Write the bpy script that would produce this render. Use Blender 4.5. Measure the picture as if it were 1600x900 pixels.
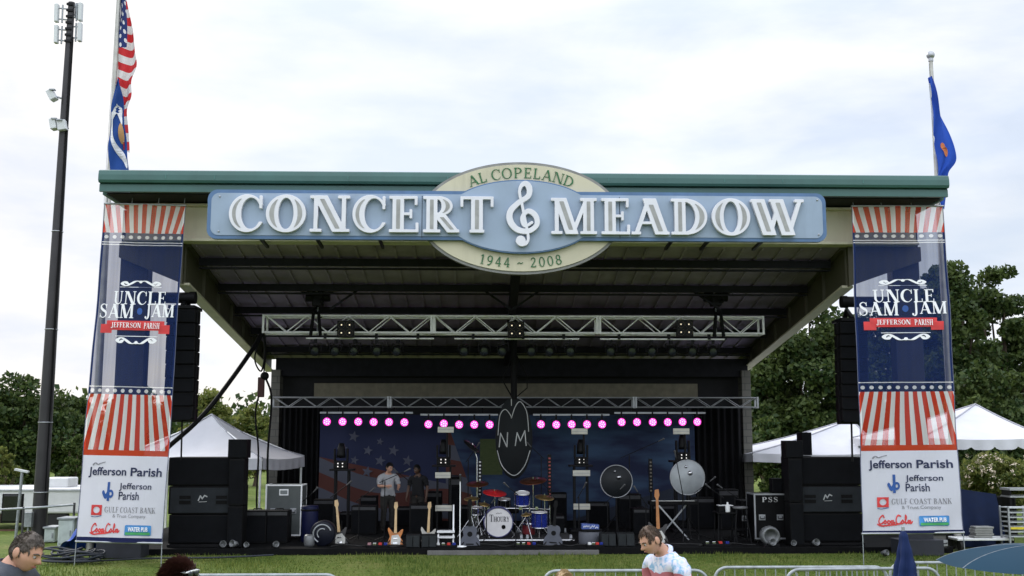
import bpy, bmesh, math, random
import numpy as np
from mathutils import Vector, Matrix
random.seed(7); np.random.seed(7)
for o in list(bpy.data.objects): bpy.data.objects.remove(o)
SC = bpy.context.scene; COL = SC.collection
R = math.radians
# ------------------------------------------------------------------ camera
F, PITCH, YAW, CH = 1680.0, R(8.03), R(1.64), 2.5
cam = bpy.data.cameras.new('camera'); cam.sensor_width = 36; cam.lens = F/1600*36
cam.clip_end = 3000; cam.clip_start = 0.1
co = bpy.data.objects.new('camera', cam); COL.objects.link(co)
co.location = (0, 0, CH); co.rotation_euler = (R(90)+PITCH, 0, -YAW); SC.camera = co
# ------------------------------------------------------------------ sky, sun, exposure
SUN_EL, SUN_AZ = R(36), R(322)          # azimuth clockwise from +Y: the veiled sun stands low beyond the stage, to the left
W = bpy.data.worlds.new('World'); SC.world = W; W.use_nodes = True
nt = W.node_tree; nt.nodes.clear()
def wn(t, **k):
    n = nt.nodes.new(t)
    for a, b in k.items(): setattr(n, a, b)
    return n
out = wn('ShaderNodeOutputWorld'); bg = wn('ShaderNodeBackground'); bg.inputs[1].default_value = 0.10
sky = wn('ShaderNodeTexSky', sky_type='NISHITA', sun_disc=False, sun_elevation=SUN_EL, sun_rotation=SUN_AZ)
sky.air_density = 1.0; sky.dust_density = 2.0
tc = wn('ShaderNodeTexCoord'); mp = wn('ShaderNodeMapping'); mp.inputs['Scale'].default_value = (1.0, 1.0, 3.2)
mp.inputs['Rotation'].default_value = (0, R(7), 0)
n1 = wn('ShaderNodeTexNoise'); n1.inputs['Scale'].default_value = 2.3; n1.inputs['Detail'].default_value = 7; n1.inputs['Roughness'].default_value = 0.58; n1.inputs['Distortion'].default_value = 0.5
cr = wn('ShaderNodeValToRGB'); cr.color_ramp.elements[0].position = 0.36; cr.color_ramp.elements[0].color = (0.72,)*3+(1,)
cr.color_ramp.elements[1].position = 0.58; cr.color_ramp.elements[1].color = (1,)*3+(1,)
mix = wn('ShaderNodeMix', data_type='RGBA'); 
n2 = wn('ShaderNodeTexNoise'); n2.inputs['Scale'].default_value = 4.2; n2.inputs['Detail'].default_value = 6
cc = wn('ShaderNodeValToRGB'); cc.color_ramp.elements[0].position = 0.40; cc.color_ramp.elements[0].color = (0.745, 0.82, 0.955, 1)
cc.color_ramp.elements[1].position = 0.62; cc.color_ramp.elements[1].color = (.955, .975, 1.01, 1)
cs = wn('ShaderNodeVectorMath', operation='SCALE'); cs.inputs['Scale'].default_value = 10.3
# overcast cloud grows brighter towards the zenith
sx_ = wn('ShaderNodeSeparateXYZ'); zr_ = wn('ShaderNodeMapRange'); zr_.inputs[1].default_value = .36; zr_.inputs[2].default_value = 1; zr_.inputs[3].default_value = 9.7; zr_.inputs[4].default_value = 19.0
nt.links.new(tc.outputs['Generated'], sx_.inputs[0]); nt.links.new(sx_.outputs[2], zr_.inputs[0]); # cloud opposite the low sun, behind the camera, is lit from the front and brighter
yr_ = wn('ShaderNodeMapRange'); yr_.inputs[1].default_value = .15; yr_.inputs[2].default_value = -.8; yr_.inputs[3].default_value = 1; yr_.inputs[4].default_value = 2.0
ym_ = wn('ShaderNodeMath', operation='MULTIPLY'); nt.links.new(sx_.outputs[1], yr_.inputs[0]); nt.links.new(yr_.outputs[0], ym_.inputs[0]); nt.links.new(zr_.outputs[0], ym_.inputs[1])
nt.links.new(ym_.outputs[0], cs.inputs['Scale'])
L = nt.links.new
L(tc.outputs['Generated'], mp.inputs['Vector']); L(mp.outputs[0], n1.inputs['Vector']); L(mp.outputs[0], n2.inputs['Vector'])
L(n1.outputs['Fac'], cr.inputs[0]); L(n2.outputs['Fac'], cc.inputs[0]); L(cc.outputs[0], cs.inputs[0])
# low sky towards the veiled sun is warmer
dt_ = wn('ShaderNodeVectorMath', operation='DOT_PRODUCT'); dt_.inputs[1].default_value = (math.sin(SUN_AZ)*.99, math.cos(SUN_AZ)*.99, .12); wr_ = wn('ShaderNodeMapRange'); wr_.inputs[1].default_value = .86; wr_.inputs[2].default_value = 1.0
wm_ = wn('ShaderNodeMix', data_type='RGBA', blend_type='MULTIPLY'); wm_.inputs['B'].default_value = (1.06, .985, .90, 1)
L(tc.outputs['Generated'], dt_.inputs[0]); L(dt_.outputs['Value'], wr_.inputs[0]); L(wr_.outputs[0], wm_.inputs['Factor'])
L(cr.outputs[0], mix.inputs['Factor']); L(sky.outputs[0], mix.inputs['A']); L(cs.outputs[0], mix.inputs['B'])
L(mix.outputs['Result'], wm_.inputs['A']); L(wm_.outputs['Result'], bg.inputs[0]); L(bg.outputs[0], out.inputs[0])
sl = bpy.data.lights.new('sun', 'SUN'); sl.energy = 1.5; sl.angle = R(14); sl.color = (1, .95, .88)
so = bpy.data.objects.new('sun', sl); COL.objects.link(so)
sd = Vector((math.sin(SUN_AZ)*math.cos(SUN_EL), math.cos(SUN_AZ)*math.cos(SUN_EL), math.sin(SUN_EL)))
so.rotation_euler = sd.to_track_quat('Z', 'Y').to_euler(); so.location = (0, -20, 40)
vs = SC.view_settings; vs.view_transform = 'Standard'; vs.look = 'None'; vs.gamma = 1; vs.use_curve_mapping = False
vs.exposure = 0.22
# ------------------------------------------------------------------ picture <-> place
SY, CY, SP, CP = math.sin(YAW), math.cos(YAW), math.sin(PITCH), math.cos(PITCH)
def XP(px, Y, z=0.12):
    q = (px-800)/F
    return (SY*Y + q*(CY*CP*Y + SP*(z-CH)))/(CY - q*SY*CP)
def ZP(py, Y, X=0):
    r = (450-py)/F
    return CH + (r*(SY*CP*X+CY*CP*Y) + SY*SP*X + CY*SP*Y)/(CP - r*SP)
def at(px, py, Y):
    x = 0
    for _ in range(6):
        z = ZP(py, Y, x); x = XP(px, Y, z)
    return Vector((x, Y, z))
def mt(n, Y): return n*Y*0.99/F
# ------------------------------------------------------------------ materials
MC = {}
def nodes_of(name):
    m = bpy.data.materials.new(name); m.use_nodes = True
    t = m.node_tree; p = t.nodes['Principled BSDF']
    return m, t, p
def pm(name, col, rough=.6, metal=0, var=.18, scale=5, bump=0, spec=.4, dirt=0, detail=5, bscale=None):
    if name in MC: return MC[name]
    m, t, p = nodes_of(name)
    N = t.nodes.new; LK = t.links.new
    tcn = N('ShaderNodeTexCoord'); nz = N('ShaderNodeTexNoise'); nz.inputs['Scale'].default_value = scale; nz.inputs['Detail'].default_value = detail
    LK(tcn.outputs['Object'], nz.inputs['Vector'])
    rp = N('ShaderNodeValToRGB'); a, b = rp.color_ramp.elements
    a.position, b.position = .3, .7
    a.color = tuple(c*(1-var) for c in col)+(1,); b.color = tuple(min(1, c*(1+var)) for c in col)+(1,)
    LK(nz.outputs['Fac'], rp.inputs[0]); csrc = rp.outputs[0]
    if dirt:
        n3 = N('ShaderNodeTexNoise'); n3.inputs['Scale'].default_value = scale*.45; n3.inputs['Detail'].default_value = 9; n3.inputs['Roughness'].default_value = .7
        mpn = N('ShaderNodeMapping'); mpn.inputs['Scale'].default_value = (3, 3, .5); mpn.inputs['Location'].default_value = (3, 7, 1)
        LK(tcn.outputs['Object'], mpn.inputs[0]); LK(mpn.outputs[0], n3.inputs['Vector'])
        r3 = N('ShaderNodeMapRange'); r3.inputs[1].default_value = .52; r3.inputs[2].default_value = .72; r3.inputs[4].default_value = dirt
        LK(n3.outputs['Fac'], r3.inputs[0])
        mx = N('ShaderNodeMix'); mx.data_type = 'RGBA'; LK(r3.outputs[0], mx.inputs['Factor']); LK(csrc, mx.inputs['A'])
        mx.inputs['B'].default_value = tuple(c*.45+.01 for c in col)+(1,); csrc = mx.outputs['Result']
    LK(csrc, p.inputs['Base Color'])
    rr = N('ShaderNodeMapRange'); rr.inputs[3].default_value = max(.05, rough-.1); rr.inputs[4].default_value = min(1, rough+.1)
    LK(nz.outputs['Fac'], rr.inputs[0]); LK(rr.outputs[0], p.inputs['Roughness'])
    p.inputs['Metallic'].default_value = metal; p.inputs['Specular IOR Level'].default_value = spec
    if bump:
        bn = N('ShaderNodeTexNoise'); bn.inputs['Scale'].default_value = bscale or scale*6; bn.inputs['Detail'].default_value = 4
        LK(tcn.outputs['Object'], bn.inputs['Vector'])
        bp = N('ShaderNodeBump'); bp.inputs['Strength'].default_value = bump; bp.inputs['Distance'].default_value = .02
        LK(bn.outputs['Fac'], bp.inputs['Height']); LK(bp.outputs[0], p.inputs['Normal'])
    MC[name] = m; return m
def emis(name, col, s):
    if name in MC: return MC[name]
    m, t, p = nodes_of(name)
    p.inputs['Base Color'].default_value = col+(1,); p.inputs['Emission Color'].default_value = col+(1,); p.inputs['Emission Strength'].default_value = s
    MC[name] = m; return m
def leafmat(name, c1, c2, tr=.35):
    if name in MC: return MC[name]
    m = bpy.data.materials.new(name); m.use_nodes = True; t = m.node_tree; t.nodes.clear(); N = t.nodes.new; LK = t.links.new
    o = N('ShaderNodeOutputMaterial'); d = N('ShaderNodeBsdfPrincipled'); tl = N('ShaderNodeBsdfTranslucent'); mx = N('ShaderNodeMixShader')
    g = N('ShaderNodeNewGeometry'); rp = N('ShaderNodeValToRGB'); rp.color_ramp.elements[0].color = c1+(1,); rp.color_ramp.elements[1].color = c2+(1,)
    tcn = N('ShaderNodeTexCoord'); nz = N('ShaderNodeTexNoise'); nz.inputs['Scale'].default_value = .5; LK(tcn.outputs['Object'], nz.inputs['Vector'])
    ad = N('ShaderNodeMath'); ad.operation = 'ADD'; sb = N('ShaderNodeMath'); sb.operation = 'MULTIPLY_ADD'; sb.inputs[1].default_value = 1.6; sb.inputs[2].default_value = -.8
    LK(nz.outputs['Fac'], sb.inputs[0]); LK(g.outputs['Random Per Island'], ad.inputs[0]); LK(sb.outputs[0], ad.inputs[1]); LK(ad.outputs[0], rp.inputs[0])
    LK(rp.outputs[0], d.inputs['Base Color']); LK(rp.outputs[0], tl.inputs['Color']); d.inputs['Roughness'].default_value = .55; d.inputs['Specular IOR Level'].default_value = .25
    mx.inputs[0].default_value = tr; LK(d.outputs[0], mx.inputs[1]); LK(tl.outputs[0], mx.inputs[2]); LK(mx.outputs[0], o.inputs[0])
    MC[name] = m; return m
BLACK = pm('black_paint', (.0045, .0045, .005), .6, var=.3, spec=.12)
BLACKM = pm('black_metal', (.006, .006, .007), .5, .1, spec=.2)
BLACKC = pm('black_cloth', (.010, .010, .012), .95, spec=.1)
GRILLE = pm('grille_cloth', (.007, .0075, .009), .9, spec=.08, bump=.4, bscale=120)
GREYGR = pm('grey_grille', (.020, .023, .027), .8, spec=.15, bump=.3, bscale=90)
ALU = pm('aluminium', (.90, .90, .93), .45, .05, var=.12)
ALUD = pm('dull_aluminium', (.38, .39, .41), .45, .7, var=.15)
STEEL = pm('galvanised_steel', (.30, .32, .335), .5, .5, var=.2, scale=12)
CHROME = pm('chrome', (.7, .7, .72), .15, 1, var=.05)
WHITE = pm('white_paint', (.74, .74, .74), .5, var=.06)
WVINYL = pm('white_vinyl', (.56, .56, .60), .6, var=.06, scale=1.5, bump=.5, bscale=2.2, dirt=.12)
GREEN = pm('green_fascia_metal', (.042, .11, .10), .42, .0, var=.12, scale=1.2, dirt=.35)
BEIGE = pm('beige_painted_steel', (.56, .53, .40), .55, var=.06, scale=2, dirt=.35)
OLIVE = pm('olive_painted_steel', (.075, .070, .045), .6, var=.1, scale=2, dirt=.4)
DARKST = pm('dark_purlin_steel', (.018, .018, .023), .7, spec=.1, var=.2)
DECKM = pm('ceiling_deck', (.30, .25, .36), .7, spec=.1, var=.25, scale=1.3, dirt=.6)
CONC = pm('concrete', (.33, .325, .31), .9, var=.15, scale=3, bump=.3, dirt=.5)
RED = pm('red_paint', (.45, .03, .025), .4)
WOOD = pm('maple_wood', (.42, .24, .10), .4, scale=9)
RUBBER = pm('rubber', (.02, .02, .02), .85)
# ------------------------------------------------------------------ mesh builder
class MB:
    def __init__(s): s.v = []; s.f = []; s.m = []; s.s = []
    def add(s, vs, fs, mi=0, sm=False):
        b = len(s.v); s.v += [tuple(map(float, q)) for q in vs]
        for f in fs: s.f.append(tuple(b+i for i in f)); s.m.append(mi); s.s.append(sm)
        return s
    def box(s, c, d, mi=0, M=None):
        x, y, z = d[0]/2, d[1]/2, d[2]/2
        vs = [Vector((a*x, b*y, e*z)) for e in (-1, 1) for b in (-1, 1) for a in (-1, 1)]
        if M is not None: vs = [M @ q for q in vs]
        vs = [q+Vector(c) for q in vs]
        return s.add(vs, [(0, 2, 3, 1), (4, 5, 7, 6), (0, 1, 5, 4), (2, 6, 7, 3), (0, 4, 6, 2), (1, 3, 7, 5)], mi)
    def bar(s, p0, p1, w, h, mi=0):
        p0, p1 = Vector(p0), Vector(p1); d = p1-p0; q = d.to_track_quat('Y', 'Z').to_matrix()
        return s.box((p0+p1)/2, (w, d.length, h), mi, q)
    def tube(s, pts, r, n=8, mi=0, cap=True):
        pts = [Vector(p) for p in pts]; k = len(pts); rs = list(r) if hasattr(r, '__len__') else [r]*k
        vs = []; up = None
        for i, p in enumerate(pts):
            d = (pts[min(i+1, k-1)]-pts[max(i-1, 0)]); d = d.normalized() if d.length > 1e-9 else Vector((0, 0, 1))
            if up is None: up = d.orthogonal().normalized()
            else: up = (up - d*up.dot(d)); up = up.normalized() if up.length > 1e-6 else d.orthogonal().normalized()
            w = d.cross(up)
            for j in range(n):
                a = 2*math.pi*j/n; vs.append(p + (up*math.cos(a)+w*math.sin(a))*rs[i])
        fs = [(i*n+j, i*n+(j+1) % n, (i+1)*n+(j+1) % n, (i+1)*n+j) for i in range(k-1) for j in range(n)]
        s.add(vs, fs, mi, True)
        if cap: s.add(vs[:n], [tuple(range(n-1, -1, -1))], mi); s.add(vs[-n:], [tuple(range(n))], mi)
        return s
    def cyl(s, p0, p1, r0, r1=None, n=16, mi=0): return s.tube([p0, p1], [r0, r0 if r1 is None else r1], n, mi)
    def sph(s, c, r, nu=16, nv=10, mi=0, M=None, fn=None):
        if not hasattr(r, '__len__'): r = (r, r, r)
        vs = []
        for i in range(nv+1):
            th = math.pi*i/nv
            for j in range(nu):
                ph = 2*math.pi*j/nu; q = Vector((math.sin(th)*math.cos(ph), math.sin(th)*math.sin(ph), math.cos(th)))
                q = fn(q) if fn else Vector((q.x*r[0], q.y*r[1], q.z*r[2]))
                if M is not None: q = M @ q
                vs.append(q+Vector(c))
        fs = [(i*nu+j, (i+1)*nu+j, (i+1)*nu+(j+1) % nu, i*nu+(j+1) % nu) for i in range(nv) for j in range(nu)]
        return s.add(vs, fs, mi, True)
    def lathe(s, prof, c=(0, 0, 0), n=24, mi=0, M=None):
        vs = []
        for r, z in prof:
            for j in range(n):
                a = 2*math.pi*j/n; q = Vector((r*math.cos(a), r*math.sin(a), z))
                if M is not None: q = M @ q
                vs.append(q+Vector(c))
        k = len(prof); fs = [(i*n+j, i*n+(j+1) % n, (i+1)*n+(j+1) % n, (i+1)*n+j) for i in range(k-1) for j in range(n)]
        return s.add(vs, fs, mi, True)
    def prism(s, poly, y0, y1, mi=0, M=None, off=(0, 0, 0)):
        n = len(poly); vs = [Vector((x, y, z)) for y in (y0, y1) for x, z in poly]
        if M is not None: vs = [M @ q for q in vs]
        vs = [q+Vector(off) for q in vs]
        fs = [tuple(range(n)), tuple(range(2*n-1, n-1, -1))]+[(i, n+i, n+(i+1) % n, (i+1) % n) for i in range(n)]
        return s.add(vs, fs, mi)
    def grid(s, fn, nu, nv, mi=0):
        vs = [fn(i/nu, j/nv) for j in range(nv+1) for i in range(nu+1)]; w = nu+1
        return s.add(vs, [(j*w+i, j*w+i+1, (j+1)*w+i+1, (j+1)*w+i) for j in range(nv) for i in range(nu)], mi, True)
    def build(s, name, mats, parent=None, loc=None, bev=0, label=None, uv=None, recalc=True):
        me = bpy.data.meshes.new(name); me.from_pydata(s.v, [], s.f)
        if not isinstance(mats, (list, tuple)): mats = [mats]
        for q in mats: me.materials.append(q)
        me.polygons.foreach_set('material_index', s.m); me.polygons.foreach_set('use_smooth', s.s)
        if recalc:
            bm = bmesh.new(); bm.from_mesh(me); bmesh.ops.recalc_face_normals(bm, faces=bm.faces); bm.to_mesh(me); bm.free()
        if uv:
            ul = me.uv_layers.new(name='UVMap')
            for p in me.polygons:
                for li in p.loop_indices: ul.data[li].uv = uv(me.vertices[me.loops[li].vertex_index].co)
        me.update(); return link(name, me, parent, loc, bev, label)
def link(name, me, parent=None, loc=None, bev=0, label=None):
    o = bpy.data.objects.new(name, me); COL.objects.link(o)
    if parent is not None: o.parent = parent
    if loc is not None: o.location = loc
    if bev:
        b = o.modifiers.new('bevel', 'BEVEL'); b.width = bev; b.segments = 2; b.limit_method = 'ANGLE'; b.angle_limit = R(40)
    if label: o['label'] = label
    return o
def tag(o, label=None, cat=None, group=None, kind=None):
    for k, v in (('label', label), ('category', cat), ('group', group), ('kind', kind)):
        if v: o[k] = v
    return o
def thing(name, label, cat, loc=(0, 0, 0), rz=0, group=None):
    o = bpy.data.objects.new(name, None); COL.objects.link(o); o.empty_display_size = .2
    o.location = loc; o.rotation_euler = (0, 0, rz); return tag(o, label, cat, group)
def dup(o, loc=None, rz=None, label=None, parent=None, scale=None):
    c = o.copy(); COL.objects.link(c)
    if parent is not None: c.parent = parent
    if loc is not None: c.location = loc
    if rz is not None: c.rotation_euler = (0, 0, rz)
    if scale is not None: c.scale = scale
    if label: c['label'] = label
    for ch in list(o.children): dup(ch, parent=c)
    return c
ORD = ['first', 'second', 'third', 'fourth', 'fifth', 'sixth', 'seventh', 'eighth', 'ninth', 'tenth']
# ------------------------------------------------------------------ lettering: outlines grown from small stroke fields
def fbox(x0, y0, x1, y1): return lambda X, Y: np.minimum(np.minimum(X-x0, x1-X), np.minimum(Y-y0, y1-Y))
def fell(cx, cy, rx, ry): return lambda X, Y: (1-np.sqrt(((X-cx)/rx)**2+((Y-cy)/ry)**2))*min(rx, ry)
def fdia(p, q, w):
    (x0, y0), (x1, y1) = (p, q) if p[1] < q[1] else (q, p)
    return lambda X, Y: np.minimum(w/2-np.abs(X-(x0+(Y-y0)*(x1-x0)/(y1-y0))), np.minimum(Y-y0, y1-Y))
def fpath(pts, w):
    ws = w if hasattr(w, '__len__') else [w]*len(pts)
    def f(X, Y):
        r = np.full(X.shape, -9.0)
        for i in range(len(pts)-1):
            (ax, ay), (bx, by) = pts[i], pts[i+1]; dx, dy = bx-ax, by-ay; l = dx*dx+dy*dy+1e-12
            t = np.clip(((X-ax)*dx+(Y-ay)*dy)/l, 0, 1); d = np.hypot(X-ax-t*dx, Y-ay-t*dy)
            r = np.maximum(r, (ws[i]*(1-t)+ws[i+1]*t)/2-d)
        return r
    return f
def U(*fs): return lambda X, Y: np.maximum.reduce([f(X, Y) for f in fs])
def AND(*fs): return lambda X, Y: np.minimum.reduce([f(X, Y) for f in fs])
def SUB(a, *b): return lambda X, Y: np.minimum.reduce([a(X, Y)]+[-f(X, Y) for f in b])
def smooth(pts, n=6, closed=False):
    P = [np.array(p, float) for p in pts]; k = len(P); o = []
    for i in range(k if closed else k-1):
        if closed: p0, p1, p2, p3 = P[i-1], P[i], P[(i+1) % k], P[(i+2) % k]
        else: p0, p1, p2, p3 = P[max(i-1, 0)], P[i], P[i+1], P[min(i+2, k-1)]
        for j in range(n):
            t = j/n; o.append(tuple(.5*(2*p1+(p2-p0)*t+(2*p0-5*p1+4*p2-p3)*t*t+(3*p1-p0-3*p2+p3)*t**3)))
    if not closed: o.append(tuple(P[-1]))
    return o
def contours(f, x0, y0, x1, y1, h):
    nx, ny = int((x1-x0)/h)+3, int((y1-y0)/h)+3
    gx = x0-h+np.arange(nx)*h; gy = y0-h+np.arange(ny)*h; X, Y = np.meshgrid(gx, gy); V = f(X, Y)
    V = np.where(np.abs(V) < 1e-9, 1e-9, V); V[0, :] = V[-1, :] = np.minimum(V[0, :], -1e-6); V[:, 0] = np.minimum(V[:, 0], -1e-6); V[:, -1] = np.minimum(V[:, -1], -1e-6); V[-1, :] = np.minimum(V[-1, :], -1e-6)
    S = V > 0; c = S[:-1, :-1]*1+S[:-1, 1:]*2+S[1:, 1:]*4+S[1:, :-1]*8
    nxt = {}
    T = {1: [(3, 0)], 2: [(0, 1)], 3: [(3, 1)], 4: [(1, 2)], 5: [(3, 2), (1, 0)], 6: [(0, 2)], 7: [(3, 2)], 8: [(2, 3)], 9: [(2, 0)], 10: [(0, 3), (2, 1)], 11: [(2, 1)], 12: [(1, 3)], 13: [(1, 0)], 14: [(0, 3)]}
    def key(j, i, e): return (j, i, 0) if e == 0 else (j, i+1, 1) if e == 1 else (j+1, i, 0) if e == 2 else (j, i, 1)
    for j, i in zip(*np.nonzero((c > 0) & (c < 15))):
        for a, b in T[int(c[j, i])]: nxt[key(j, i, a)] = key(j, i, b)
    def pos(k):
        j, i, e = k
        if e == 0: a, b = V[j, i], V[j, i+1]; t = a/(a-b); return (gx[i]+t*h, gy[j])
        a, b = V[j, i], V[j+1, i]; t = a/(a-b); return (gx[i], gy[j]+t*h)
    loops = []
    while nxt:
        k0, k = nxt.popitem(); lp = [pos(k0)]
        while k != k0 and k in nxt: lp.append(pos(k)); k = nxt.pop(k)
        if len(lp) > 3:
            q = [lp[0]]
            for i in range(1, len(lp)):
                a, b, d = q[-1], lp[i], lp[(i+1) % len(lp)]
                if abs((b[0]-a[0])*(d[1]-b[1])-(b[1]-a[1])*(d[0]-b[0])) > h*h*.004: q.append(b)
            if len(q) > 2: loops.append(np.array(q))
    return loops
def glyphs(T, t, s):
    def ser(x, y, w): return fbox(x-w/2, 0 if y == 0 else 1-s, x+w/2, s if y == 0 else 1)
    def stem(x, w=T, sw=.17): return U(fbox(x-w/2, 0, x+w/2, 1), ser(x, 0, w+sw), ser(x, 1, w+sw))
    def bowl(cy, ry, cx=.36, rx=.36, w=T*.95, tt=t, xl=.26):
        return AND(SUB(fell(cx, cy, rx, ry), fell(cx-.02, cy, rx-w, ry-tt)), fbox(xl, -1, 9, 2))
    ringO = SUB(fell(.475, .5, .475, .52), fell(.475, .5, .475-T*1.0, .52-t))
    ringC = SUB(fell(.45, .5, .45, .52), fell(.45+T*.36, .5, .45-T*.68, .52-t), fbox(.60, .26, 1.5, .74))
    S_pts = smooth([(.60, .80), (.47, .95), (.30, .97), (.14, .86), (.16, .68), (.36, .53), (.56, .40), (.60, .20), (.46, .04), (.26, .03), (.10, .18)], 5)
    S_w = [.05+.13*math.exp(-((i/(len(S_pts)-1)-.5)/.2)**2) for i in range(len(S_pts))]
    return {
     'C': (.86, U(ringC, fbox(.77, .64, .83, .99))), 'O': (.95, ringO),
     'N': (.98, U(stem(.13, t*1.2, .2), stem(.85, t*1.2, .2), fdia((.14+T*.35, 1), (.84-T*.35, 0), T*1.25))),
     'E': (.74, U(stem(.2), fbox(.2, .935, .69, 1), fbox(.2, 0, .72, .065), fbox(.2, .48, .55, .54), fbox(.63, .76, .69, 1), fbox(.66, 0, .72, .26), fbox(.5, .39, .555, .63))),
     'F': (.68, U(stem(.2), fbox(.2, .935, .67, 1), fbox(.2, .48, .55, .54), fbox(.61, .76, .67, 1), fbox(.5, .39, .555, .63))),
     'R': (.92, U(stem(.2), bowl(.73, .27, .38, .38), fdia((.42, .48), (.82-T*.1, 0), T*1.15), ser(.82, 0, .24))),
     'P': (.80, U(stem(.2), bowl(.72, .28, .38, .40))),
     'B': (.82, U(stem(.2), bowl(.75, .25, .36, .36), bowl(.26, .26, .38, .42))),
     'T': (.86, U(fbox(.43-T/2, 0, .43+T/2, 1), ser(.43, 0, .36), fbox(.02, .93, .84, 1), fbox(.02, .72, .08, 1), fbox(.78, .72, .84, 1))),
     'M': (1.16, U(stem(.12, t*1.2, .2), stem(1.0, T, .16), fdia((.11+T*.35, 1), (.54, 0), T*1.2), fdia((.55, 0), (.96, 1), t*1.3))),
     'A': (.98, U(fdia((.12, 0), (.47, 1), t*1.3), fdia((.86-T*.2, 0), (.48, 1), T*1.2), fbox(.24, .29, .68, .35), ser(.12, 0, .24), ser(.85, 0, .30))),
     'D': (.95, U(stem(.2), bowl(.5, .5, .34, .58, T, t))),
     'W': (1.34, U(fdia((.17, 1), (.45, 0), T*1.15), fdia((.45, 0), (.74, 1), t*1.2), fdia((.64, 1), (.92, 0), T*1.15), fdia((.92, 0), (1.23, 1), t*1.2), ser(.16, 1, .32), ser(.62, 1, .30), ser(1.21, 1, .22))),
     'L': (.72, U(stem(.2), fbox(.2, 0, .69, .065), fbox(.63, 0, .69, .28))),
     'U': (.92, U(fbox(.14, .32, .30, 1), ser(.22, 1, .34), fbox(.70, .32, .77, 1), ser(.735, 1, .24), AND(SUB(fell(.455, .34, .315, .36), fell(.50, .34, .20, .29)), fbox(-1, -1, 2, .34)))),
     'S': (.70, U(fpath(S_pts, S_w), fbox(.57, .70, .62, .99), fbox(.07, .0, .12, .30))),
     'J': (.52, U(fbox(.25, .12, .42, 1), ser(.335, 1, .34), AND(SUB(fell(.19, .12, .23, .30), fell(.13, .12, .12, .24)), fbox(.0, -1, 1, .12)), fell(.06, -.03, .09, .09))),
     'I': (.40, stem(.2)), 'H': (1.0, U(stem(.2), stem(.8), fbox(.2, .47, .8, .53))),
     'G': (.92, U(ringC, fbox(.77, .70, .83, .99), fbox(.66, .05, .82, .40), fbox(.56, .38, .92, .43))),
     'K': (.95, U(stem(.2), fdia((.30, .42), (.75, 1), .075), fdia((.46, .60), (.80, 0), .22), ser(.75, 1, .26), ser(.82, 0, .26))),
     'Y': (.9, U(fbox(.37, 0, .53, .5), ser(.45, 0, .34), fdia((.14, 1), (.46, .42), .2), fdia((.80, 1), (.47, .42), .075), ser(.15, 1, .32), ser(.80, 1, .22))),
     '1': (.45, U(fbox(.16, 0, .28, .98), ser(.22, 0, .34), fdia((.05, .82), (.2, .98), .12))),
     '0': (.62, SUB(fell(.31, .5, .30, .52), fell(.31, .5, .18, .45))),
     '9': (.62, U(SUB(fell(.31, .68, .28, .32), fell(.31, .68, .16, .25)), fpath(smooth([(.53, .66), (.50, .35), (.34, .08), (.14, .02)]), .10))),
     '4': (.62, U(fbox(.38, 0, .49, 1), fbox(.02, .25, .60, .33), fdia((.06, .28), (.42, 1), .09), ser(.435, 0, .28))),
     '2': (.62, U(fpath(smooth([(.09, .74), (.16, .92), (.32, .97), (.47, .86), (.46, .66), (.30, .38), (.08, .06)]), [.06]*8+[.1]*29), fbox(.05, 0, .56, .09), fbox(.52, 0, .57, .22))),
     '8': (.62, SUB(U(fell(.31, .75, .24, .27), fell(.31, .26, .29, .29)), fell(.31, .75, .13, .20), fell(.31, .26, .17, .21))),
     '~': (.62, fpath(smooth([(.06, .38), (.18, .50), (.32, .45), (.44, .40), (.56, .52)]), .08)),
     '&': (.8, fell(.4, .5, .1, .1)), '.': (.3, fell(.12, .06, .07, .07)), '-': (.4, fbox(.05, .4, .35, .48)),
    }
GS = {'heavy': glyphs(.285, .08, .07), 'mid': glyphs(.20, .065, .06), 'thin': glyphs(.13, .05, .045)}
G = GS['mid']
INL = {
 'C': [AND(SUB(fell(.45, .5, .375, .45), fell(.54, .5, .375, .5)), fbox(-1, .1, .32, .9))],
 'O': [AND(SUB(fell(.475, .5, .395, .46), fell(.475, .5, .285, .54)), fbox(-1, .1, 2, .9))],
 'N': [fdia((.285, .91), (.695, .09), .12)], 'E': [fbox(.15, .09, .25, .91)], 'R': [fbox(.15, .09, .25, .91), AND(SUB(fell(.38, .73, .31, .21), fell(.34, .73, .24, .24)), fbox(.42, 0, 2, 2)), fdia((.47, .42), (.755, .08), .11)],
 'T': [fbox(.38, .09, .48, .91)], 'M': [fbox(.95, .09, 1.05, .91), fdia((.25, .91), (.51, .12), .12)],
 'A': [fdia((.77, .09), (.52, .83), .12)], 'D': [fbox(.15, .09, .25, .91), AND(SUB(fell(.34, .5, .51, .43), fell(.32, .5, .40, .5)), fbox(.42, .08, 2, .92))],
 'W': [fdia((.195, .91), (.425, .10), .11), fdia((.665, .91), (.895, .10), .11)],
}
GC = {}
def gl(ch, h=1/44, st='mid'):
    if (ch, st) not in GC:
        w, f = GS[st][ch]; GC[ch, st] = (w, contours(f, -.15, -.28, w+.15, 1.08, h))
    return GC[ch, st]
def line_loops(txt, H, sp=.1, width=None, small=None):
    """outline loops of a line of capitals; x from 0; lower-case letters become small capitals"""
    x = 0; out = []
    for ch in txt:
        if ch == ' ': x += .42*H; continue
        k = H*(small or .78) if ch.islower() else H
        w, lp = gl(ch.upper())
        out += [l*k+np.array([x, 0]) for l in lp]; x += (w+sp)*k
    if width:
        s = width/x; out = [l*np.array([s, 1]) for l in out]; x = width
    return out, x
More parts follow.
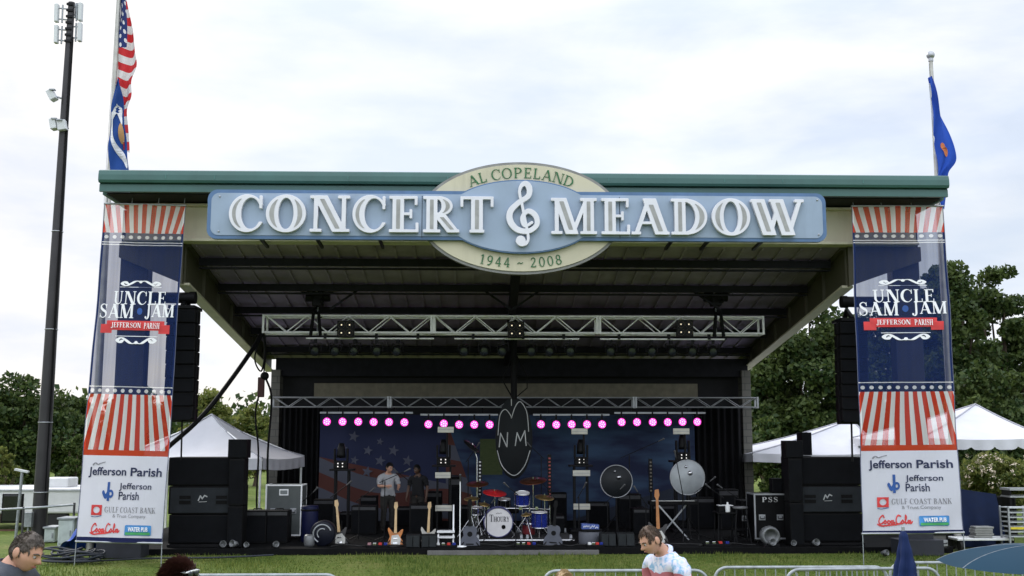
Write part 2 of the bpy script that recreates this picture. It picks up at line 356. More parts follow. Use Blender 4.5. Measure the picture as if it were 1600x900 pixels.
def loops_mesh(loops, ext=0.0, bev=0.0, name='outline'):
    """fill 2D outlines; the face looks along -Y, x stays x, y becomes z"""
    cu = bpy.data.curves.new(name, 'CURVE'); cu.dimensions = '2D'; cu.fill_mode = 'BOTH'; cu.extrude = ext/2; cu.bevel_depth = bev; cu.bevel_resolution = 1
    if not ext: cu.fill_mode = 'FRONT'
    for l in loops:
        sp = cu.splines.new('POLY'); sp.points.add(len(l)-1); sp.use_cyclic_u = True
        sp.points.foreach_set('co', np.hstack([l, np.zeros((len(l), 1)), np.ones((len(l), 1))]).ravel())
    return curve_mesh(cu, name)
def curve_mesh(cu, name):
    o = bpy.data.objects.new(name, cu); COL.objects.link(o); bpy.context.view_layer.update()
    me = bpy.data.meshes.new_from_object(o.evaluated_get(bpy.context.evaluated_depsgraph_get()))
    bpy.data.objects.remove(o); me.transform(Matrix.Rotation(R(90), 4, 'X')); me.name = name; return me
def sans_mesh(txt, H, width=None, bold=0.0, name='lettering', shear=0):
    cu = bpy.data.curves.new(name, 'FONT'); cu.body = txt; cu.size = 1; cu.offset = bold; cu.fill_mode = 'FRONT'; cu.resolution_u = 4; cu.shear = shear
    me = curve_mesh(cu, name); xs = [v.co.x for v in me.vertices]; zs = [v.co.z for v in me.vertices]
    kx = (width/(max(xs)-min(xs))) if width else H/.72; kz = H/.72; x0 = min(xs)
    for v in me.vertices: v.co = ((v.co.x-x0)*kx, 0, v.co.z*kz)
    return me
def put(me, mats, name, parent, fn=None, loc=None):
    if not isinstance(mats, (list, tuple)): mats = [mats]
    me.materials.clear()
    for q in mats: me.materials.append(q)
    if fn:
        for v in me.vertices: v.co = fn(v.co)
    me.update(); return link(name, me, parent, loc)
# ================================================================== GROUND
def ground_mat():
    m, t, p = nodes_of('grass_ground'); N = t.nodes.new; LK = t.links.new
    tcn = N('ShaderNodeTexCoord'); a = N('ShaderNodeTexNoise'); a.inputs['Scale'].default_value = .55; a.inputs['Detail'].default_value = 8; a.inputs['Roughness'].default_value = .65
    b = N('ShaderNodeTexNoise'); b.inputs['Scale'].default_value = 9; b.inputs['Detail'].default_value = 6
    LK(tcn.outputs['Object'], a.inputs['Vector']); LK(tcn.outputs['Object'], b.inputs['Vector'])
    ad = N('ShaderNodeMath'); ad.operation = 'ADD'; LK(a.outputs['Fac'], ad.inputs[0]); LK(b.outputs['Fac'], ad.inputs[1])
    md = N('ShaderNodeMath'); md.operation = 'MULTIPLY'; md.inputs[1].default_value = .5; LK(ad.outputs[0], md.inputs[0])
    rp = N('ShaderNodeValToRGB'); e = rp.color_ramp.elements; e[0].position = .34; e[0].color = (.050, .085, .013, 1); e[1].position = .66; e[1].color = (.185, .18, .06, 1)
    x = e.new(.5); x.color = (.098, .138, .024, 1); LK(md.outputs[0], rp.inputs[0]); LK(rp.outputs[0], p.inputs['Base Color'])
    p.inputs['Roughness'].default_value = .9; p.inputs['Specular IOR Level'].default_value = .15
    bp = N('ShaderNodeBump'); bp.inputs['Distance'].default_value = .05; LK(b.outputs['Fac'], bp.inputs['Height']); LK(bp.outputs[0], p.inputs['Normal'])
    return m
def gz(x, y):                            # gentle unevenness of the lawn in front of the stage
    k = max(0, min(1, (24.0-y)/1.5))
    return -.02 + k*(.03*math.sin(x*.55+y*.4)+.022*math.sin(x*1.3-y*.9+1))
b = MB()
xs = [-900, -300, -120, -60, -40]+[i*1.0 for i in range(-30, 31)]+[40, 60, 120, 300, 900]
ys = [-300, -80, -20, -5]+[i*.7 for i in range(0, 38)]+[28, 34, 44, 70, 150, 500, 1500]
w = len(xs); b.add([(x, y, gz(x, y) if abs(x) <= 40 and y > -5 else -.02) for y in ys for x in xs], [(j*w+i, j*w+i+1, (j+1)*w+i+1, (j+1)*w+i) for j in range(len(ys)-1) for i in range(w-1)], 0, True)
tag(b.build('lawn', ground_mat()), kind='structure')
# grass blades on the strip of lawn the photograph shows
rng = np.random.default_rng(3); nb = 42000
gx = rng.uniform(-13.5, 14.5, nb); gy = rng.uniform(17.2, 24.35, nb)
hgt = rng.uniform(.025, .07, nb)*(1+.5*np.sin(gx*1.7+gy)); an = rng.uniform(0, 6.28, nb); lean = rng.uniform(-.03, .03, (nb, 2))
vv = np.zeros((nb*3, 3)); dx = np.cos(an)*.010; dy = np.sin(an)*.010
zz = np.array([gz(a, c) for a, c in zip(gx, gy)])
vv[0::3] = np.stack([gx-dx, gy-dy, zz-.005], 1); vv[1::3] = np.stack([gx+dx, gy+dy, zz-.005], 1); vv[2::3] = np.stack([gx+lean[:, 0], gy+lean[:, 1], zz+hgt], 1)
me = bpy.data.meshes.new('grass'); me.from_pydata(vv.tolist(), [], np.arange(nb*3).reshape(-1, 3).tolist()); me.materials.append(leafmat('grass_blades', (.055, .10, .013), (.19, .22, .05), .3))
tag(link('grass', me), 'short uneven green grass in front of the stage', 'grass', kind='stuff')
b = MB(); SX0, SX1, SF = -8.6, 10.6, 24.4
b.box(((SX0+SX1)/2, (SF+34.2)/2, .045), (SX1-SX0, 34.2-SF, .15)); tag(b.build('stage_floor', pm('dark_stage_floor', (.006, .006, .0065), .85, var=.3, spec=.08), bev=.01), kind='structure')
b = MB(); b.box((XP(802, SF-.06, .05), SF-.07, .03), (XP(935, SF, .05)-XP(668, SF, .05), .12, .10)); tag(b.build('concrete_kerb', pm('dull_kerb', (.13, .125, .12), .9, dirt=.5), bev=.01), kind='structure')
# ================================================================== STAGE PAVILION
YF, YB, YR, CZ = 22.6, 23.6, 33.2, 7.70                      # fascia, front beam, rear wall
xl, xr = at(157, 285, YF).x, at(1479, 292, YF).x
roofz = lambda y: 6.80-.177*(y-24.0)               # underside of the main roof; the front canopy (CZ) sits higher
PV = thing('stage_pavilion', 'open-fronted steel concert stage with green fascia and sloping roof', 'stage', (.85, YF, 0))
OX, OY = .85, YF
def P(x, y, z): return (x-OX, y-OY, z)
def pav(mb, name, mats, parent=None, bev=0):
    mb.v = [(q[0]-OX, q[1]-OY, q[2]) for q in mb.v]
    return mb.build(name, mats, PV if parent is None else parent, bev=bev)
b = MB()                                             # roof deck with standing ribs below
RXL, RXR = XP(278, 23.4, 5.9), XP(1335, 23.4, 5.9); ya, yz = YB+.24, YR+.9
b.add([(x, y, roofz(y)+h) for h in (0, .14) for y in (ya, yz) for x in (RXL-.15, RXR+.15)], [(0, 1, 3, 2), (4, 6, 7, 5), (0, 4, 5, 1), (2, 3, 7, 6), (0, 2, 6, 4), (1, 5, 7, 3)])
x = RXL+.25
while x < RXR-.2:
    b.bar((x, ya+.05, roofz(ya+.05)-.022), (x, yz-.1, roofz(yz-.1)-.022), .05, .045); x += .44
roof = pav(b, 'roof', DECKM)
z0, z1 = ZP(304, YF, .85), ZP(271, YF, .85)          # fascia
b = MB(); zm = ZP(291, YF, .85)
prof = [(0.02, z0), (-.05, z0), (-.05, zm-.03), (-.02, zm), (-.12, zm), (-.15, zm+.05), (-.15, z1-.12), (-.13, z1-.03), (-.06, z1), (.14, z1), (.14, z1-.05), (.02, z1-.05)]
n = len(prof); b.add([(x, YF+dy, z) for x in (xl, xr) for dy, z in prof], [(i, (i+1) % n, n+(i+1) % n, n+i) for i in range(n)]+[tuple(range(n)), tuple(range(2*n-1, n-1, -1))])
fas = pav(b, 'fascia', GREEN, roof)
for s, xx in ((-1, xl), (1, xr)):                    # green returns at the two ends of the front canopy
    b = MB(); b.box((xx-s*.05, (YF+24.25)/2+.08, (CZ+z1)/2-.06), (.08, 24.25-YF-.12, z1-CZ-.1)); pav(b, 'eave_trim', GREEN, roof)
b = MB(); b.box(((xl+xr)/2, (YF+24.25)/2+.05, z1-.10), (xr-xl-.24, 24.25-YF-.2, .06)); pav(b, 'canopy_top', GREEN, roof)
b = MB()                                             # joints of the fascia lengths
for px in (262, 338, 545, 700, 950, 1130, 1220, 1345):
    xx = XP(px, YF, 8); b.box((xx, YF-.152, (zm+z1)/2-.02), (.02, .01, z1-zm-.2))
pav(b, 'fascia_seam', pm('seam_metal', (.05, .15, .135), .4), roof)
bzt, bzb = CZ-.02, ZP(381, YB, .85)           # front beam
bx0, bx1 = XP(196, YB, 7), XP(1432, YB, 7)
b = MB(); b.box(((bx0+bx1)/2, YB+.09, (bzt+bzb)/2), (bx1-bx0, .16, bzt-bzb-.12)); b.box(((bx0+bx1)/2, YB+.05, bzt-.03), (bx1-bx0, .36, .05)); b.box(((bx0+bx1)/2, YB+.05, bzb+.03), (bx1-bx0, .40, .06))
pav(b, 'front_beam', BEIGE, bev=.008)
b = MB()                                             # dark soffit between fascia and beam, with hangers
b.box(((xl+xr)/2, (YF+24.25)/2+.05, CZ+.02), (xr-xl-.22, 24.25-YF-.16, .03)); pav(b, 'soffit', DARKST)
rxl = [(RXL, YB+.25), (RXL, YR+.8)]
rxr = [(RXR, YB+.25), (RXR, YR+.8)]
for (x0, y0), (x1, y1) in (rxl, rxr):                # deep side rafters
    b = MB(); zc0, zc1 = roofz(y0)-.005, roofz(y1)-.005; d0, d1 = .92, .42
    def web(w, ta, tb, y0=y0, y1=y1, x0=x0, x1=x1):
        vs = []
        for yy, xx, zt, dd in ((y0, x0, zc0, d0), (y1, x1, zc1, d1)):
            for sx in (-w/2, w/2):
                vs += [(xx+sx, yy, zt-dd*ta), (xx+sx, yy, zt-dd*tb)]
        b.add(vs, [(0, 1, 3, 2), (4, 6, 7, 5), (0, 2, 6, 4), (1, 5, 7, 3), (0, 4, 5, 1), (2, 3, 7, 6)])
    web(.07, .06, .94); web(.26, 0, .06)
    for k in range(1, 7):
        t = k/7; xx, yy = x0+(x1-x0)*t, y0+(y1-y0)*t; dd = d0+(d1-d0)*t; zz = zc0+(zc1-zc0)*t-dd*.5
        b.box((xx, yy, zz), (.22, .02, dd*.86))
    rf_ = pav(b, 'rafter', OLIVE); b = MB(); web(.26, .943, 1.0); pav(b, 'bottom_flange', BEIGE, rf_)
b = MB(); b.bar((.80, YB+.3, roofz(YB)-.36), (.80, YR, roofz(YR)-.36), .20, .30); pav(b, 'centre_rafter', DARKST)
for i, yy in enumerate((24.55, 26.4, 28.3, 30.3, 32.3)):   # purlins
    zz = roofz(yy)-.16
    b = MB(); xa, xb = RXL+.14, RXR-.14
    b.box(((xa+xb)/2, yy, zz), (xb-xa, .06, .17)); b.box(((xa+xb)/2, yy+.05, zz-.14), (xb-xa, .16, .03)); pav(b, 'purlin', DARKST)
for px, sgn in ((515, 1), (800, -1), (800, 1), (1128, -1)):   # small knee braces under the roof
    xx = XP(px, 26.6, 6.4); b = MB(); b.bar((xx, 26.75, 5.72), (xx+sgn*.75, 26.75, 6.25), .05, .05); pav(b, 'knee_brace', DARKST)
cx0, cx1 = XP(201, 24.0, 3), XP(1424, 24.0, 3)
for xx, s in ((cx0, 1), (cx1, -1)):                  # front columns
    b = MB(); b.box((xx, 24.05, 3.85), (.62, .34, 7.5)); b.box((xx, 24.05, .16), (.95, .6, .34)); pav(b, 'column', pm('painted_column', (.028, .03, .04), .6, dirt=.4), bev=.01)
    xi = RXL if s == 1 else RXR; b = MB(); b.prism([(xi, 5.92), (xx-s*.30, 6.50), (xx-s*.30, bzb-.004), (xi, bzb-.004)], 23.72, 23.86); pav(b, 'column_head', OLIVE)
    ya_, za = 24.05, ZP(465 if s == 1 else 472, 24.05, xx)
    b = MB(); xe = XP(306 if s == 1 else 1314, 24.05, za); b.cyl((xx, ya_, za), (xe-s*.13, ya_, za), .125); b.cyl((xe-s*.13, ya_, za), (xe, ya_, za), .14); pav(b, 'support_arm', BLACKM)
# rear wall, block piers, dull beige panel, dark beams
wx0, wx1 = XP(430, YR, 2), XP(1168, YR, 2)
b = MB(); b.box(((wx0+wx1)/2, YR+.25, 2.5), (wx1-wx0, .3, 5.0)); rw = pav(b, 'rear_wall', pm('dark_rear_wall', (.018, .018, .02), .9))
b = MB(); pz0, pz1 = ZP(620, YR, 0), ZP(599, YR, 0); b.box((XP(792, YR, 4), YR+.07, (pz0+pz1)/2), (XP(1092, YR, 4)-XP(492, YR, 4), .06, pz1-pz0)); pav(b, 'wall_panel', pm('dull_beige_siding', (.20, .18, .13), .7, dirt=.3), rw)
b = MB(); b.box(((wx0+wx1)/2, YR-.25, ZP(575, YR, 0)), (wx1-wx0, .2, .55)); pav(b, 'rear_beam', DARKST)
def block_mat():
    m, t, p = nodes_of('concrete_block'); N = t.nodes.new; LK = t.links.new
    tcn = N('ShaderNodeTexCoord'); mp_ = N('ShaderNodeMapping'); mp_.inputs['Rotation'].default_value = (R(90), 0, 0); br = N('ShaderNodeTexBrick')
    br.inputs['Scale'].default_value = 1; br.inputs['Brick Width'].default_value = .4; br.inputs['Row Height'].default_value = .2; br.inputs['Mortar Size'].default_value = .014
    br.inputs['Color1'].default_value = (.13, .125, .11, 1); br.inputs['Color2'].default_value = (.10, .095, .085, 1); br.inputs['Mortar'].default_value = (.07, .07, .065, 1)
    LK(tcn.outputs['Object'], mp_.inputs[0]); LK(mp_.outputs[0], br.inputs['Vector']); LK(br.outputs['Color'], p.inputs['Base Color']); p.inputs['Roughness'].default_value = .9
    return m
for px in (429, 1167):
    b = MB(); b.box((XP(px, 32.9, 2), 32.95, 2.3), (.27, .5, 4.6)); pav(b, 'block_pier', block_mat(), bev=.005)
# black drapes either side of the printed backdrop
def drape(px0, px1, y, label):
    x0, x1 = XP(px0, y, 2), XP(px1, y, 2); z1 = ZP(636, y, 0)
    b = MB(); b.grid(lambda u, v: (x0+(x1-x0)*u-(x0+x1)/2, .06*math.sin(u*46)+.03*math.sin(u*17+2), .12+(z1-.12)*v), 90, 6)
    o = b.build('stage_drape', pm('black_drape', (.007, .007, .008), .95, spec=.1), loc=((x0+x1)/2, y, 0)); tag(o, label, 'drape', 'black drapes at the back of the stage')
drape(438, 502, 32.4, 'black drape left of the flag backdrop at the back of the stage')
drape(1082, 1160, 32.4, 'black drape right of the blue backdrop at the back of the stage')
# printed backdrop: flag with stars at the left, cloudy blue at the right
def backdrop_mat():
    m, t, p = nodes_of('printed_backdrop'); N = t.nodes.new; LK = t.links.new
    def mth(op, *a):
        n = N('ShaderNodeMath'); n.operation = op
        for i, q in enumerate(a):
            if isinstance(q, (int, float)): n.inputs[i].default_value = q
            else: LK(q, n.inputs[i])
        return n.outputs[0]
    def mixc(f, A, B):
        n = N('ShaderNodeMix'); n.data_type = 'RGBA'; LK(f, n.inputs['Factor'])
        for k, q in (('A', A), ('B', B)):
            if isinstance(q, tuple): n.inputs[k].default_value = q+(1,)
            else: LK(q, n.inputs[k])
        return n.outputs['Result']
    uv = N('ShaderNodeUVMap'); sp = N('ShaderNodeSeparateXYZ'); LK(uv.outputs[0], sp.inputs[0]); u, v = sp.outputs[0], sp.outputs[1]
    nz = N('ShaderNodeTexNoise'); nz.inputs['Scale'].default_value = 5; nz.inputs['Detail'].default_value = 6; LK(uv.outputs[0], nz.inputs['Vector'])
    # stripes: s rises across bands that swing with u
    wav = mth('ADD', v, mth('MULTIPLY', mth('SINE', mth('MULTIPLY_ADD', u, 15.0, -0.6)), .07))
    wav = mth('ADD', wav, mth('MULTIPLY', u, .55))
    band = mth('GREATER_THAN', mth('FRACT', mth('MULTIPLY', wav, 3.6)), .5)
    strip = mixc(band, (.085, .022, .016), (.075, .08, .11))
    can = mth('MULTIPLY', mth('LESS_THAN', u, .335), mth('GREATER_THAN', mth('ADD', v, mth('MULTIPLY', u, .75)), .60))
    flag = mixc(can, strip, (.010, .016, .060))
    cl = N('ShaderNodeValToRGB'); e = cl.color_ramp.elements; e[0].position = .42; e[0].color = (.004, .010, .045, 1); e[1].position = .62; e[1].color = (.03, .065, .13, 1); LK(nz.outputs['Fac'], cl.inputs[0])
    isblue = mth('GREATER_THAN', mth('ADD', u, mth('MULTIPLY', v, .10)), .43)
    col = mixc(isblue, flag, cl.outputs[0])
    hill = mth('LESS_THAN', v, mth('MULTIPLY', mth('SUBTRACT', u, .66), 1.1)); col = mixc(hill, col, (.012, .018, .035))
    # a patch of printed foliage
    gx_ = mth('LESS_THAN', mth('ABSOLUTE', mth('SUBTRACT', u, .455)), .03); gy_ = mth('MULTIPLY', gx_, mth('LESS_THAN', mth('ABSOLUTE', mth('SUBTRACT', v, .60)), .17))
    n5 = N('ShaderNodeTexNoise'); n5.inputs['Scale'].default_value = 60; LK(uv.outputs[0], n5.inputs['Vector'])
    gr = N('ShaderNodeValToRGB'); gr.color_ramp.elements[0].color = (.03, .05, .01, 1); gr.color_ramp.elements[1].color = (.07, .09, .03, 1); LK(n5.outputs['Fac'], gr.inputs[0]); col = mixc(gy_, col, gr.outputs[0])
    LK(col, p.inputs['Base Color']); p.inputs['Roughness'].default_value = .8
    return m
BY = 32.1; gx0, gx1 = XP(499, BY, 2), XP(1086, BY, 2); gzt = ZP(648, BY, 0)
b = MB(); b.grid(lambda u, v: (gx0+(gx1-gx0)*u-(gx0+gx1)/2, .02*math.sin(u*60), .15+(gzt-.15)*v), 60, 8)
bd = b.build('printed_backdrop', backdrop_mat(), loc=((gx0+gx1)/2, BY, 0), uv=lambda c: ((c.x+(gx1-gx0)/2)/(gx1-gx0), (c.z-.15)/(gzt-.15)))
tag(bd, 'large blue backdrop printed with a waving flag and clouds behind the band', 'backdrop')
st = []
for px, py, r in ((553, 682, 9), (575, 704, 8), (615, 704, 9), (554, 719, 7), (594, 720, 9), (637, 720, 9), (574, 737, 9), (615, 738, 8), (538, 700, 6), (640, 748, 7), (594, 690, 6)):
    c = at(px, py, BY); rr = mt(r, BY); c2 = np.array([c.x-(gx0+gx1)/2, c.z])
    st.append(np.array([[c2[0]+rr*(1 if k % 2 == 0 else .42)*math.sin(k*math.pi/5+.2), c2[1]+rr*(1 if k % 2 == 0 else .42)*math.cos(k*math.pi/5+.2)] for k in range(10)]))
put(loops_mesh(st), pm('printed_star', (.085, .09, .13), .8), 'stars', bd, lambda c: Vector((c.x, -.045, c.z)))
# ================================================================== THE SIGN
YS = 22.28; so_ = at(814, 339, YS); SG = thing('concert_sign', 'blue and cream sign with raised white letters across the roof edge', 'sign', (so_.x, YS, 0))
fx = lambda px: at(px, 339+(px-814)*.0083, YS).x-so_.x
fz = lambda py: ZP(py, YS, so_.x)
SBL = pm('sign_blue', (.265, .335, .43), .55, var=.08, scale=1.2, dirt=.28); SBD = pm('sign_border_blue', (.075, .145, .27), .5, var=.1); SCR = pm('sign_cream', (.52, .485, .355), .6, var=.06, scale=1.5, dirt=.32)
SGY = pm('sign_grey_trim', (.20, .20, .19), .5); LET = pm('letter_white', (.66, .66, .70), .5, var=.05, scale=3, dirt=.10); INLM = pm('letter_inlay_grey', (.30, .30, .29), .6); DGREEN = pm('dark_green_letter', (.02, .12, .04), .5)
zc = fz(340)
def pxf(f):          # field given in picture units relative to the sign's centre (814, 340), y up
    return f
def rrect(x0, y0, x1, y1, r):
    cx, cy, hx, hy = (x0+x1)/2, (y0+y1)/2, (x1-x0)/2-r, (y1-y0)/2-r
    def f(X, Y):
        qx, qy = np.abs(X-cx)-hx, np.abs(Y-cy)-hy
        return r-(np.hypot(np.maximum(qx, 0), np.maximum(qy, 0))+np.minimum(np.maximum(qx, qy), 0))
    return f
def sgn(f, name, mat, ext, yoff, bev=0.0, h=1.6, box=(-500, -100, 500, 100)):
    k = (fx(1290)-fx(330))/960; lo = [np.stack([l[:, 0]*k, l[:, 1]*k*1.005], 1) for l in contours(f, *box, h)]
    me = loops_mesh(lo, ext, bev); return put(me, mat, name, SG, lambda c: Vector((c.x, c.y+yoff, c.z+zc)))
panel = U(rrect(-484, -37.5, 478, 39.5, 15), fell(0, 0, 119, 58))
panel_in = U(rrect(-478, -32, 472, 34, 12), fell(0, 0, 117, 56))
sgn(fell(0, 0, 158, 89), 'oval_backing', SGY, .14, .10)
sgn(fell(0, 0, 153, 84.5), 'oval_plate', SCR, .03, .012)
sgn(panel, 'sign_border', SBD, .11, -.065)
sgn(panel_in, 'sign_face', SBL, .014, -.1285)
k = (fx(1290)-fx(330))/960
def letters(word, ranges, ytop, ybot):
    for ch, (a, c) in zip(word, ranges):
        w_, lp = gl(ch, 1/70, 'heavy'); xs_ = np.concatenate([l[:, 0] for l in lp]); X0, X1 = xs_.min(), xs_.max()
        def tr(l, a=a, c=c, X0=X0, X1=X1):
            px = a+(l[:, 0]-X0)/(X1-X0)*(c-a)-814; py = 340-(ybot+(px)*0) + l[:, 1]*(ybot-ytop)
            return np.stack([px*k*.987, (py-3.5)*k*.987], 1)   # the letters stand proud of the board
        o = put(loops_mesh([tr(l) for l in lp], .09, .006), LET, 'letter', SG, lambda c_: Vector((c_.x, c_.y-.21, c_.z+zc)))
        for f in INL[ch]:
            for l in contours(f, 0, 0, 1.4, 1, 1/70): put(loops_mesh([tr(l)], .006), INLM, 'inlay', o, lambda c_: Vector((c_.x, c_.y-.2635, c_.z+zc)))
letters('CONCERT', [(360, 411), (417, 478), (485, 546), (551, 602), (608, 653), (661, 717), (719, 770)], 307.5, 364.5)
letters('MEADOW', [(861, 932), (940, 984), (987, 1046), (1050, 1106), (1114, 1174), (1176, 1260)], 309, 366)
cl = smooth([(18, -10), (6, -16), (2, -2), (12, 10), (24, 2), (26, -14), (12, -25), (-6, -22), (-17, -8), (-17, 9), (-4, 24), (12, 36), (14, 50), (8, 58), (1, 54), (-2, 42), (2, 22), (7, -6), (12, -34), (10, -44), (1, -48), (-5, -42), (0, -37)], 6)
cl = [((x-1)*.95, y*.90-2.5) for x, y in cl]; n = len(cl)
cw = [3.5+5.5*math.exp(-((i/n-.36)/.13)**2)+4.5*math.exp(-((i/n-.56)/.07)**2)+3.5*math.exp(-((i/n-.16)/.07)**2)+2*(i/n > .86) for i in range(n)]
sgn(U(fpath(cl, cw), fell(-1, -39.5, 7, 7)), 'treble_clef', LET, .09, -.21, .006, .7, (-40, -62, 45, 66))
def arc_text(txt, H, a0, a1, rx, ry, flip=False):
    ws = [(.42 if ch == ' ' else G[ch][0]+.16) for ch in txt]; tot = sum(ws); x = 0; out = []
    for ch, w_ in zip(txt, ws):
        t = a0+(a1-a0)*(x+w_/2)/tot; x += w_
        if ch == ' ': continue
        cx, cy = rx*math.cos(t), ry*math.sin(t); tx, ty = -rx*math.sin(t), ry*math.cos(t); d = math.hypot(tx, ty); s = -1 if not flip else 1; tx, ty = s*tx/d, s*ty/d
        for l in gl(ch, 1/44, 'thin')[1]:
            lx = (l[:, 0]-G[ch][0]/2)*H; ly = (l[:, 1]-.5)*H
            out.append(np.stack([(cx+lx*tx-ly*ty)*k, (cy+lx*ty+ly*tx)*k], 1))
    return out
put(loops_mesh(arc_text('AL COPELAND', 16.5, R(129), R(51), 131, 71.5), .012), DGREEN, 'lettering', SG, lambda c: Vector((c.x, c.y-.016, c.z+zc)))
put(loops_mesh(arc_text('1944 ~ 2008', 15, R(245.5), R(294.5), 155, 71.5, True), .012), DGREEN, 'lettering', SG, lambda c: Vector((c.x, c.y-.016, c.z+zc)))
b = MB()
for px in (400, 490, 590, 700, 800, 920, 1056, 1114, 1200):
    xx = fx(px); b.bar((xx, .18 if 675 < px < 955 else 0, zc-.35), (xx, YB-YS+.02, zc-.42), .06, .06)
b.build('bracket', BLACKM, SG)
for px in (967, 660): b = MB(); xx = fx(px); b.box((xx, -.138, zc-.02), (.016, .006, 66*k)); b.build('panel_seam', pm('dark_panel_joint', (.05, .07, .10), .7), SG)  # thin dark joint lines between the sign panels
b = MB()
for px in (345, 1275):
    for py in (312, 366): b.sph((fx(px), -.138, fz(py)), .022, 8, 6); b.build('fixing_bolt', ALUD, SG); b = MB()
# ================================================================== BANNERS
def banner_mat(r1, r2, star0, star1, navy_end, st0, st1, red1, white0, whiteend, name):
    m = bpy.data.materials.new(name); m.use_nodes = True; t = m.node_tree; t.nodes.clear(); N = t.nodes.new; LK = t.links.new
    def mth(op, *a):
        n = N('ShaderNodeMath'); n.operation = op
        for i, q in enumerate(a):
            if isinstance(q, (int, float)): n.inputs[i].default_value = q
            else: LK(q, n.inputs[i])
        return n.outputs[0]
    def mixc(f, A, B):
        n = N('ShaderNodeMix'); n.data_type = 'RGBA'; LK(f, n.inputs['Factor'])
        for kk, q in (('A', A), ('B', B)):
            if isinstance(q, tuple): n.inputs[kk].default_value = q+(1,)
            else: LK(q, n.inputs[kk])
        return n.outputs['Result']
    uv = N('ShaderNodeUVMap'); sp = N('ShaderNodeSeparateXYZ'); LK(uv.outputs[0], sp.inputs[0]); u, v = sp.outputs[0], sp.outputs[1]
    navy = (.018, .034, .115); red = (.66, .06, .03); wh = (.86, .84, .82)
    gt = lambda a, q: mth('GREATER_THAN', a, q)
    inr = lambda a, lo, hi: mth('MULTIPLY', gt(a, lo), mth('LESS_THAN', a, hi))
    uc = mth('SUBTRACT', u, .5)
    def rays(vc, base):
        s = mth('DIVIDE', mth('MULTIPLY', uc, base), mth('ABSOLUTE', mth('SUBTRACT', v, vc)))
        return gt(mth('FRACT', mth('ADD', mth('MULTIPLY', s, 9.5), 100.25)), .52)
    col = mixc(rays(.52, .47), red, wh)
    col = mixc(gt(v, .30), col, mixc(rays(.10, .56), red, wh))
    col = mixc(inr(v, r1, navy_end), col, navy)
    def dots(v0, vh, n_):
        a = mth('SUBTRACT', mth('FRACT', mth('MULTIPLY', u, n_)), .5); c = mth('DIVIDE', mth('SUBTRACT', v, v0), vh)
        return mth('LESS_THAN', mth('ADD', mth('MULTIPLY', a, a), mth('MULTIPLY', c, c)), .062)
    col = mixc(dots(star0, .0225, 10.0), col, wh); col = mixc(dots(star1, .0225, 11.0), col, wh)
    for q in (r2, r2+.0075, st0): col = mixc(inr(v, q, q+.0028), col, wh)
    col = mixc(inr(v, red1, white0), col, (.48, .06, .025))
    col = mixc(gt(v, white0), col, (.68, .68, .75)); col = mixc(gt(v, whiteend), col, (.02, .025, .08))
    nz = N('ShaderNodeTexNoise'); nz.inputs['Scale'].default_value = 3; nz.inputs['Detail'].default_value = 5; LK(uv.outputs[0], nz.inputs['Vector'])
    d = N('ShaderNodeBsdfPrincipled'); d.inputs['Roughness'].default_value = 1; d.inputs['Specular IOR Level'].default_value = .03; LK(col, d.inputs['Base Color'])
    tl = N('ShaderNodeBsdfTranslucent'); LK(col, tl.inputs[0]); m1 = N('ShaderNodeMixShader'); m1.inputs[0].default_value = .34; LK(d.outputs[0], m1.inputs[1]); LK(tl.outputs[0], m1.inputs[2])
    tr = N('ShaderNodeBsdfTransparent'); m2 = N('ShaderNodeMixShader')
    # woven mesh: open printed part, closer weave on the white panel
    opn = mth('MULTIPLY_ADD', nz.outputs['Fac'], .08, .37); opw = mth('MULTIPLY', mth('LESS_THAN', v, red1), opn); lig = mth('MULTIPLY', mth('GREATER_THAN', v, red1), .03)
    mpc = N('ShaderNodeMapping'); mpc.inputs['Scale'].default_value = (14, 1.6, 1); LK(uv.outputs[0], mpc.inputs[0]); nc = N('ShaderNodeTexNoise'); nc.inputs['Scale'].default_value = 1.0; nc.inputs['Detail'].default_value = 5; LK(mpc.outputs[0], nc.inputs['Vector'])
    hem = mth('LESS_THAN', mth('ABSOLUTE', uc), .478); opw = mth('MULTIPLY', mth('MULTIPLY', opw, hem), mth('MULTIPLY_ADD', nc.outputs['Fac'], .9, .50))
    bpn = N('ShaderNodeBump'); bpn.inputs['Strength'].default_value = .5; bpn.inputs['Distance'].default_value = .03; LK(nc.outputs['Fac'], bpn.inputs['Height']); LK(bpn.outputs[0], d.inputs['Normal'])
    op = mth('ADD', opw, lig); LK(op, m2.inputs[0]); LK(m1.outputs[0], m2.inputs[1]); LK(tr.outputs[0], m2.inputs[2])
    o = N('ShaderNodeOutputMaterial'); LK(m2.outputs[0], o.inputs[0]); return m
WL = pm('banner_white_ink', (.74, .74, .74), .7, var=.02); NV = pm('banner_navy_ink', (.012, .018, .055), .7); RL = pm('banner_red_ink', (.52, .035, .035), .7); GYI = pm('banner_grey_ink', (.20, .20, .22), .7)
GRN = pm('banner_green_ink', (.05, .28, .09), .7); LB = pm('banner_blue_ink', (.05, .22, .50), .7); DB = pm('banner_bright_blue_ink', (.018, .07, .25), .7)
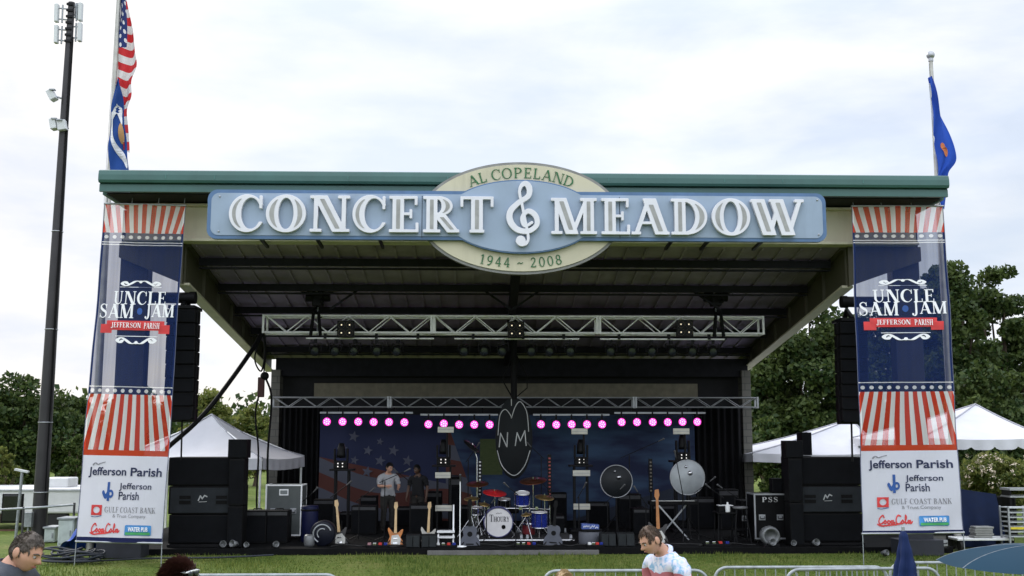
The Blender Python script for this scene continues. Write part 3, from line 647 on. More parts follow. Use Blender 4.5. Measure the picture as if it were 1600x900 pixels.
def banner(corn, YT, YBm, py0, py1, label, vs_):
    tl, tr, bl, br = [at(px, py, Y) for (px, py), Y in zip(corn, (YT, YT, YBm, YBm))]
    org = Vector(((tl.x+bl.x+tr.x+br.x)/4, (YT+YBm)/2, 0)); T = thing('banner', label, 'banner', org, 0, 'festival banners either side of the stage')
    H = py1-py0
    def S(u, v, off=0):
        p = (tl*(1-u)+tr*u)*(1-v)+(bl*(1-u)+br*u)*v
        bow = .05*math.sin(math.pi*v)*math.sin(v*7+u*3)+.014*math.sin(u*9+v*25)+.03*math.sin(math.pi*u)*math.sin(v*4)+.012*math.sin(u*22-v*9)*(1-v)+.010*math.sin((u+v*3.6)*16)*max(0, v-.7)*3
        return p+Vector((0, -off+bow, 0))-org
    def vv_(py): return (py-py0)/H
    b = MB(); b.grid(lambda u, v: S(u, v), 24, 72); fab = b.build('fabric', banner_mat(*[vv_(q) for q in vs_], name='banner_print'), T, recalc=False)
    ul = fab.data.uv_layers.new(name='UVMap'); idx = [(i % 25/24, i//25/72) for i in range(25*73)]
    for pgn in fab.data.polygons:
        for li in pgn.loop_indices: ul.data[li].uv = idx[fab.data.loops[li].vertex_index]
    Wm = (tr-tl).length; Hm = (tl-bl).length
    def place(me, mat, name, u0, u1, v_bot, hv, off=.012):
        xs_ = [q.co.x for q in me.vertices]; zs_ = [q.co.z for q in me.vertices]; a, c, e, g = min(xs_), max(xs_), min(zs_), max(zs_)
        return put(me, mat, name, T, lambda q: S(u0+(q.x-a)/(c-a)*(u1-u0), v_bot-(q.z-e)/(g-e)*hv, off))
    def serif(txt, mat, u0, u1, pyt, pyb, small=None, off=.012): place(loops_mesh(line_loops(txt, 1, .1, small=small)[0]), mat, 'lettering', u0, u1, vv_(pyb), (pyb-pyt)/H, off)
    def sans(txt, mat, u0, u1, pyt, pyb, bold=.02, shear=0, off=.012): place(sans_mesh(txt, 1, bold=bold, shear=shear), mat, 'lettering', u0, u1, vv_(pyb), (pyb-pyt)/H, off)
    def mark(f, mat, u0, u1, pyt, pyb, name, bx=(0, 0, 1, 1), h=1/60, off=.012): place(loops_mesh(contours(f, *bx, h)), mat, name, u0, u1, vv_(pyb), (pyb-pyt)/H, off)
    # printed words and marks
    y = lambda q: py0+(q-318)*H/527
    serif('UNCLE', WL, .20, .84, y(461), y(483)); serif('SAM', WL, .05, .46, y(482), y(505)); serif('JAM', WL, .60, .96, y(482), y(506))
    mark(fell(.5, .5, .45, .45), DB, .50, .565, y(488), y(499), 'round_dot')
    mark(U(AND(fbox(.08, .25, .92, 1), fbox(-1, -1, 2, 2)), fbox(0, 0, .16, .70), fbox(.84, 0, 1, .70)), RL, .08, .92, y(509), y(529), 'ribbon', h=1/120, off=.016)
    serif('JEFFERSON', WL, .21, .57, y(512), y(521.5), off=.06); serif('PARISH', WL, .61, .80, y(512), y(521.5), off=.06)
    for fl, a, c in ((1, 444, 455), (-1, 533, 546)):
        sc = [smooth([(.5, .25), (.62, .18), (.74, .5), (.86, .75), (.95, .5), (.88, .25), (.83, .5)], 5), smooth([(.5, .25), (.38, .18), (.26, .5), (.14, .75), (.05, .5), (.12, .25), (.17, .5)], 5)]
        f = U(*[fpath(s, .09) for s in sc], fpath([(.02, .9), (.98, .9)], .06), fell(.5, .28, .04, .16))
        if fl == 1: g = (lambda f: lambda X, Y: f(X, 1-Y))(f)
        else: g = f
        mark(g, WL, .26, .78, y(a), y(c), 'scroll', h=1/90)
    Wt = lambda q: y(q)
    sans('Jefferson', NV, .08, .52, Wt(735), Wt(751), .022); sans('Parish', NV, .57, .94, Wt(735), Wt(748), .022)
    mark(fpath(smooth([(.0, .1), (.2, .7), (.4, .3), (.65, .6), (1, .9)]), .16), GYI, .12, .27, Wt(727), Wt(733), 'flourish')
    sans('Jefferson', NV, .45, .83, Wt(758), Wt(770), .012); sans('Parish', NV, .45, .69, Wt(771), Wt(783), .012)
    mark(U(fbox(.42, .0, .64, 1), fpath(smooth([(.5, .42), (.3, .22), (.10, .45)]), .22), SUB(fell(.72, .38, .26, .22), fell(.72, .38, .11, .09))), DB, .26, .39, Wt(757), Wt(785), 'emblem')
    mark(SUB(fbox(0, .15, 1, 1), fell(.5, .58, .30, .27)), RL, .15, .27, Wt(791), Wt(806), 'emblem'); mark(fpath(smooth([(.05, .3), (.4, .15), (.95, .5)]), .2), DB, .15, .27, Wt(806.5), Wt(809), 'emblem_line')
    serif('GULF COAST BANK', GYI, .30, .90, Wt(793.5), Wt(802)); sans('& Trust Company', GYI, .40, .79, Wt(804), Wt(810.5), 0)
    cs_ = [smooth([(1.05, .78), (.85, 1.0), (.45, .7), (.30, .3), (.55, .08), (1.05, .35)], 5), smooth([(1.15, .45), (1.0, .3), (1.15, .12), (1.32, .3), (1.2, .47), (1.15, .45)], 5), smooth([(1.78, .4), (1.58, .42), (1.5, .2), (1.75, .15), (1.95, .35)], 5), smooth([(2.25, .4), (2.02, .42), (2.0, .18), (2.2, .2), (2.3, .45), (2.32, .15), (2.5, .25)], 5),
           smooth([(3.35, .9), (3.0, 1.0), (2.72, .6), (2.75, .2), (3.1, .08), (3.45, .35)], 5), smooth([(3.55, .45), (3.4, .28), (3.55, .12), (3.75, .3), (3.6, .47), (3.55, .45)], 5), smooth([(3.9, .2), (4.15, .75), (4.05, 1.0), (3.98, .6), (4.05, .12), (4.25, .25)], 5), smooth([(4.62, .4), (4.4, .42), (4.36, .18), (4.55, .2), (4.68, .45), (4.7, .12), (4.95, .3)], 5),
           smooth([(.1, .05), (.7, -.12), (1.6, -.05), (2.6, .02), (3.4, .12)], 5)]
    mark(U(*[fpath(s, .17) for s in cs_]), RL, .145, .50, Wt(817), Wt(835), 'script_lettering', (-.1, -.3, 5.1, 1.15), 1/28)
    mark(rrect(0, 0, 3, 1, .12), LB, .56, .865, Wt(819.5), Wt(834.5), 'logo_plate', (-.1, -.1, 3.1, 1.1), .03, .022); mark(rrect(0, 0, 3, 1, .12), GRN, .57, .855, Wt(829.5), Wt(833.5), 'logo_band', (-.1, -.1, 3.1, 1.1), .03, .034)
    sans('WATER PUB', WL, .60, .83, Wt(822), Wt(828.5), .03, off=.046)
    b = MB()                                          # rods, cords and stakes
    b.tube([S(-.01, 0), S(1.01, 0)], .022); b.build('top_rod', ALUD, T)
    b = MB(); b.tube([S(-.01, 1), S(1.01, 1)], .022); b.build('bottom_rod', ALUD, T)
    for u in (.02, .33, .66, .98):
        p = S(u, 0); b = MB(); b.tube([p, (p.x, p.y+.05, 7.74)], .012, 6); b.build('hanger', STEEL, T)
    for u in (.0, 1.0):
        p = S(u, 1); b = MB(); b.tube([p, (p.x*1.01, p.y-.02, -.03)], .010, 6); b.build('tie_cord', STEEL, T)
        b = MB(); b.tube([S(u, i/20, .004) for i in range(21)], .008, 6); b.build('edge_rope', pm('navy_rope', (.10, .11, .17), .8), T)
    return T
banner([(164, 318), (290, 321), (119, 846), (253, 849)], 23.05, 22.3, 318, 846, 'patriotic mesh banner hanging by the left column of the stage', (366, 381, 373, 619.5, 625, 612.5, 620, 710, 718.5, 839))
banner([(1331, 322), (1473, 322), (1348, 834), (1505, 832)], 23.05, 22.0, 322, 833, 'patriotic mesh banner hanging by the right column of the stage', (366.5, 379, 372.5, 616.5, 623, 608, 617, 704, 712.5, 829))
# ================================================================== TRUSSES AND STAGE LIGHTS
def truss(px0, px1, pyt, pyb, Y, bays, segs, mat, name, label, depth=None, r=.024):
    pxm = (px0+px1)/2; zt, zb = ZP(pyt, Y, XP(pxm, Y, 5)), ZP(pyb, Y, XP(pxm, Y, 5)); x0, x1 = XP(px0, Y, zb), XP(px1, Y, zb)
    h = zt-zb; d = depth or h; Lh = (x1-x0)/2
    T = thing(name, label, 'truss', ((x0+x1)/2, Y, zb))
    for yy in (0, d):
        for zz in (0, h):
            b = MB(); b.cyl((-Lh, yy, zz), (Lh, yy, zz), r, n=10); b.build('chord', mat, T)
    edges = [-Lh+2*Lh*q for q in segs]
    b = MB()
    for a, c in zip(edges[:-1], edges[1:]):
        nb = max(2, round(bays*(c-a)/(2*Lh)/2)*2); s = (c-a-.12)/nb
        for i in range(nb):
            xa, xb = a+.06+s*i, a+.06+s*(i+1); za, zb_ = (h, 0) if i % 2 == 0 else (0, h)
            for yy in (0, d): b.tube([(xa, yy, za), (xb, yy, zb_)], r*.58, 6)
            b.tube([(xa, 0 if i % 2 else d, 0), (xb, d if i % 2 else 0, 0)], r*.5, 6); b.tube([(xa, 0 if i % 2 else d, h), (xb, d if i % 2 else 0, h)], r*.5, 6)
    b.build('lacing', mat, T)
    for i, e in enumerate(edges):
        for s in ((-.035, .035) if 0 < i < len(edges)-1 else (0,)):
            b = MB()
            for yy in (0, d): b.box((e+s, yy, h/2), (.05, .05, h+.05))
            for zz in (0, h): b.box((e+s, d/2, zz), (.05, d-.05, .05))
            b.build('end_frame', mat, T)
    return T, zt, zb, x0, x1
YT1 = 27.0
tr1, t1t, t1b, t1x0, t1x1 = truss(411, 1193, 494, 520, YT1, 26, (0, .336, .668, 1), ALU, 'lighting_truss', 'long bright aluminium box truss hanging at mid stage', .5, .027)
YT2 = 31.0
tr2, t2t, t2b, t2x0, t2x1 = truss(424, 1184, 621, 636, YT2, 34, (0, .24, .50, .745, 1), ALUD, 'lighting_truss', 'thinner dull truss low across the back of the stage', .3, .018)
# hoists
for px, py, lb in ((497, 466, 'black chain hoist above the left end of the bright truss'), (1118, 466, 'black chain hoist above the right end of the bright truss')):
    c = at(px, py, YT1+.25); T = thing('chain_hoist', lb, 'hoist', c, 0, 'chain hoists on the bright truss')
    b = MB(); b.box((0, 0, 0), (.26, .3, .42)); b.cyl((-.3, 0, .03), (.30, 0, .03), .12, n=18); b.sph((.12, -.16, -.1), .06); b.build('motor', BLACKM, T, bev=.02)
    b = MB(); zt_ = roofz(YT1)-.1-c.z; b.tube([(0, 0, .2), (0, 0, zt_)], .018, 6); b.tube([(0, 0, -.2), (0, 0, t1b-c.z-.05)], .016, 6); b.build('chain', STEEL, T)
    b = MB()
    for s in (-1, 1): b.tube([(s*.05, 0, zt_), (s*.45, 0, zt_+.05)], .02, 6); b.build('sling', BLACK, T); b = MB(); b.tube([(.06*s, -.26, t1t-c.z+.10), (.12*s, -.28, t1b-c.z-.08)], .045, 6); b.build('strap', BLACK, T); b = MB()
    b.tube([(0, 0, -.2), (-.1, -.1, -.34), (.12, -.18, -.5), (.05, -.26, t1t-c.z)], .03, 6); b.build('sling', BLACK, T)
# four-lamp blinders
LAMP = pm('lamp_reflector', (.42, .34, .19), .3, .2, var=.1)
for px, py, lb in ((540, 514, 'left'), (806, 515, 'middle'), (1070, 513, 'right')):
    c = at(px, py, YT1-.16); T = thing('blinder_light', 'square four-lamp blinder on the %s of the bright truss' % lb, 'stage light', c, 0, 'blinders on the bright truss')
    b = MB(); w_ = .42; b.box((0, .04, 0), (w_, .14, w_)); b.box((0, .13, 0), (.08, .1, .3)); b.build('housing', BLACKM, T, bev=.012)
    for sx in (-1, 1):
        for sz in (-1, 1):
            b = MB(); b.lathe([(.088, .0), (.07, .03), (.035, .05), (.0, .055)], (sx*.1, -.034, sz*.1), 18, 0, Matrix.Rotation(R(-90), 3, 'X')); l = b.build('lamp', LAMP, T)
            b = MB(); b.sph((sx*.1, -.03, sz*.1), .018, 10, 8); b.build('bulb', emis('tungsten_glow', (1, .85, .6), .8), l)
# floodlights under the roof
for px, lb in ((610, 'left'), (996, 'right')):
    c = at(px, 473, 29.2); T = thing('floodlight', 'black box floodlight under the roof, %s of centre' % lb, 'light', c, 0, 'box floodlights under the roof')
    b = MB(); b.prism([(-.28, -.17), (.28, -.17), (.22, .17), (-.22, .17)], -.12, .16); b.build('housing', BLACKM, T, bev=.01)
    b = MB(); b.box((0, -.125, -.09), (.46, .012, .12)); b.build('glass', pm('dull_glass', (.12, .12, .12), .2), T)
    b = MB(); b.tube([(0, .05, .15), (0, .05, roofz(29.25)-.12-c.z)], .03, 6); b.build('mount', BLACKM, T)
# pipes and the dark wash lights below the bright truss
zp = ZP(529, YT1, 0)
for k_, (a, c, lb) in enumerate(((478, 678, 'left'), (710, 905, 'middle'), (938, 1132, 'right'))):
    xa, xb = XP(a, YT1+.05, zp), XP(c, YT1+.05, zp); T = thing('lighting_pipe', '%s grey pipe clamped below the bright truss' % lb, 'pipe', ((xa+xb)/2, YT1+.05, zp), 0, 'pipes below the bright truss')
    b = MB(); b.cyl((-(xb-xa)/2, 0, 0), ((xb-xa)/2, 0, 0), .022, n=10); b.build('pipe', ALU, T)
    for q in (-.7, .1, .75): b = MB(); b.box((q*(xb-xa)/2, 0, (t1b-zp)/2), (.07, .09, t1b-zp+.02)); b.build('clamp', BLACKM, T)
GL = pm('dark_lens', (.03, .035, .045), .08, spec=.8)
def wash(label, loc, tilt):
    T = thing('wash_light', label, 'stage light', loc, 0, 'dark wash lights hung below the bright truss')
    M = Matrix.Rotation(tilt, 3, 'X')
    b = MB(); b.box((0, 0, -.05), (.08, .07, .1)); b.box((0, 0, -.10), (.3, .05, .02)); b.box((-.145, 0, -.2), (.014, .05, .2)); b.box((.145, 0, -.2), (.014, .05, .2)); b.build('yoke', BLACKM, T)
    b = MB(); b.lathe([(0, -.15), (.08, -.15), (.105, -.05), (.12, .1), (.125, .14), (.11, .14), (.105, .08), (0, .08)], (0, 0, -.26), 18, 0, M); b.build('can', BLACKM, T)
    b = MB(); b.lathe([(.1, .10), (.06, .118), (0, .125)], (0, 0, -.26), 16, 0, M); b.build('lens', GL, T); return T
wx = [493, 525, 555, 589, 622, 725, 757, 786, 830, 860, 891, 955, 988, 1018, 1048, 1082, 1114]
w0 = None
for i, px in enumerate(wx):
    loc = (XP(px, YT1+.05, zp), YT1+.05, zp-.02); g, j, tot = ('left', i, 5) if i < 5 else ('middle', i-5, 6) if i < 11 else ('right', i-11, 6)
    lb = 'black wash light, %s from the left on the %s pipe under the bright truss' % (ORD[j], g)
    if w0 is None: w0 = wash(lb, loc, R(115))
    else: dup(w0, loc, random.uniform(-.35, .35), lb)
# magenta LED pars under the rear truss
def par_emis():
    m, t, p = nodes_of('magenta_led'); N = t.nodes.new; LK = t.links.new
    tcn = N('ShaderNodeTexCoord'); v = N('ShaderNodeTexVoronoi'); v.inputs['Scale'].default_value = 17; LK(tcn.outputs['Object'], v.inputs['Vector'])
    rp = N('ShaderNodeValToRGB'); e = rp.color_ramp.elements; e[0].position = .25; e[0].color = (1, .12, .56, 1); e[1].position = .62; e[1].color = (.75, .03, .42, 1); LK(v.outputs['Distance'], rp.inputs[0])
    LK(rp.outputs[0], p.inputs['Emission Color']); p.inputs['Emission Strength'].default_value = 1.7; p.inputs['Base Color'].default_value = (.3, .02, .2, 1); return m
PE = par_emis(); PD = emis('pink_led_dot', (1, .46, .86), 1.9)
def par(label, loc):
    T = thing('par_light', label, 'stage light', loc, 0, 'magenta par lights in a row below the rear truss')
    M = Matrix.Rotation(R(90), 3, 'X')
    b = MB(); b.box((0, 0, .22), (.05, .05, .14)); b.box((0, 0, .155), (.29, .04, .018)); b.box((-.137, 0, .07), (.012, .04, .17)); b.box((.137, 0, .07), (.012, .04, .17)); b.build('yoke', BLACKM, T)
    b = MB(); b.lathe([(0, -.14), (.07, -.14), (.11, -.06), (.125, .06), (.128, .07), (.116, .07), (.113, .04), (0, .04)], (0, 0, 0), 20, 0, M); b.build('can', BLACKM, T)
    b = MB(); b.lathe([(.113, .045), (0, .0451)], (0, 0, 0), 20, 0, M); f = b.build('lens', PE, T)
    b = MB()
    for k in range(8):
        a = 2*math.pi*k/7; r = .068 if k < 7 else 0
        b.lathe([(.021, .048), (.012, .058), (0, .06)], (r*math.cos(a), 0, r*math.sin(a)), 8, 0, M)
    b.build('led', PD, f); return T
prs = [(511, 659), (535.5, 659), (560, 659), (584, 659.5), (608, 659.5), (632, 660), (669.5, 663), (693.5, 662), (717.5, 663.5), (741, 663.5), (765, 663.5), (845, 663), (869, 663.5), (893, 663), (917, 663), (940.5, 663), (971, 659.5), (995, 659.5), (1019.5, 659.5), (1043, 659.5), (1066, 659), (1089, 659)]
p0 = None; YPR = 31.15
for i, (px, py) in enumerate(prs):
    z = ZP(py, YPR, 0); loc = (XP(px, YPR, z), YPR, z); g, j = ('far left', i) if i < 6 else ('inner left', i-6) if i < 11 else ('inner right', i-11) if i < 16 else ('far right', i-16)
    lb = 'glowing magenta par light, %s from the left of the %s run' % (ORD[j], g)
    if p0 is None: p0 = par(lb, loc)
    else: dup(p0, loc, None, lb)
for a, c, lb, yy in ((500, 645, 'far left', 645), (657, 778, 'inner left', 648), (833, 952, 'inner right', 648), (960, 1102, 'far right', 645)):
    z = ZP(yy, YPR, 0); xa, xb = XP(a, YPR, z), XP(c, YPR, z); T = thing('light_bar', 'thin grey bar carrying the %s run of magenta lights' % lb, 'light bar', ((xa+xb)/2, YPR, z), 0, 'bars carrying the magenta lights')
    b = MB(); b.box((0, 0, 0), (xb-xa, .04, .05)); b.build('bar', ALUD, T)
    for s in (-.6, .6): b = MB(); b.box((s*(xb-xa)/2, 0, (t2b-z)/2), (.04, .03, t2b-z)); b.build('drop_clamp', BLACKM, T)
# the dark oval with chalk-white lines
YO = 28.4; c = at(803, 684, YO); T = thing('hanging_oval', 'dark mesh oval with white NM letters hanging at centre stage', 'hanging sign', c)
k = mt(1, YO)
b = MB(); b.lathe([(0, -.03), (1, -.03), (1.02, 0), (1, .03), (0, .03)], (0, 0, 0), 40, 0, Matrix.Rotation(R(90), 3, 'X')); b.v = [(x*28.5*k, y, z*62*k) for x, y, z in b.v]; b.build('panel', pm('dark_scrim', (.006, .008, .010), .8), T)
chalk = pm('chalk_line', (.42, .43, .43), .8)
def chalkline(pts, w, name):
    put(loops_mesh(contours(fpath(pts, w), -34, -66, 34, 66, .6)), chalk, name, T, lambda q: Vector((q.x*k, -.036-.0*q.y, q.z*k)))
chalkline([(-23, -14), (-21, 7), (-11, -14), (-10, 8)], 1.6, 'lettering'); chalkline([(2, -12), (5, 8), (10, -5), (17, 11), (19, -12)], 1.6, 'lettering')
chalkline(smooth([(-25, 4), (-22, 34), (-14, 44), (-6, 36), (-4, 30)]), 1.2, 'outline'); chalkline(smooth([(-4, 30), (2, 48), (10, 56), (20, 40), (23, 10)]), 1.2, 'outline'); chalkline(smooth([(-26, -20), (-18, -44), (0, -58), (16, -44), (25, -20)]), 1.2, 'outline'); chalkline([(-4, 50), (-4, 62)], 1.2, 'outline')
b = MB(); zt_ = roofz(YO)-.3-c.z
b.tube([(0, 0, 60*k), (0, 0, zt_)], .085, 8); b.tube([(-.02, 0, 60*k), (-.3, .02, 1.5), (.05, .05, 2.4)], .02, 6); b.tube([(.0, 0, 60*k), (.35, .02, 1.3), (.35, .02, 1.6), (.05, 0, 2.2)], .016, 6); b.build('hanging_cable', BLACK, T)
# ================================================================== LOUDSPEAKERS
def array(px0, px1, pyt, pyb, Y, n, side, label):
    xm, zt = at((px0+px1)/2, pyt, Y).x, ZP(pyt, Y, 0); zb = ZP(pyb, Y, 0); w_ = mt(px1-px0, Y); T = thing('line_array', label, 'loudspeaker', (xm, Y, zb), 0, 'hung loudspeaker columns')
    h = (zt-zb)/n
    for i in range(n):
        t = (n-1-i)/(n-1); tilt = -R(9)*(1-(i/(n-1)))**1.5; z = h*(i+.5); y = -.10*(1-t)**2
        M = Matrix.Rotation(tilt, 3, 'X')
        b = MB(); b.prism([(-w_/2, -h*.48), (w_/2, -h*.48), (w_/2, h*.48), (-w_/2, h*.48)], -.24, .20, 0, M, (0, y, z)); cab = b.build('cabinet', BLACK, T, bev=.015)
        b = MB(); b.box((0, y-.245, z), (w_*.92, .012, h*.84), 0, M); b.build('grille', GRILLE, cab)
        for s in (-1, 1): b = MB(); b.box((s*(w_/2+.006), y-.05, z), (.014, .09, h*.98), 0, M); b.build('side_rigging', BLACKM, cab)
    b = MB(); top = h*n; b.box((0, .0, top+.05), (w_*.9, .7, .07)); b.bar((0, -.25, top+.08), (0, .1, top+.30), .08, .08); b.bar((0, .3, top+.08), (0, .1, top+.30), .08, .08); b.build('fly_frame', BLACKM, T)
    za = ZP(468, 24.05, 0)-zb; b = MB(); b.tube([(0, .1, top+.28), (0, .08, za)], .04, 8); b.tube([(side*-.16, .0, top+.05), (side*-.26, 0, top+.35), (side*-.2, .05, za-.05)], .012, 6); b.build('hanging_chain', STEEL, T)
    b = MB(); b.tube([(side*.02, .05, 0), (side*.02, .1, -.85)], .022, 6); b.build('tie_rod', BLACKM, T)
array(267, 312, 487, 658, 24.1, 8, 1, 'tall black line array speaker hung beside the left banner')
array(1304, 1348, 503, 661, 24.1, 8, -1, 'tall black line array speaker hung beside the right banner')
LOGO = pm('speaker_badge', (.42, .43, .44), .35, .4)
def sub(px0, px1, py0, py1, Y, label, grp, mat, marked, z_floor=None, castor=False):
    zb, zt = ZP(py1, Y, 0), ZP(py0, Y, 0); x0, x1 = XP(px0, Y, zb), XP(px1, Y, zb); w_, h = x1-x0, zt-zb
    T = thing('subwoofer', label, 'loudspeaker', ((x0+x1)/2, Y, zb), 0, grp)
    b = MB(); b.box((0, .5, h/2), (w_, 1.0, h-.01)); cab = b.build('cabinet', BLACK, T, bev=.018)
    b = MB(); b.box((0, -.006, h/2), (w_*.94, .016, h*.88)); b.build('grille', mat, T, bev=.004)
    b = MB()
    for s in (-1, 1):
        if marked: b = MB(); b.box((s*w_*.26, -.018, h/2+.01), (w_*.16, .012, h*.30)); hd = b.build('handle', BLACK, T); b = MB(); b.box((s*w_*.26, -.027, h/2+.01), (w_*.17, .012, h*.05)); b.build('grip', GREYGR, hd)
    if marked:
        s = [fpath([(0, .1), (.25, .7), (.5, .3)], .16), fpath([(.55, .4), (.8, .75), (1.1, .6)], .16), fpath([(.1, -.1), (1.1, -.05)], .08)]
        put(loops_mesh(contours(U(*s), -.2, -.3, 1.3, 1, 1/30)), LOGO, 'badge', T, lambda q: Vector((-.11+q.x*.17, -.018, h/2-.02+q.z*.17)))
    return T
for a, c, sd, ylo in ((262, 372, 'left', 849), (1240, 1350, 'right', 849)):
    Y = 24.75
    sub(a, c, 803, ylo, Y, 'black subwoofer, bottom of the %s stack' % sd, 'subwoofers stacked in threes', GRILLE, False)
    sub(a, c, 759, 803, Y, 'grey fronted subwoofer in the middle of the %s stack' % sd, 'subwoofers stacked in threes', GREYGR, True)
    sub(a, c, 714, 759, Y, 'black subwoofer on top of the %s stack' % sd, 'subwoofers stacked in threes', GRILLE, False)
    zb = ZP(ylo, Y, 0); x0, x1 = XP(a, Y, zb), XP(c, Y, zb); T = thing('speaker_dolly', 'low wheeled dolly under the %s subwoofer stack' % sd, 'dolly', ((x0+x1)/2, Y, .12), 0, 'dollies under the subwoofer stacks')
    b = MB(); b.box((0, .5, zb-.12-.035), (x1-x0+.04, 1.02, .06)); b.build('deck', BLACKM, T, bev=.006)
    for s in (-.8, -.25, .3, .82):
        for yy in (.08, .9):
            b = MB(); r_ = (zb-.12-.065)/2; b.cyl((s*(x1-x0)/2-.03, yy, r_), (s*(x1-x0)/2+.03, yy, r_), r_, n=14); b.build('wheel', pm('pale_wheel', (.30, .31, .33), .5), T)
def tower(px0, px1, py0, Y, pys, label):
    zb = .12; zs = [ZP(q, Y, 0) for q in [py0]+pys]+[zb]; x0, x1 = XP(px0, Y, 1), XP(px1, Y, 1); T = thing('speaker_tower', label, 'loudspeaker', ((x0+x1)/2, Y, zb), 0, 'slim fill speaker towers')
    w_ = x1-x0
    for i in range(len(zs)-1):
        h = zs[i]-zs[i+1]; zz = (zs[i]+zs[i+1])/2-zb; ww = w_*(1 if i == 0 else .8)
        b = MB(); b.box((0, .2, zz), (ww, .42, h-.012)); cb = b.build('cabinet', BLACK, T, bev=.012); b = MB(); b.box((0, -.016, zz), (ww*.9, .014, h*.9)); b.build('grille', GRILLE, cb)
    return T
tower(353, 383, 686, 24.6, [716, 790], 'slim black speaker tower right of the left subwoofer stack')
tower(1231, 1258, 688, 24.6, [716, 786], 'slim black speaker tower left of the right subwoofer stack')
tower(1256, 1272, 675, 25.9, [712, 786], 'thin black speaker column behind the right subwoofer stack')
# slack black cable line from the rafter to the ground left of stage
T = thing('cable_bundle', 'thick black cable bundle slung from the roof down to the left', 'cable'); p_ = [at(408, 523, 27.0), at(395, 545, 26.6), at(365, 588, 26.0), at(330, 634, 25.5), at(300, 666, 25.2), at(268, 694, 25.0), at(255, 706, 24.95)]
b = MB(); b.tube(smooth(p_, 5), .055, 8); b.tube([q+Vector((.05, .03, .04)) for q in map(Vector, smooth(p_, 5))], .035, 6); b.build('cable', BLACK, T)
b = MB(); q_ = [at(408, 523, 27.0), at(398, 560, 27), at(408, 580, 27.1), at(414, 552, 27), at(411, 520, 27)]; b.tube(smooth(q_, 6), .022, 6); b.build('cable_loop', BLACK, T)
# small stand with hanging box near the left pier
c = at(408, 605, 27.3); T = thing('hanging_control_box', 'small dark control box with cables hanging by the left end of the rear truss', 'control box', c)
b = MB(); b.box((0, 0, 0), (.16, .12, .5)); b.build('box', pm('dark_red_plastic', (.05, .012, .012), .5), T, bev=.02)
b = MB(); b.sph((.08, 0, .28), .11, 12, 8); b.build('cap', BLACK, T)
b = MB(); b.tube(smooth([(-.05, 0, -.2), (-.12, 0, -.7), (-.02, .02, -1.6), (-.03, .05, -2.8), (.05, .05, -4.1+.0)], 5), .025, 6); b.tube(smooth([(.12, 0, .2), (.25, .1, -.3), (.2, .1, -1.6), (.22, .1, -2.6), (.25, .1, -4.0)], 5), .03, 6)
b.tube([(.05, 0, .3), (.1, 0, .9), (.02, 0, 1.6)], .02, 6); b.build('cable', BLACK, T)
# ================================================================== BACKLINE
def grp_floor(px, Y, z=.12): return (XP(px, Y, z), Y, z)
# lighting towers with moving heads and pale panels
PAN = pm('pale_panel', (.62, .60, .52), .4, var=.1)
def mover(label, loc, grp='moving head lights on the lighting towers'):
    T = thing('moving_head', label, 'stage light', loc, 0, grp)
    b = MB(); b.box((0, 0, .07), (.36, .3, .14)); b.build('base', BLACKM, T, bev=.02)
    b = MB(); b.box((0, 0, .17), (.34, .16, .07)); b.box((-.165, 0, .34), (.05, .14, .36)); b.box((.165, 0, .34), (.05, .14, .36)); b.build('yoke', BLACKM, T, bev=.015)
    b = MB(); b.lathe([(0, .24), (.07, .24), (.10, .12), (.115, -.05), (.12, -.13), (.0, -.13)], (0, 0, .42), 18, 0, Matrix.Rotation(R(-8), 3, 'X')); b.build('head', BLACKM, T)
    b = MB()
    for sx in (-.06, .06):
        for sz in (.06, .14): b.sph((sx, -.16, sz), .018, 8, 6)
    b.build('led', emis('white_led', (1, .95, .9), .55), T); return T
def ltower(px, Y, pytop, pans, label):
    zt = ZP(pytop, Y, 0)-.12; T = thing('lighting_tower', label, 'lighting stand', grp_floor(px, Y), 0, 'lighting towers at the back of the band')
    b = MB(); b.box((0, 0, .03), (.6, .6, .06)); b.build('base_plate', BLACKM, T, bev=.008)
    b = MB()
    for sx in (-.17, .17):
        for sy in (-.15, .15): b.box((sx, sy, zt/2+.03), (.045, .045, zt-.06))
    b.build('frame', BLACKM, T)
    b = MB(); b.box((0, 0, zt+.02), (.62, .5, .05)); b.build('top_plate', BLACKM, T, bev=.008)
    for (pa, pb, py) in pans:
        za, zz = ZP(py+4.5, Y, 0), ZP(py-4.5, Y, 0); x0, x1 = XP(pa, Y-.22, za), XP(pb, Y-.22, za); b = MB(); b.box(((x0+x1)/2-XP(px, Y), -.22, (za+zz)/2-.12), (x1-x0, .07, zz-za)); 
        pn = b.build('panel_light', PAN, T, bev=.006); b = MB(); b.box(((x0+x1)/2-XP(px, Y), -.259, (za+zz)/2-.12), (x1-x0-.03, .008, .012)); b.build('panel_slit', ALUD, pn)
        b = MB(); b.box(((x0+x1)/2-XP(px, Y), -.15, (za+zz)/2-.12), (.05, .16, .05)); b.build('arm', BLACKM, T)
        if py < pytop: b = MB(); b.cyl((.08, -.15, zt), (.08, -.15, (za+zz)/2-.12), .025); b.build('mast', BLACKM, T)
    return zt+.12+.045
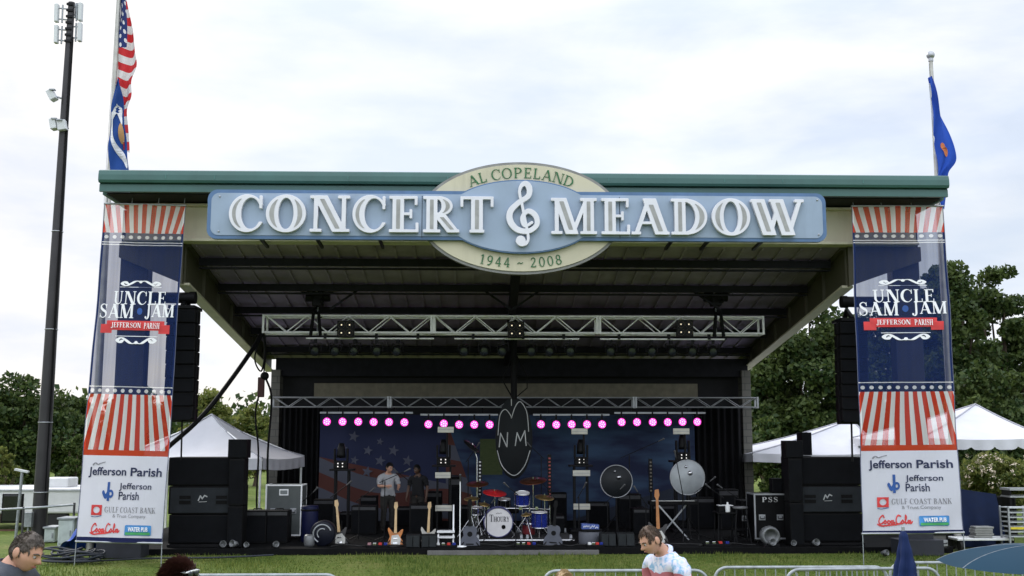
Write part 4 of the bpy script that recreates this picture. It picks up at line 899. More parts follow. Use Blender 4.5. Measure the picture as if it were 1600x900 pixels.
for px, Y, pt, pans, lb in ((533, 28.6, 735, [], 'left open'), (693, 28.8, 729, [(684, 709, 671.5), (680, 704, 742), (680, 706, 793)], 'left of the drums'), (908, 28.8, 729, [(893, 918, 674), (895, 922, 739), (896, 922, 791)], 'right of the drums'), (1067, 28.6, 722, [(1052, 1077, 674)], 'right hand')):
    z = ltower(px, Y, pt, pans, 'black lighting tower standing %s' % {'left open': 'before the flag backdrop', 'left of the drums': 'left of the drums with three pale panels', 'right of the drums': 'right of the drums with three pale panels', 'right hand': 'behind the pale round disc'}[lb])
    mover('black moving head light on the tower %s' % {'left open': 'before the flag backdrop', 'left of the drums': 'left of the drums', 'right of the drums': 'right of the drums', 'right hand': 'behind the pale round disc'}[lb], (XP(px, Y, 2), Y, z))
# riser
YR_ = 26.2; x0, x1 = XP(742, YR_, .4), XP(897, YR_, .4); T = thing('drum_riser', 'low drum platform with a pale metal edge on wheels', 'platform', ((x0+x1)/2, YR_, .12))
zt = ZP(843, YR_, 0)-.12; RZ = zt+.12
b = MB(); b.box((0, 1.1, zt-.05), (x1-x0-.02, 2.2, .09)); b.build('deck', pm('riser_carpet', (.03, .03, .032), .9), T)
b = MB(); b.box((0, -.02, zt-.06), (x1-x0, .04, .12)); b.build('front_edge', ALU, T, bev=.004)
for s in (-.94, -.06, .06, .94):
    for yy in (.12, 2.0): b = MB(); r_ = .055; b.cyl((s*(x1-x0)/2-.03, yy, r_), (s*(x1-x0)/2+.03, yy, r_), r_, n=12); b.box((s*(x1-x0)/2, yy, .08), (.05, .06, zt-.12)); b.build('wheel', pm('pale_wheel', (.3, .31, .33), .5), T)
# drums
BLUEW = pm('blue_sparkle', (.02, .035, .26), .25, .3, var=.4, scale=60); HEADM = pm('drum_head', (.66, .64, .64), .5, var=.06)
def drum(label, c, r, h, M, shell, head, hoop=CHROME, name='drum', grp='drums of the kit'):
    T = thing(name, label, 'drum', c, 0, grp)
    b = MB(); b.lathe([(r*.97, -h/2), (r*.97, h/2)], (0, 0, 0), 32, 0, M); b.build('shell', shell, T)
    b = MB(); b.lathe([(0, h/2+.004), (r*.96, h/2+.002)], (0, 0, 0), 32, 0, M); b.build('head', head, T); b = MB(); b.lathe([(0, -h/2-.004), (r*.96, -h/2-.002)], (0, 0, 0), 32, 0, M); b.build('head', head, T)
    for s in (-1, 1): b = MB(); b.lathe([(r*.96, s*h/2-.018), (r*1.03, s*h/2-.018), (r*1.03, s*h/2+.016), (r*.96, s*h/2+.016), (r*.96, s*h/2-.018)], (0, 0, 0), 32, 0, M); b.build('hoop', hoop, T)
    b = MB()
    for i in range(8):
        a = 2*math.pi*i/8+.2; q = M @ Vector((r*1.0*math.cos(a), r*1.0*math.sin(a), -h/2)); w_ = M @ Vector((r*1.0*math.cos(a), r*1.0*math.sin(a), h/2)); b.tube([q, w_], .009, 6)
    b.build('lug', CHROME, T); return T
YD = 26.7; bz = RZ+mt(24, YD); c = (XP(778.5, YD, bz), YD, bz); M90 = Matrix.Rotation(R(90), 3, 'X')
T = drum('bass drum with white front head and dark printed letters', c, mt(22.3, YD), .42, M90, BLUEW, HEADM, pm('dark_blue_hoop', (.05, .05, .14), .3), 'bass_drum')
LT = line_loops('Thoury', 1, .06, small=.72)[0]
put(loops_mesh(LT), pm('drum_ink', (.03, .03, .04), .7), 'lettering', T, lambda q: Vector((-.215+q.x*.108, -.222, .015+q.z*.17)))
put(loops_mesh(contours(fpath(smooth([(0, .1), (.3, .5), (.5, .2), (.8, .5), (1, .3)]), .12), -.1, -.1, 1.1, .8, .03)), pm('drum_ink', (.03, .03, .04), .7), 'lettering', T, lambda q: Vector((-.05+q.x*.13, -.222, .20+q.z*.05)))
b = MB(); b.lathe([(0, .0), (.05, 0)], (.125, -.2225, -.11), 20, 0, M90); b.build('port_hole', BLACK, T)
I3 = Matrix.Identity(3)
def dr(px, py, Y, r, h, tilt, lb, shell=BLUEW):
    q = at(px, py, Y); drum(lb, q, r, h, Matrix.Rotation(tilt, 3, 'X'), shell, HEADM)
    T = thing('drum_stand', 'metal stand under the %s' % lb, 'stand', (q.x, q.y, RZ), 0, 'metal stands under the drums'); z = q.z-RZ-h/2
    b = MB(); b.tube([(0, 0, .25), (0, 0, z)], .016, 8); b.build('post', CHROME, T)
    for i in range(3): a = 2.1*i+.4; b = MB(); b.tube([(0, 0, .36), (.26*math.cos(a), .26*math.sin(a), 0)], .012, 6); b.build('leg', CHROME, T)
dr(816, 779, 27.0, .19, .28, R(14), 'blue drum above the white bass drum')
dr(744, 798, 27.2, .17, .16, R(8), 'shallow drum left of the bass drum', CHROME)
dr(843, 812, 26.8, .21, .36, R(4), 'blue floor drum right of the bass drum')
dr(788, 786, 27.4, .16, .2, R(12), 'dark drum behind the bass drum', BLACK)
BRASS = pm('dark_cymbal', (.16, .06, .035), .3, .8); REDC = pm('red_cymbal', (.55, .02, .025), .35, .3); BRZ = pm('bronze_cymbal', (.35, .24, .10), .3, .85)
def cymbal(px, py, Y, r, mat, tilt, lb, boom=0):
    q = at(px, py, Y); T = thing('cymbal_stand', lb, 'cymbal', (q.x+boom, Y, RZ), 0, 'cymbals on stands around the drums'); z = q.z-RZ
    M = Matrix.Rotation(tilt, 3, 'Y') @ Matrix.Rotation(R(14), 3, 'X')
    b = MB(); b.lathe([(0, .035), (.03, .03), (.05, .012), (r*.6, .0), (r, -.02), (r, -.024), (r*.6, -.005), (.05, .005), (0, .02)], (-boom, 0, z), 28, 0, M); b.build('cymbal', mat, T)
    b = MB(); b.tube([(0, 0, .3), (0, 0, z-.3), (-boom, 0, z+.07)], .013, 8); b.build('post', CHROME, T)
    for i in range(3): a = 2.1*i+.9; b = MB(); b.tube([(0, 0, .5), (.34*math.cos(a), .34*math.sin(a), 0)], .012, 6); b.build('leg', CHROME, T)
cymbal(773, 769, 27.3, .30, REDC, R(6), 'bright red cymbal above the bass drum')
cymbal(746, 755, 27.6, .28, BRASS, R(-2), 'dark red cymbal at the left of the drums')
cymbal(833, 750, 27.3, .34, BRASS, R(-5), 'large dark tilted cymbal at the right of the drums')
cymbal(738, 697, 27.9, .26, pm('black_cymbal', (.02, .02, .022), .3, .5), R(38), 'black cymbal tilted high at the left of the drums', .12)
cymbal(851, 776, 26.9, .24, BRZ, R(6), 'low bronze cymbal right of the floor drum')
cymbal(737, 778, 26.9, .19, BRZ, R(-3), 'small bronze cymbal low at the left of the drums')
T = thing('drum_throne', 'round black drum stool behind the bass drum', 'stool', (XP(800, 28, RZ), 28.0, RZ))
b = MB(); b.lathe([(0, .5), (.17, .5), (.18, .54), (.17, .6), (0, .61)], (0, 0, 0), 20); b.build('seat', BLACK, T); b = MB(); b.cyl((0, 0, .2), (0, 0, .5), .02); b.build('post', CHROME, T)
for i in range(3): a = 2.1*i; b = MB(); b.tube([(0, 0, .3), (.25*math.cos(a), .25*math.sin(a), 0)], .012, 6); b.build('leg', CHROME, T)
# guitars
def guitar(label, px, pyt, pyb, Y, body, neckm, kind, lean=-.12, z=.12, rz=0, roll=0, stand=True):
    zt, zb = ZP(pyt, Y, 0), ZP(pyb, Y, 0); Hh = zt-zb; s = Hh/1.0
    T = thing('guitar', label, 'guitar', (XP(px, Y, zb), Y, zb), rz, 'guitars on stands at the front of the stage'); M = Matrix.Rotation(lean, 3, 'X') @ Matrix.Rotation(roll, 3, 'Y')
    if kind == 'acoustic': pts = smooth([(0, 0), (.15, .02), (.20, .13), (.17, .24), (.125, .30), (.14, .40), (.10, .48), (0, .49), (-.10, .48), (-.14, .40), (-.125, .30), (-.17, .24), (-.20, .13), (-.15, .02)], 4, True); th = .10; nb = .48
    else: pts = smooth([(0, 0), (.12, .01), (.17, .09), (.15, .18), (.115, .24), (.15, .33), (.165, .41), (.12, .40), (.07, .35), (0, .34), (-.06, .35), (-.11, .41), (-.155, .45), (-.165, .38), (-.125, .26), (-.155, .17), (-.165, .08), (-.11, .01)], 4, True); th = .05; nb = .33
    pts = [(x*s, y*s) for x, y in pts]
    b = MB(); b.prism(pts, -th/2, th/2, 0, M); b.build('body', body, T, bev=.008)
    b = MB(); b.prism([(-.03*s, nb*s), (.03*s, nb*s), (.022*s, .84*s), (-.022*s, .84*s)], -th/2-.022, -th/2-.002, 0, M); b.build('neck', neckm, T)
    b = MB(); b.prism([(-.022*s, .84*s), (.022*s, .84*s), (.045*s, .90*s), (.03*s, 1.0*s), (-.035*s, .99*s), (-.045*s, .88*s)], -th/2-.018, -th/2-.002, 0, M); b.build('headstock', neckm if kind != 'acoustic' else BLACK, T)
    b = MB()
    if kind == 'acoustic':
        b.lathe([(0, .001), (.05*s, .001)], M @ Vector((0, -th/2-.002, .33*s)), 20, 0, M @ M90); b.build('sound_hole', BLACK, T); b = MB(); b.box(M @ Vector((0, -th/2-.008, .14*s)), (.15*s, .014, .022*s), 0, M); b.build('bridge', BLACK, T)
    else:
        b.prism([(-.10*s, .10*s), (.10*s, .06*s), (.12*s, .2*s), (.06*s, .3*s), (-.08*s, .28*s)], -th/2-.006, -th/2-.001, 0, M); b.build('pickguard', pm('pickguard_pearl', (.55, .54, .5), .35), T); b = MB(); b.box(M @ Vector((0, -th/2-.012, .12*s)), (.09*s, .012, .03*s), 0, M); b.box(M @ Vector((0, -th/2-.012, .22*s)), (.09*s, .012, .02*s), 0, M); b.build('pickup', CHROME, T)
    if stand:
        S_ = thing('guitar_stand', 'black stand holding the '+' '.join(label.split(',')[0].split()[:11]), 'stand', (XP(px, Y, z), Y, z), 0, 'stands holding guitars'); dz = zb-z
        b = MB(); b.tube([(0, .14, .1), (0, .16, .5)], .014, 6); b.tube([(-.1, -.08, dz+.0), (-.1, .1, dz-.03), (.1, .1, dz-.03), (.1, -.08, dz+.0)], .012, 6); b.build('cradle', BLACKM, S_)
        for a in (-2.4, -.7, 1.57): b = MB(); b.tube([(0, .13, .22), (.28*math.cos(a), .1+.28*math.sin(a), 0)], .012, 6); b.build('leg', BLACKM, S_)
SUN = pm('sunburst_wood', (.48, .17, .04), .25, var=.35, scale=4); CREAM = pm('cream_guitar', (.42, .40, .36), .35)
NAVYG = pm('slate_guitar', (.055, .06, .08), .4); PALE = pm('pale_maple', (.55, .38, .20), .4)
guitar('sunburst electric guitar with maple neck', 617.5, 784, 857, 25.3, SUN, PALE, 'electric', .0+R(-6))
guitar('dark bass guitar with pale scuffed edge leaning left of the person in white', 532, 780, 856, 25.6, pm('dark_guitar', (.03, .028, .028), .3), PALE, 'electric', R(-7), roll=R(-7))
guitar('electric guitar with maple neck behind the left floor monitors', 668, 784, 856, 26.0, CREAM, PALE, 'electric', R(-6), roll=R(2))
guitar('slate acoustic guitar left of the bass drum', 734, 780, 862, 25.0, NAVYG, BLACK, 'acoustic', R(-8))
guitar('slate acoustic guitar right of the bass drum', 863, 782, 859, 25.1, NAVYG, BLACK, 'acoustic', R(-8), roll=R(5))
guitar('guitar with orange wooden neck behind the man in the patterned shirt', 1029, 765, 858, 25.6, pm('dark_guitar', (.03, .028, .028), .3), pm('orange_neck', (.40, .16, .05), .4), 'electric', R(-6))
# tall LED sticks / necks standing behind the band
def stick(px, py0, py1, Y, mat, lb):
    za, zz = ZP(py1, Y, 0), ZP(py0, Y, 0); T = thing('light_stick', lb, 'light', (XP(px, Y, .3), Y, .12), 0, 'upright light sticks behind the drums')
    b = MB(); b.box((0, 0, (za+zz)/2-.12), (.10, .06, zz-za)); b.build('bar', BLACKM, T, bev=.006); b = MB(); z = za+.05
    while z < zz-.03: b.box((0, -.034, z-.12), (.05, .012, .04)); z += .09
    b.build('cell', mat, T); b = MB(); b.cyl((0, 0, 0), (0, 0, za-.12), .022); b.cyl((0, 0, 0), (0, 0, .03), .18, n=20); b.build('base', BLACKM, T)
stick(749.5, 719, 775, 28.0, pm('pale_cell', (.5, .5, .52), .4), 'upright pale light stick at the left of the drums')
stick(859, 710, 775, 28.0, pm('red_cell', (.30, .06, .06), .4), 'upright reddish light stick at the right of the drums')
stick(1018, 717, 770, 28.0, pm('amber_cell', (.14, .12, .10), .4), 'dim upright light stick right of the dark round disc')
# round discs on stands
def disc(px, py, rpx, Y, mat, lb):
    q = at(px, py, Y); r = mt(rpx, Y); T = thing('round_reflector', lb, 'reflector', (q.x, Y, .12), 0, 'round discs on stands at the right of the stage')
    b = MB(); b.lathe([(0, .02), (r*.5, .012), (r*.97, -.02), (r, 0), (r*.97, .03), (0, .045)], (0, 0, q.z-.12), 40, 0, M90); b.build('disc', mat, T)
    b = MB(); b.lathe([(r*.97, -.025), (r*1.02, -.025), (r*1.02, .03), (r*.97, .03), (r*.97, -.025)], (0, 0, q.z-.12), 40, 0, M90); b.build('rim', ALUD, T)
    b = MB(); b.lathe([(0, .03), (.05, .03), (.06, .06), (0, .07)], (.06, 0, q.z-.12+r*.25), 16, 0, M90); b.lathe([(0, .03), (.03, .03), (.035, .06), (0, .07)], (-.04, 0, q.z-.12+r*.62), 12, 0, M90); b.build('hub', CHROME, T)
    b = MB(); b.cyl((0, .05, .1), (0, .05, q.z-.12-r*.8), .025); b.build('post', BLACKM, T)
    for i in range(3): a = 2.1*i+.5; b = MB(); b.tube([(0, .05, .5), (.4*math.cos(a), .05+.4*math.sin(a), 0)], .015, 6); b.build('leg', BLACKM, T)
disc(1074, 746, 27, 26.6, pm('pale_disc', (.34, .36, .38), .35, var=.12), 'pale grey round disc on a stand at the right of the stage')
disc(963, 752, 25, 27.6, pm('dim_disc', (.010, .012, .015), .6, var=.3), 'dim dark round disc on a stand right of the drums')
# microphone stands
def mic(px, Y, pyt, lb, boom=None, mat=BLACKM, z=.12, round_base=True, grp='microphone stands'):
    zt = ZP(pyt, Y, 0)-z; T = thing('microphone_stand', lb, 'microphone stand', (XP(px, Y, z), Y, z), 0, grp)
    b = MB(); b.tube([(0, 0, .02), (0, 0, zt if boom is None else zt-.1)], .013, 8); b.build('pole', mat, T)
    if round_base: b = MB(); b.lathe([(0, .03), (.06, .028), (.15, .012), (.155, 0), (0, 0)], (0, 0, 0), 24); b.build('base', mat, T)
    else:
        for i in range(3): a = 2.1*i+.3; b = MB(); b.tube([(0, 0, .12), (.32*math.cos(a), .32*math.sin(a), .01)], .011, 6); b.build('leg', mat, T)
    e = Vector((0, -.03, zt)) if boom is None else Vector((boom[0], -.05, zt+boom[1]))
    if boom is not None: b = MB(); b.tube([(-boom[0]*.3, .02, zt-.1-boom[1]*.3), tuple(e)], .010, 6); b.build('boom', mat, T)
    d = (e-Vector((0, 0, zt-.1))).normalized(); b = MB(); b.tube([e, e+d*.13], [.012, .02], 8); b.sph(e+d*.15, .027, 10, 8); b.build('microphone', pm('mic_grey', (.09, .09, .095), .4, .5), T)
mic(718.5, 24.75, 752, 'straight pale microphone stand with round base left of the drums', None, ALU)
mic(806, 24.8, 765, 'dark microphone stand with tripod legs in front of the drums', (-.16, .05), BLACKM, round_base=False)
mic(600, 26.0, 745, 'boom microphone stand by the person in white', (.45, .12), BLACKM, round_base=False)
mic(520, 26.2, 768, 'short microphone stand behind the dark bass guitar', (.3, .15), BLACKM, round_base=False)
mic(1068, 25.9, 765, 'boom microphone stand crossing the pale disc', (-.15, .75), BLACKM, round_base=False)
mic(985, 27.9, 705, 'tall boom microphone stand curved over the dim disc', (.75, .25), BLACKM, round_base=False)
mic(846, 27.6, 708, 'tall overhead microphone stand at the right of the drums', (-.25, .15), BLACKM, round_base=False)
mic(731, 27.9, 712, 'tall overhead microphone stand at the left of the drums', (.2, .2), BLACKM, round_base=False)
mic(1128, 25.6, 770, 'microphone stand beside the right hand table', (-.25, .1), BLACKM, round_base=False)
# floor monitors and amps
def monitor(px0, px1, py0, Y, lb, grp='floor monitors at the front of the stage'):
    x0, x1 = XP(px0, Y), XP(px1, Y); h = ZP(py0, Y, 0)-.12; w_ = (x1-x0); T = thing('floor_monitor', lb, 'monitor speaker', ((x0+x1)/2, Y, .12), 0, grp)
    b = MB(); M = Matrix.Rotation(R(90), 3, 'Z'); pr = [(0, 0), (.5, 0), (.5, h*.55), (.30, h), (.12, h*.95), (0, h*.3)]
    b.prism([(-q[0]+.25, q[1]) for q in pr], -w_/2, w_/2, 0, M); b.v = [(x, -y, z) for x, y, z in b.v]; b.build('cabinet', pm('worn_black_cabinet', (.010, .011, .012), .7, spec=.15, dirt=.3), T, bev=.012)
    b = MB(); 
    for s in (-1, 1): b.box((s*w_*.24, -.262, h*.5), (w_*.42, .014, h*.86)); 
    b.build('grille', pm('dark_grey_grille', (.026, .029, .031), .85, spec=.1, bump=.4, bscale=120), T, bev=.004); return T
monitor(635, 657, 834, 24.75, 'black floor monitor, left of the pair under the maple necked guitar'); monitor(659, 683, 834, 24.75, 'black floor monitor, right of the pair under the maple necked guitar')
monitor(937, 961, 832, 24.9, 'black floor monitor, left of the pair right of the grey barrel'); monitor(963, 990, 832, 24.9, 'black floor monitor, right of the pair right of the grey barrel')
def amp(px0, px1, py0, py1, Y, lb, mat, gr, dep=.5, name='guitar_amplifier', cat='amplifier', handle=True):
    zb, zt = (.12 if py1 is None else ZP(py1, Y, 0)), ZP(py0, Y, 0); x0, x1 = XP(px0, Y, zb), XP(px1, Y, zb); w_, h = x1-x0, zt-zb; T = thing(name, lb, cat, ((x0+x1)/2, Y, zb))
    b = MB(); b.box((0, dep/2, h/2), (w_, dep, h-.006)); b.build('cabinet', mat, T, bev=.014)
    b = MB(); b.box((0, -.006, h*.44), (w_*.9, .014, h*.74)); b.build('grille', gr, T)
    b = MB(); b.box((0, -.008, h*.90), (w_*.9, .014, h*.10)); b.build('control_panel', pm('dark_panel_metal', (.05, .05, .055), .4, .3), T)
    if handle: b = MB(); b.tube([(-.1, dep/2, h-.01), (-.09, dep/2, h+.03), (.09, dep/2, h+.03), (.1, dep/2, h-.01)], .012, 6); b.build('handle', BLACK, T)
    return T
amp(640, 676, 788, None, 28.3, 'black amplifier behind the maple necked guitar', BLACK, GRILLE)
amp(548, 588, 790, None, 28.0, 'black amplifier left of the person in white', BLACK, GRILLE)
amp(865, 882, 806, None, 28.0, 'small black amplifier behind the right acoustic guitar', BLACK, GRILLE)
amp(700, 720, 745, None, 29.4, 'tall black amplifier stack left of the drums', BLACK, GRILLE)
amp(990, 1016, 795, None, 27.6, 'black amplifier beside the orange necked guitar', BLACK, GRILLE)
amp(380, 415, 797, None, 25.6, 'black box amplifier in front of the silver road case', BLACK, GRILLE)
amp(415, 449, 797, None, 25.7, 'second black box standing against the silver road case', BLACK, GRILLE)
T = thing('grey_barrel', 'round grey barrel with blue and white gear on its lid', 'barrel', grp_floor(922, 25.3)); hb = ZP(829, 25.3, 0)-.12
b = MB(); b.lathe([(0, 0), (.25, 0), (.265, .03), (.265, hb-.03), (.25, hb), (0, hb)], (0, 0, 0), 28); b.build('drum_body', pm('barrel_grey', (.10, .105, .125), .6, var=.1), T)
b = MB(); b.lathe([(.255, hb-.01), (.285, hb-.01), (.285, hb+.03), (0, hb+.045)], (0, 0, 0), 28); b.build('lid', BLACK, T)
T = thing('mixing_box', 'small blue mixer box on the grey barrel', 'mixer', (XP(922, 25.3), 25.3, .12+hb+.03)); b = MB(); b.prism([(-.2, 0), (.2, 0), (.2, .1), (-.2, .13)], -.14, .14); b.build('case', pm('blue_plastic', (.06, .10, .30), .4), T, bev=.01)  # the case is plain blue plastic
b = MB(); random.seed(5)
for i in range(14): b.box((-.16+.025*i, -.146, .05+random.uniform(-.02, .03)), (.015, .012, .03))
b.build('knob', pm('white_knob', (.65, .67, .72), .4), T)
# white bench-like tray and stand left of the drums
T = thing('utility_stand', 'white edged low stand left of the pale microphone stand', 'stand', grp_floor(698, 25.2)); b = MB(); b.box((-.02, 0, .18), (.40, .3, .04)); b.box((-.02, 0, .30), (.40, .3, .04)); b.build('shelf', WHITE, T); b = MB()
for s in (-1, 1): b.box((s*.17-.02, .02, .12), (.03, .24, .24))
b.box((.15, 0, .6), (.035, .05, .6)); b.build('leg', ALU, T)
# lamp table frame at the left, guitar boat, pedal boards
def pedal(px, Y, lb, mat, w_=.5):
    T = thing('pedal_board', lb, 'pedal board', grp_floor(px, Y), 0, 'pedal boards along the stage front'); b = MB(); b.prism([(-w_/2, 0), (w_/2, 0), (w_/2, .05), (-w_/2, .05)], -.15, .15); b.build('board', BLACK, T, bev=.006)
    for i in range(4): b = MB(); b.box((-w_/2+.07+i*(w_-.14)/3, -.02, .075), (.075, .12, .05)); b.build('pedal', [mat, CHROME, RED, BLUEW][i % 4], T, bev=.006)
pedal(590, 24.7, 'pedal board on the stage edge left of the sunburst guitar', pm('pink_plastic', (.35, .18, .20), .6)); pedal(697, 24.65, 'pedal board beside the pale microphone stand', WHITE); pedal(822, 24.7, 'pedal board in front of the drum platform', CHROME); pedal(930, 24.65, 'pedal board in front of the grey barrel', WHITE, .4); pedal(1120, 24.8, 'pedal board below the right hand table', CHROME, .6)
# keyboard on x stand
T = thing('keyboard', 'black keyboard on a crossed metal stand at the right', 'keyboard', grp_floor(1052, 26.2)); zk = ZP(786, 26.2, 0)-.12
b = MB(); b.box((0, 0, zk), (1.15, .32, .09)); b.build('case', BLACK, T, bev=.01); b = MB(); b.box((0, -.08, zk+.048), (1.02, .13, .012)); b.build('keys', pm('ivory_keys', (.6, .6, .58), .4), T); b = MB()
for s in (-1, 1): b.bar((s*.35, -.12*s, .02), (-s*.35, -.12*s, zk-.06), .035, .035)
b.build('cross_leg', ALUD, T)
def table(px0, px1, py, Y, lb, topm, legm):
    x0, x1 = XP(px0, Y), XP(px1, Y); h = ZP(py, Y, 0)-.12; T = thing('stage_table', lb, 'table', ((x0+x1)/2, Y, .12)); w_ = x1-x0
    b = MB(); b.box((0, 0, h-.02), (w_, .55, .04)); b.build('tabletop', topm, T, bev=.006)
    for sx in (-1, 1):
        for sy in (-1, 1): b = MB(); b.tube([(sx*(w_/2-.05), sy*.2, h-.03), (sx*(w_/2-.02), sy*.23, 0)], .018, 6); b.build('leg', legm, T)
    return (x0+x1)/2, h+.12
tx, tz = table(1118, 1150, 800, 25.7, 'dark side table with gear at the right of the stage', BLACK, BLACKM)
T = thing('gear_box', 'silver topped gear box on the dark side table', 'box', (tx, 25.7, tz)); b = MB(); b.box((0, 0, .07), (.36, .3, .14)); b.build('case', BLACK, T, bev=.01); b = MB(); b.box((0, 0, .146), (.34, .28, .012)); b.build('lid', ALU, T)
T = thing('bar_stool', 'tall dark stool right of the side table', 'stool', grp_floor(1158, 25.5)); b = MB(); b.lathe([(0, .78), (.17, .78), (.18, .80), (.17, .83), (0, .84)], (0, 0, 0), 20); b.build('seat', pm('dull_stool_top', (.12, .12, .125), .4), T)
for sx in (-1, 1):
    for sy in (-1, 1): b = MB(); b.tube([(sx*.1, sy*.1, .79), (sx*.2, sy*.2, 0)], .014, 6); b.build('leg', BLACKM, T)
b = MB(); b.tube([(-.16, -.16, .3), (.16, -.16, .3), (.16, .16, .3), (-.16, .16, .3), (-.16, -.16, .3)], .011, 6); b.build('foot_ring', BLACKM, T)
T = thing('white_bottle', 'small white bottle on a stand by the dark side table', 'bottle', (XP(1139, 25.35, tz), 25.47, tz)); b = MB(); b.lathe([(0, 0), (.05, 0), (.055, .02), (.055, .14), (.02, .2), (.02, .23), (0, .23)], (0, 0, 0), 14); b.build('bottle', WHITE, T)
# blue case and coiled pale hose at the left
T = thing('drum_case', 'round dark blue drum case standing at the left of the stage', 'case', grp_floor(483, 26.0)); b = MB(); b.lathe([(0, 0), (.19, 0), (.20, .03), (.20, .80), (.19, .84), (0, .84)], (0, 0, 0), 28); b.build('body', pm('deep_blue_vinyl', (.004, .006, .032), .5, spec=.2), T); b = MB(); b.lathe([(.202, .72), (.212, .72), (.212, .76), (.202, .76), (.202, .72)], (0, 0, 0), 28); b.build('strap', BLACK, T)
T = thing('drum_case', 'dark case lying with pale rings at the stage edge', 'case', grp_floor(505, 25.1)); b = MB(); b.lathe([(0, -.2), (.26, -.2), (.28, -.17), (.28, .17), (.26, .2), (0, .2)], (0, 0, .28), 30, 0, M90); b.build('body', pm('black_case_vinyl', (.006, .007, .014), .5, spec=.2), T)
b = MB(); b.tube([(.20*math.cos(a), -.206, .28+.20*math.sin(a)) for a in [R(20+8*i) for i in range(29)]], .018, 6); b.tube([(.11*math.cos(a), -.206, .28+.11*math.sin(a)) for a in [R(60+8*i) for i in range(22)]], .014, 6); b.build('pale_ring', ALUD, T)
T = thing('silver_pot', 'small silver pot shaped light left of the pale ringed case', 'light', grp_floor(483, 24.9)); b = MB(); b.lathe([(0, 0), (.10, 0), (.12, .05), (.12, .22), (.09, .26), (0, .27)], (0, 0, 0), 20); b.build('pot', pm('dull_silver', (.16, .165, .17), .45, .4), T)
# ================================================================== ROAD CASES
def case(px0, px1, py0, Y, lb, front, edge, text=None, dep=.7, z=.12, plate=True, py1=None):
    zb = z if py1 is None else ZP(py1, Y, 0); x0, x1 = XP(px0, Y, zb), XP(px1, Y, zb); w_, h = x1-x0, ZP(py0, Y, 0)-zb; T = thing('road_case', lb, 'road case', ((x0+x1)/2, Y, zb), 0, 'wheeled road cases'); cw = .09
    b = MB(); b.box((0, dep/2, cw+(h-cw)/2), (w_, dep, h-cw)); b.build('body', front, T, bev=.008)
    b = MB(); e = .035
    for s in (-1, 1): b.box((s*(w_/2-e/2+.004), -.004, cw+(h-cw)/2), (e, .03, h-cw)); b.box((s*(w_/2-e/2+.004), dep, cw+(h-cw)/2), (e, .03, h-cw)); b.box((s*(w_/2-e/2+.004), dep/2, h-e/2+.004), (e, dep-.04, e))
    for zz in (cw+e/2-.004, h-e/2+.004): b.box((0, -.004, zz), (w_-.06, .028, e))
    b.build('edging', edge, T)
    for s in (-1, 1):
        b = MB(); b.box((s*w_*.27, -.012, h*.52), (.15, .02, .13)); hd = b.build('latch', ALUD, T, bev=.004); b = MB(); b.tube([(s*w_*.27-.05, -.03, h*.54), (s*w_*.27-.05, -.05, h*.50), (s*w_*.27+.05, -.05, h*.50), (s*w_*.27+.05, -.03, h*.54)], .010, 6); b.build('handle', BLACK, hd)
    for sx in (-1, 1):
        for yy in (.1, dep-.1): b = MB(); b.cyl((sx*(w_/2-.1)-.02, yy, .045), (sx*(w_/2-.1)+.02, yy, .045), .045, n=12); b.box((sx*(w_/2-.1), yy, .07), (.06, .05, .05)); b.build('caster', RUBBER, T)
    if text:
        lp, wd = line_loops(text, 1, .2); put(loops_mesh(lp), pm('stencil_white', (.5, .5, .5), .7), 'lettering', T, lambda q: Vector((-.20+q.x*.40/wd*1.0, -.008, h*.83+q.z*.115)))
    return T
GREYC = pm('grey_case_laminate', (.085, .095, .095), .5, var=.1)
T = case(413, 470, 757, 26.6, 'grey silver-edged road case near the left pier', GREYC, ALU)
zb = .12; b = MB(); b.box((.0, -.008, 1.12), (.22, .012, .15)); b.build('label_plate', ALU, T); b = MB(); b.box((0, -.0155, 1.12), (.17, .006, .09)); b.build('label_insert', pm('label_grey', (.2, .22, .22), .6), T)
case(1180, 1232, 772, 25.4, 'black silver-edged road case with PSS lettering', BLACK, ALUD, 'PSS')
case(1545, 1590, 778, 26.4, 'plain black road case right of the blue tarp', BLACK, BLACKM)
case(1160, 1180, 783, 26.8, 'narrow black road case beside the right pier', BLACK, BLACKM)
T = thing('video_panel', 'dark box on top of the PSS road case', 'box', (XP(1213, 25.8, 1.3), 25.75, ZP(772, 25.4, 0)+.005)); b = MB(); b.box((0, 0, .17), (.3, .28, .34)); b.build('case', BLACK, T, bev=.015); b = MB(); b.box((0, -.145, .17), (.24, .01, .26)); b.build('front', GRILLE, T)
T = thing('steel_rack', 'pale steel rack with yellow strip at the far right', 'rack', grp_floor(1598, 24.4, 0)); b = MB(); h0, h1 = ZP(843, 24.4, 0), ZP(793, 24.4, 0)
for s in (-.27, .27):
    for yy in (0, .4): b = MB(); b.box((s, yy, h1/2), (.035, .035, h1)); b.build('post', ALUD, T)
b = MB()
for i in range(7): b.box((0, .2, h0+.03+i*(h1-h0-.06)/6), (.5, .4, .022))
b.build('shelf', pm('rack_shelf', (.45, .47, .48), .5), T); b = MB(); b.box((0, -.022, h0+.22), (.5, .012, .05)); b.build('yellow_strip', pm('yellow_paint', (.65, .52, .03), .5), T)
T = thing('folding_ledge', 'pale metal ledge table at the far right edge', 'table', grp_floor(1600, 25.6, 0)); h1 = ZP(765, 25.6, 0)
b = MB(); b.box((0, 0, h1), (.75, .5, .05)); b.box((0, 0, h1-.17), (.75, .5, .04)); b.build('tabletop', ALUD, T)
for s in (-.34, .34): b = MB(); b.box((s, 0, h1/2), (.04, .4, h1)); b.build('leg', BLACKM, T)

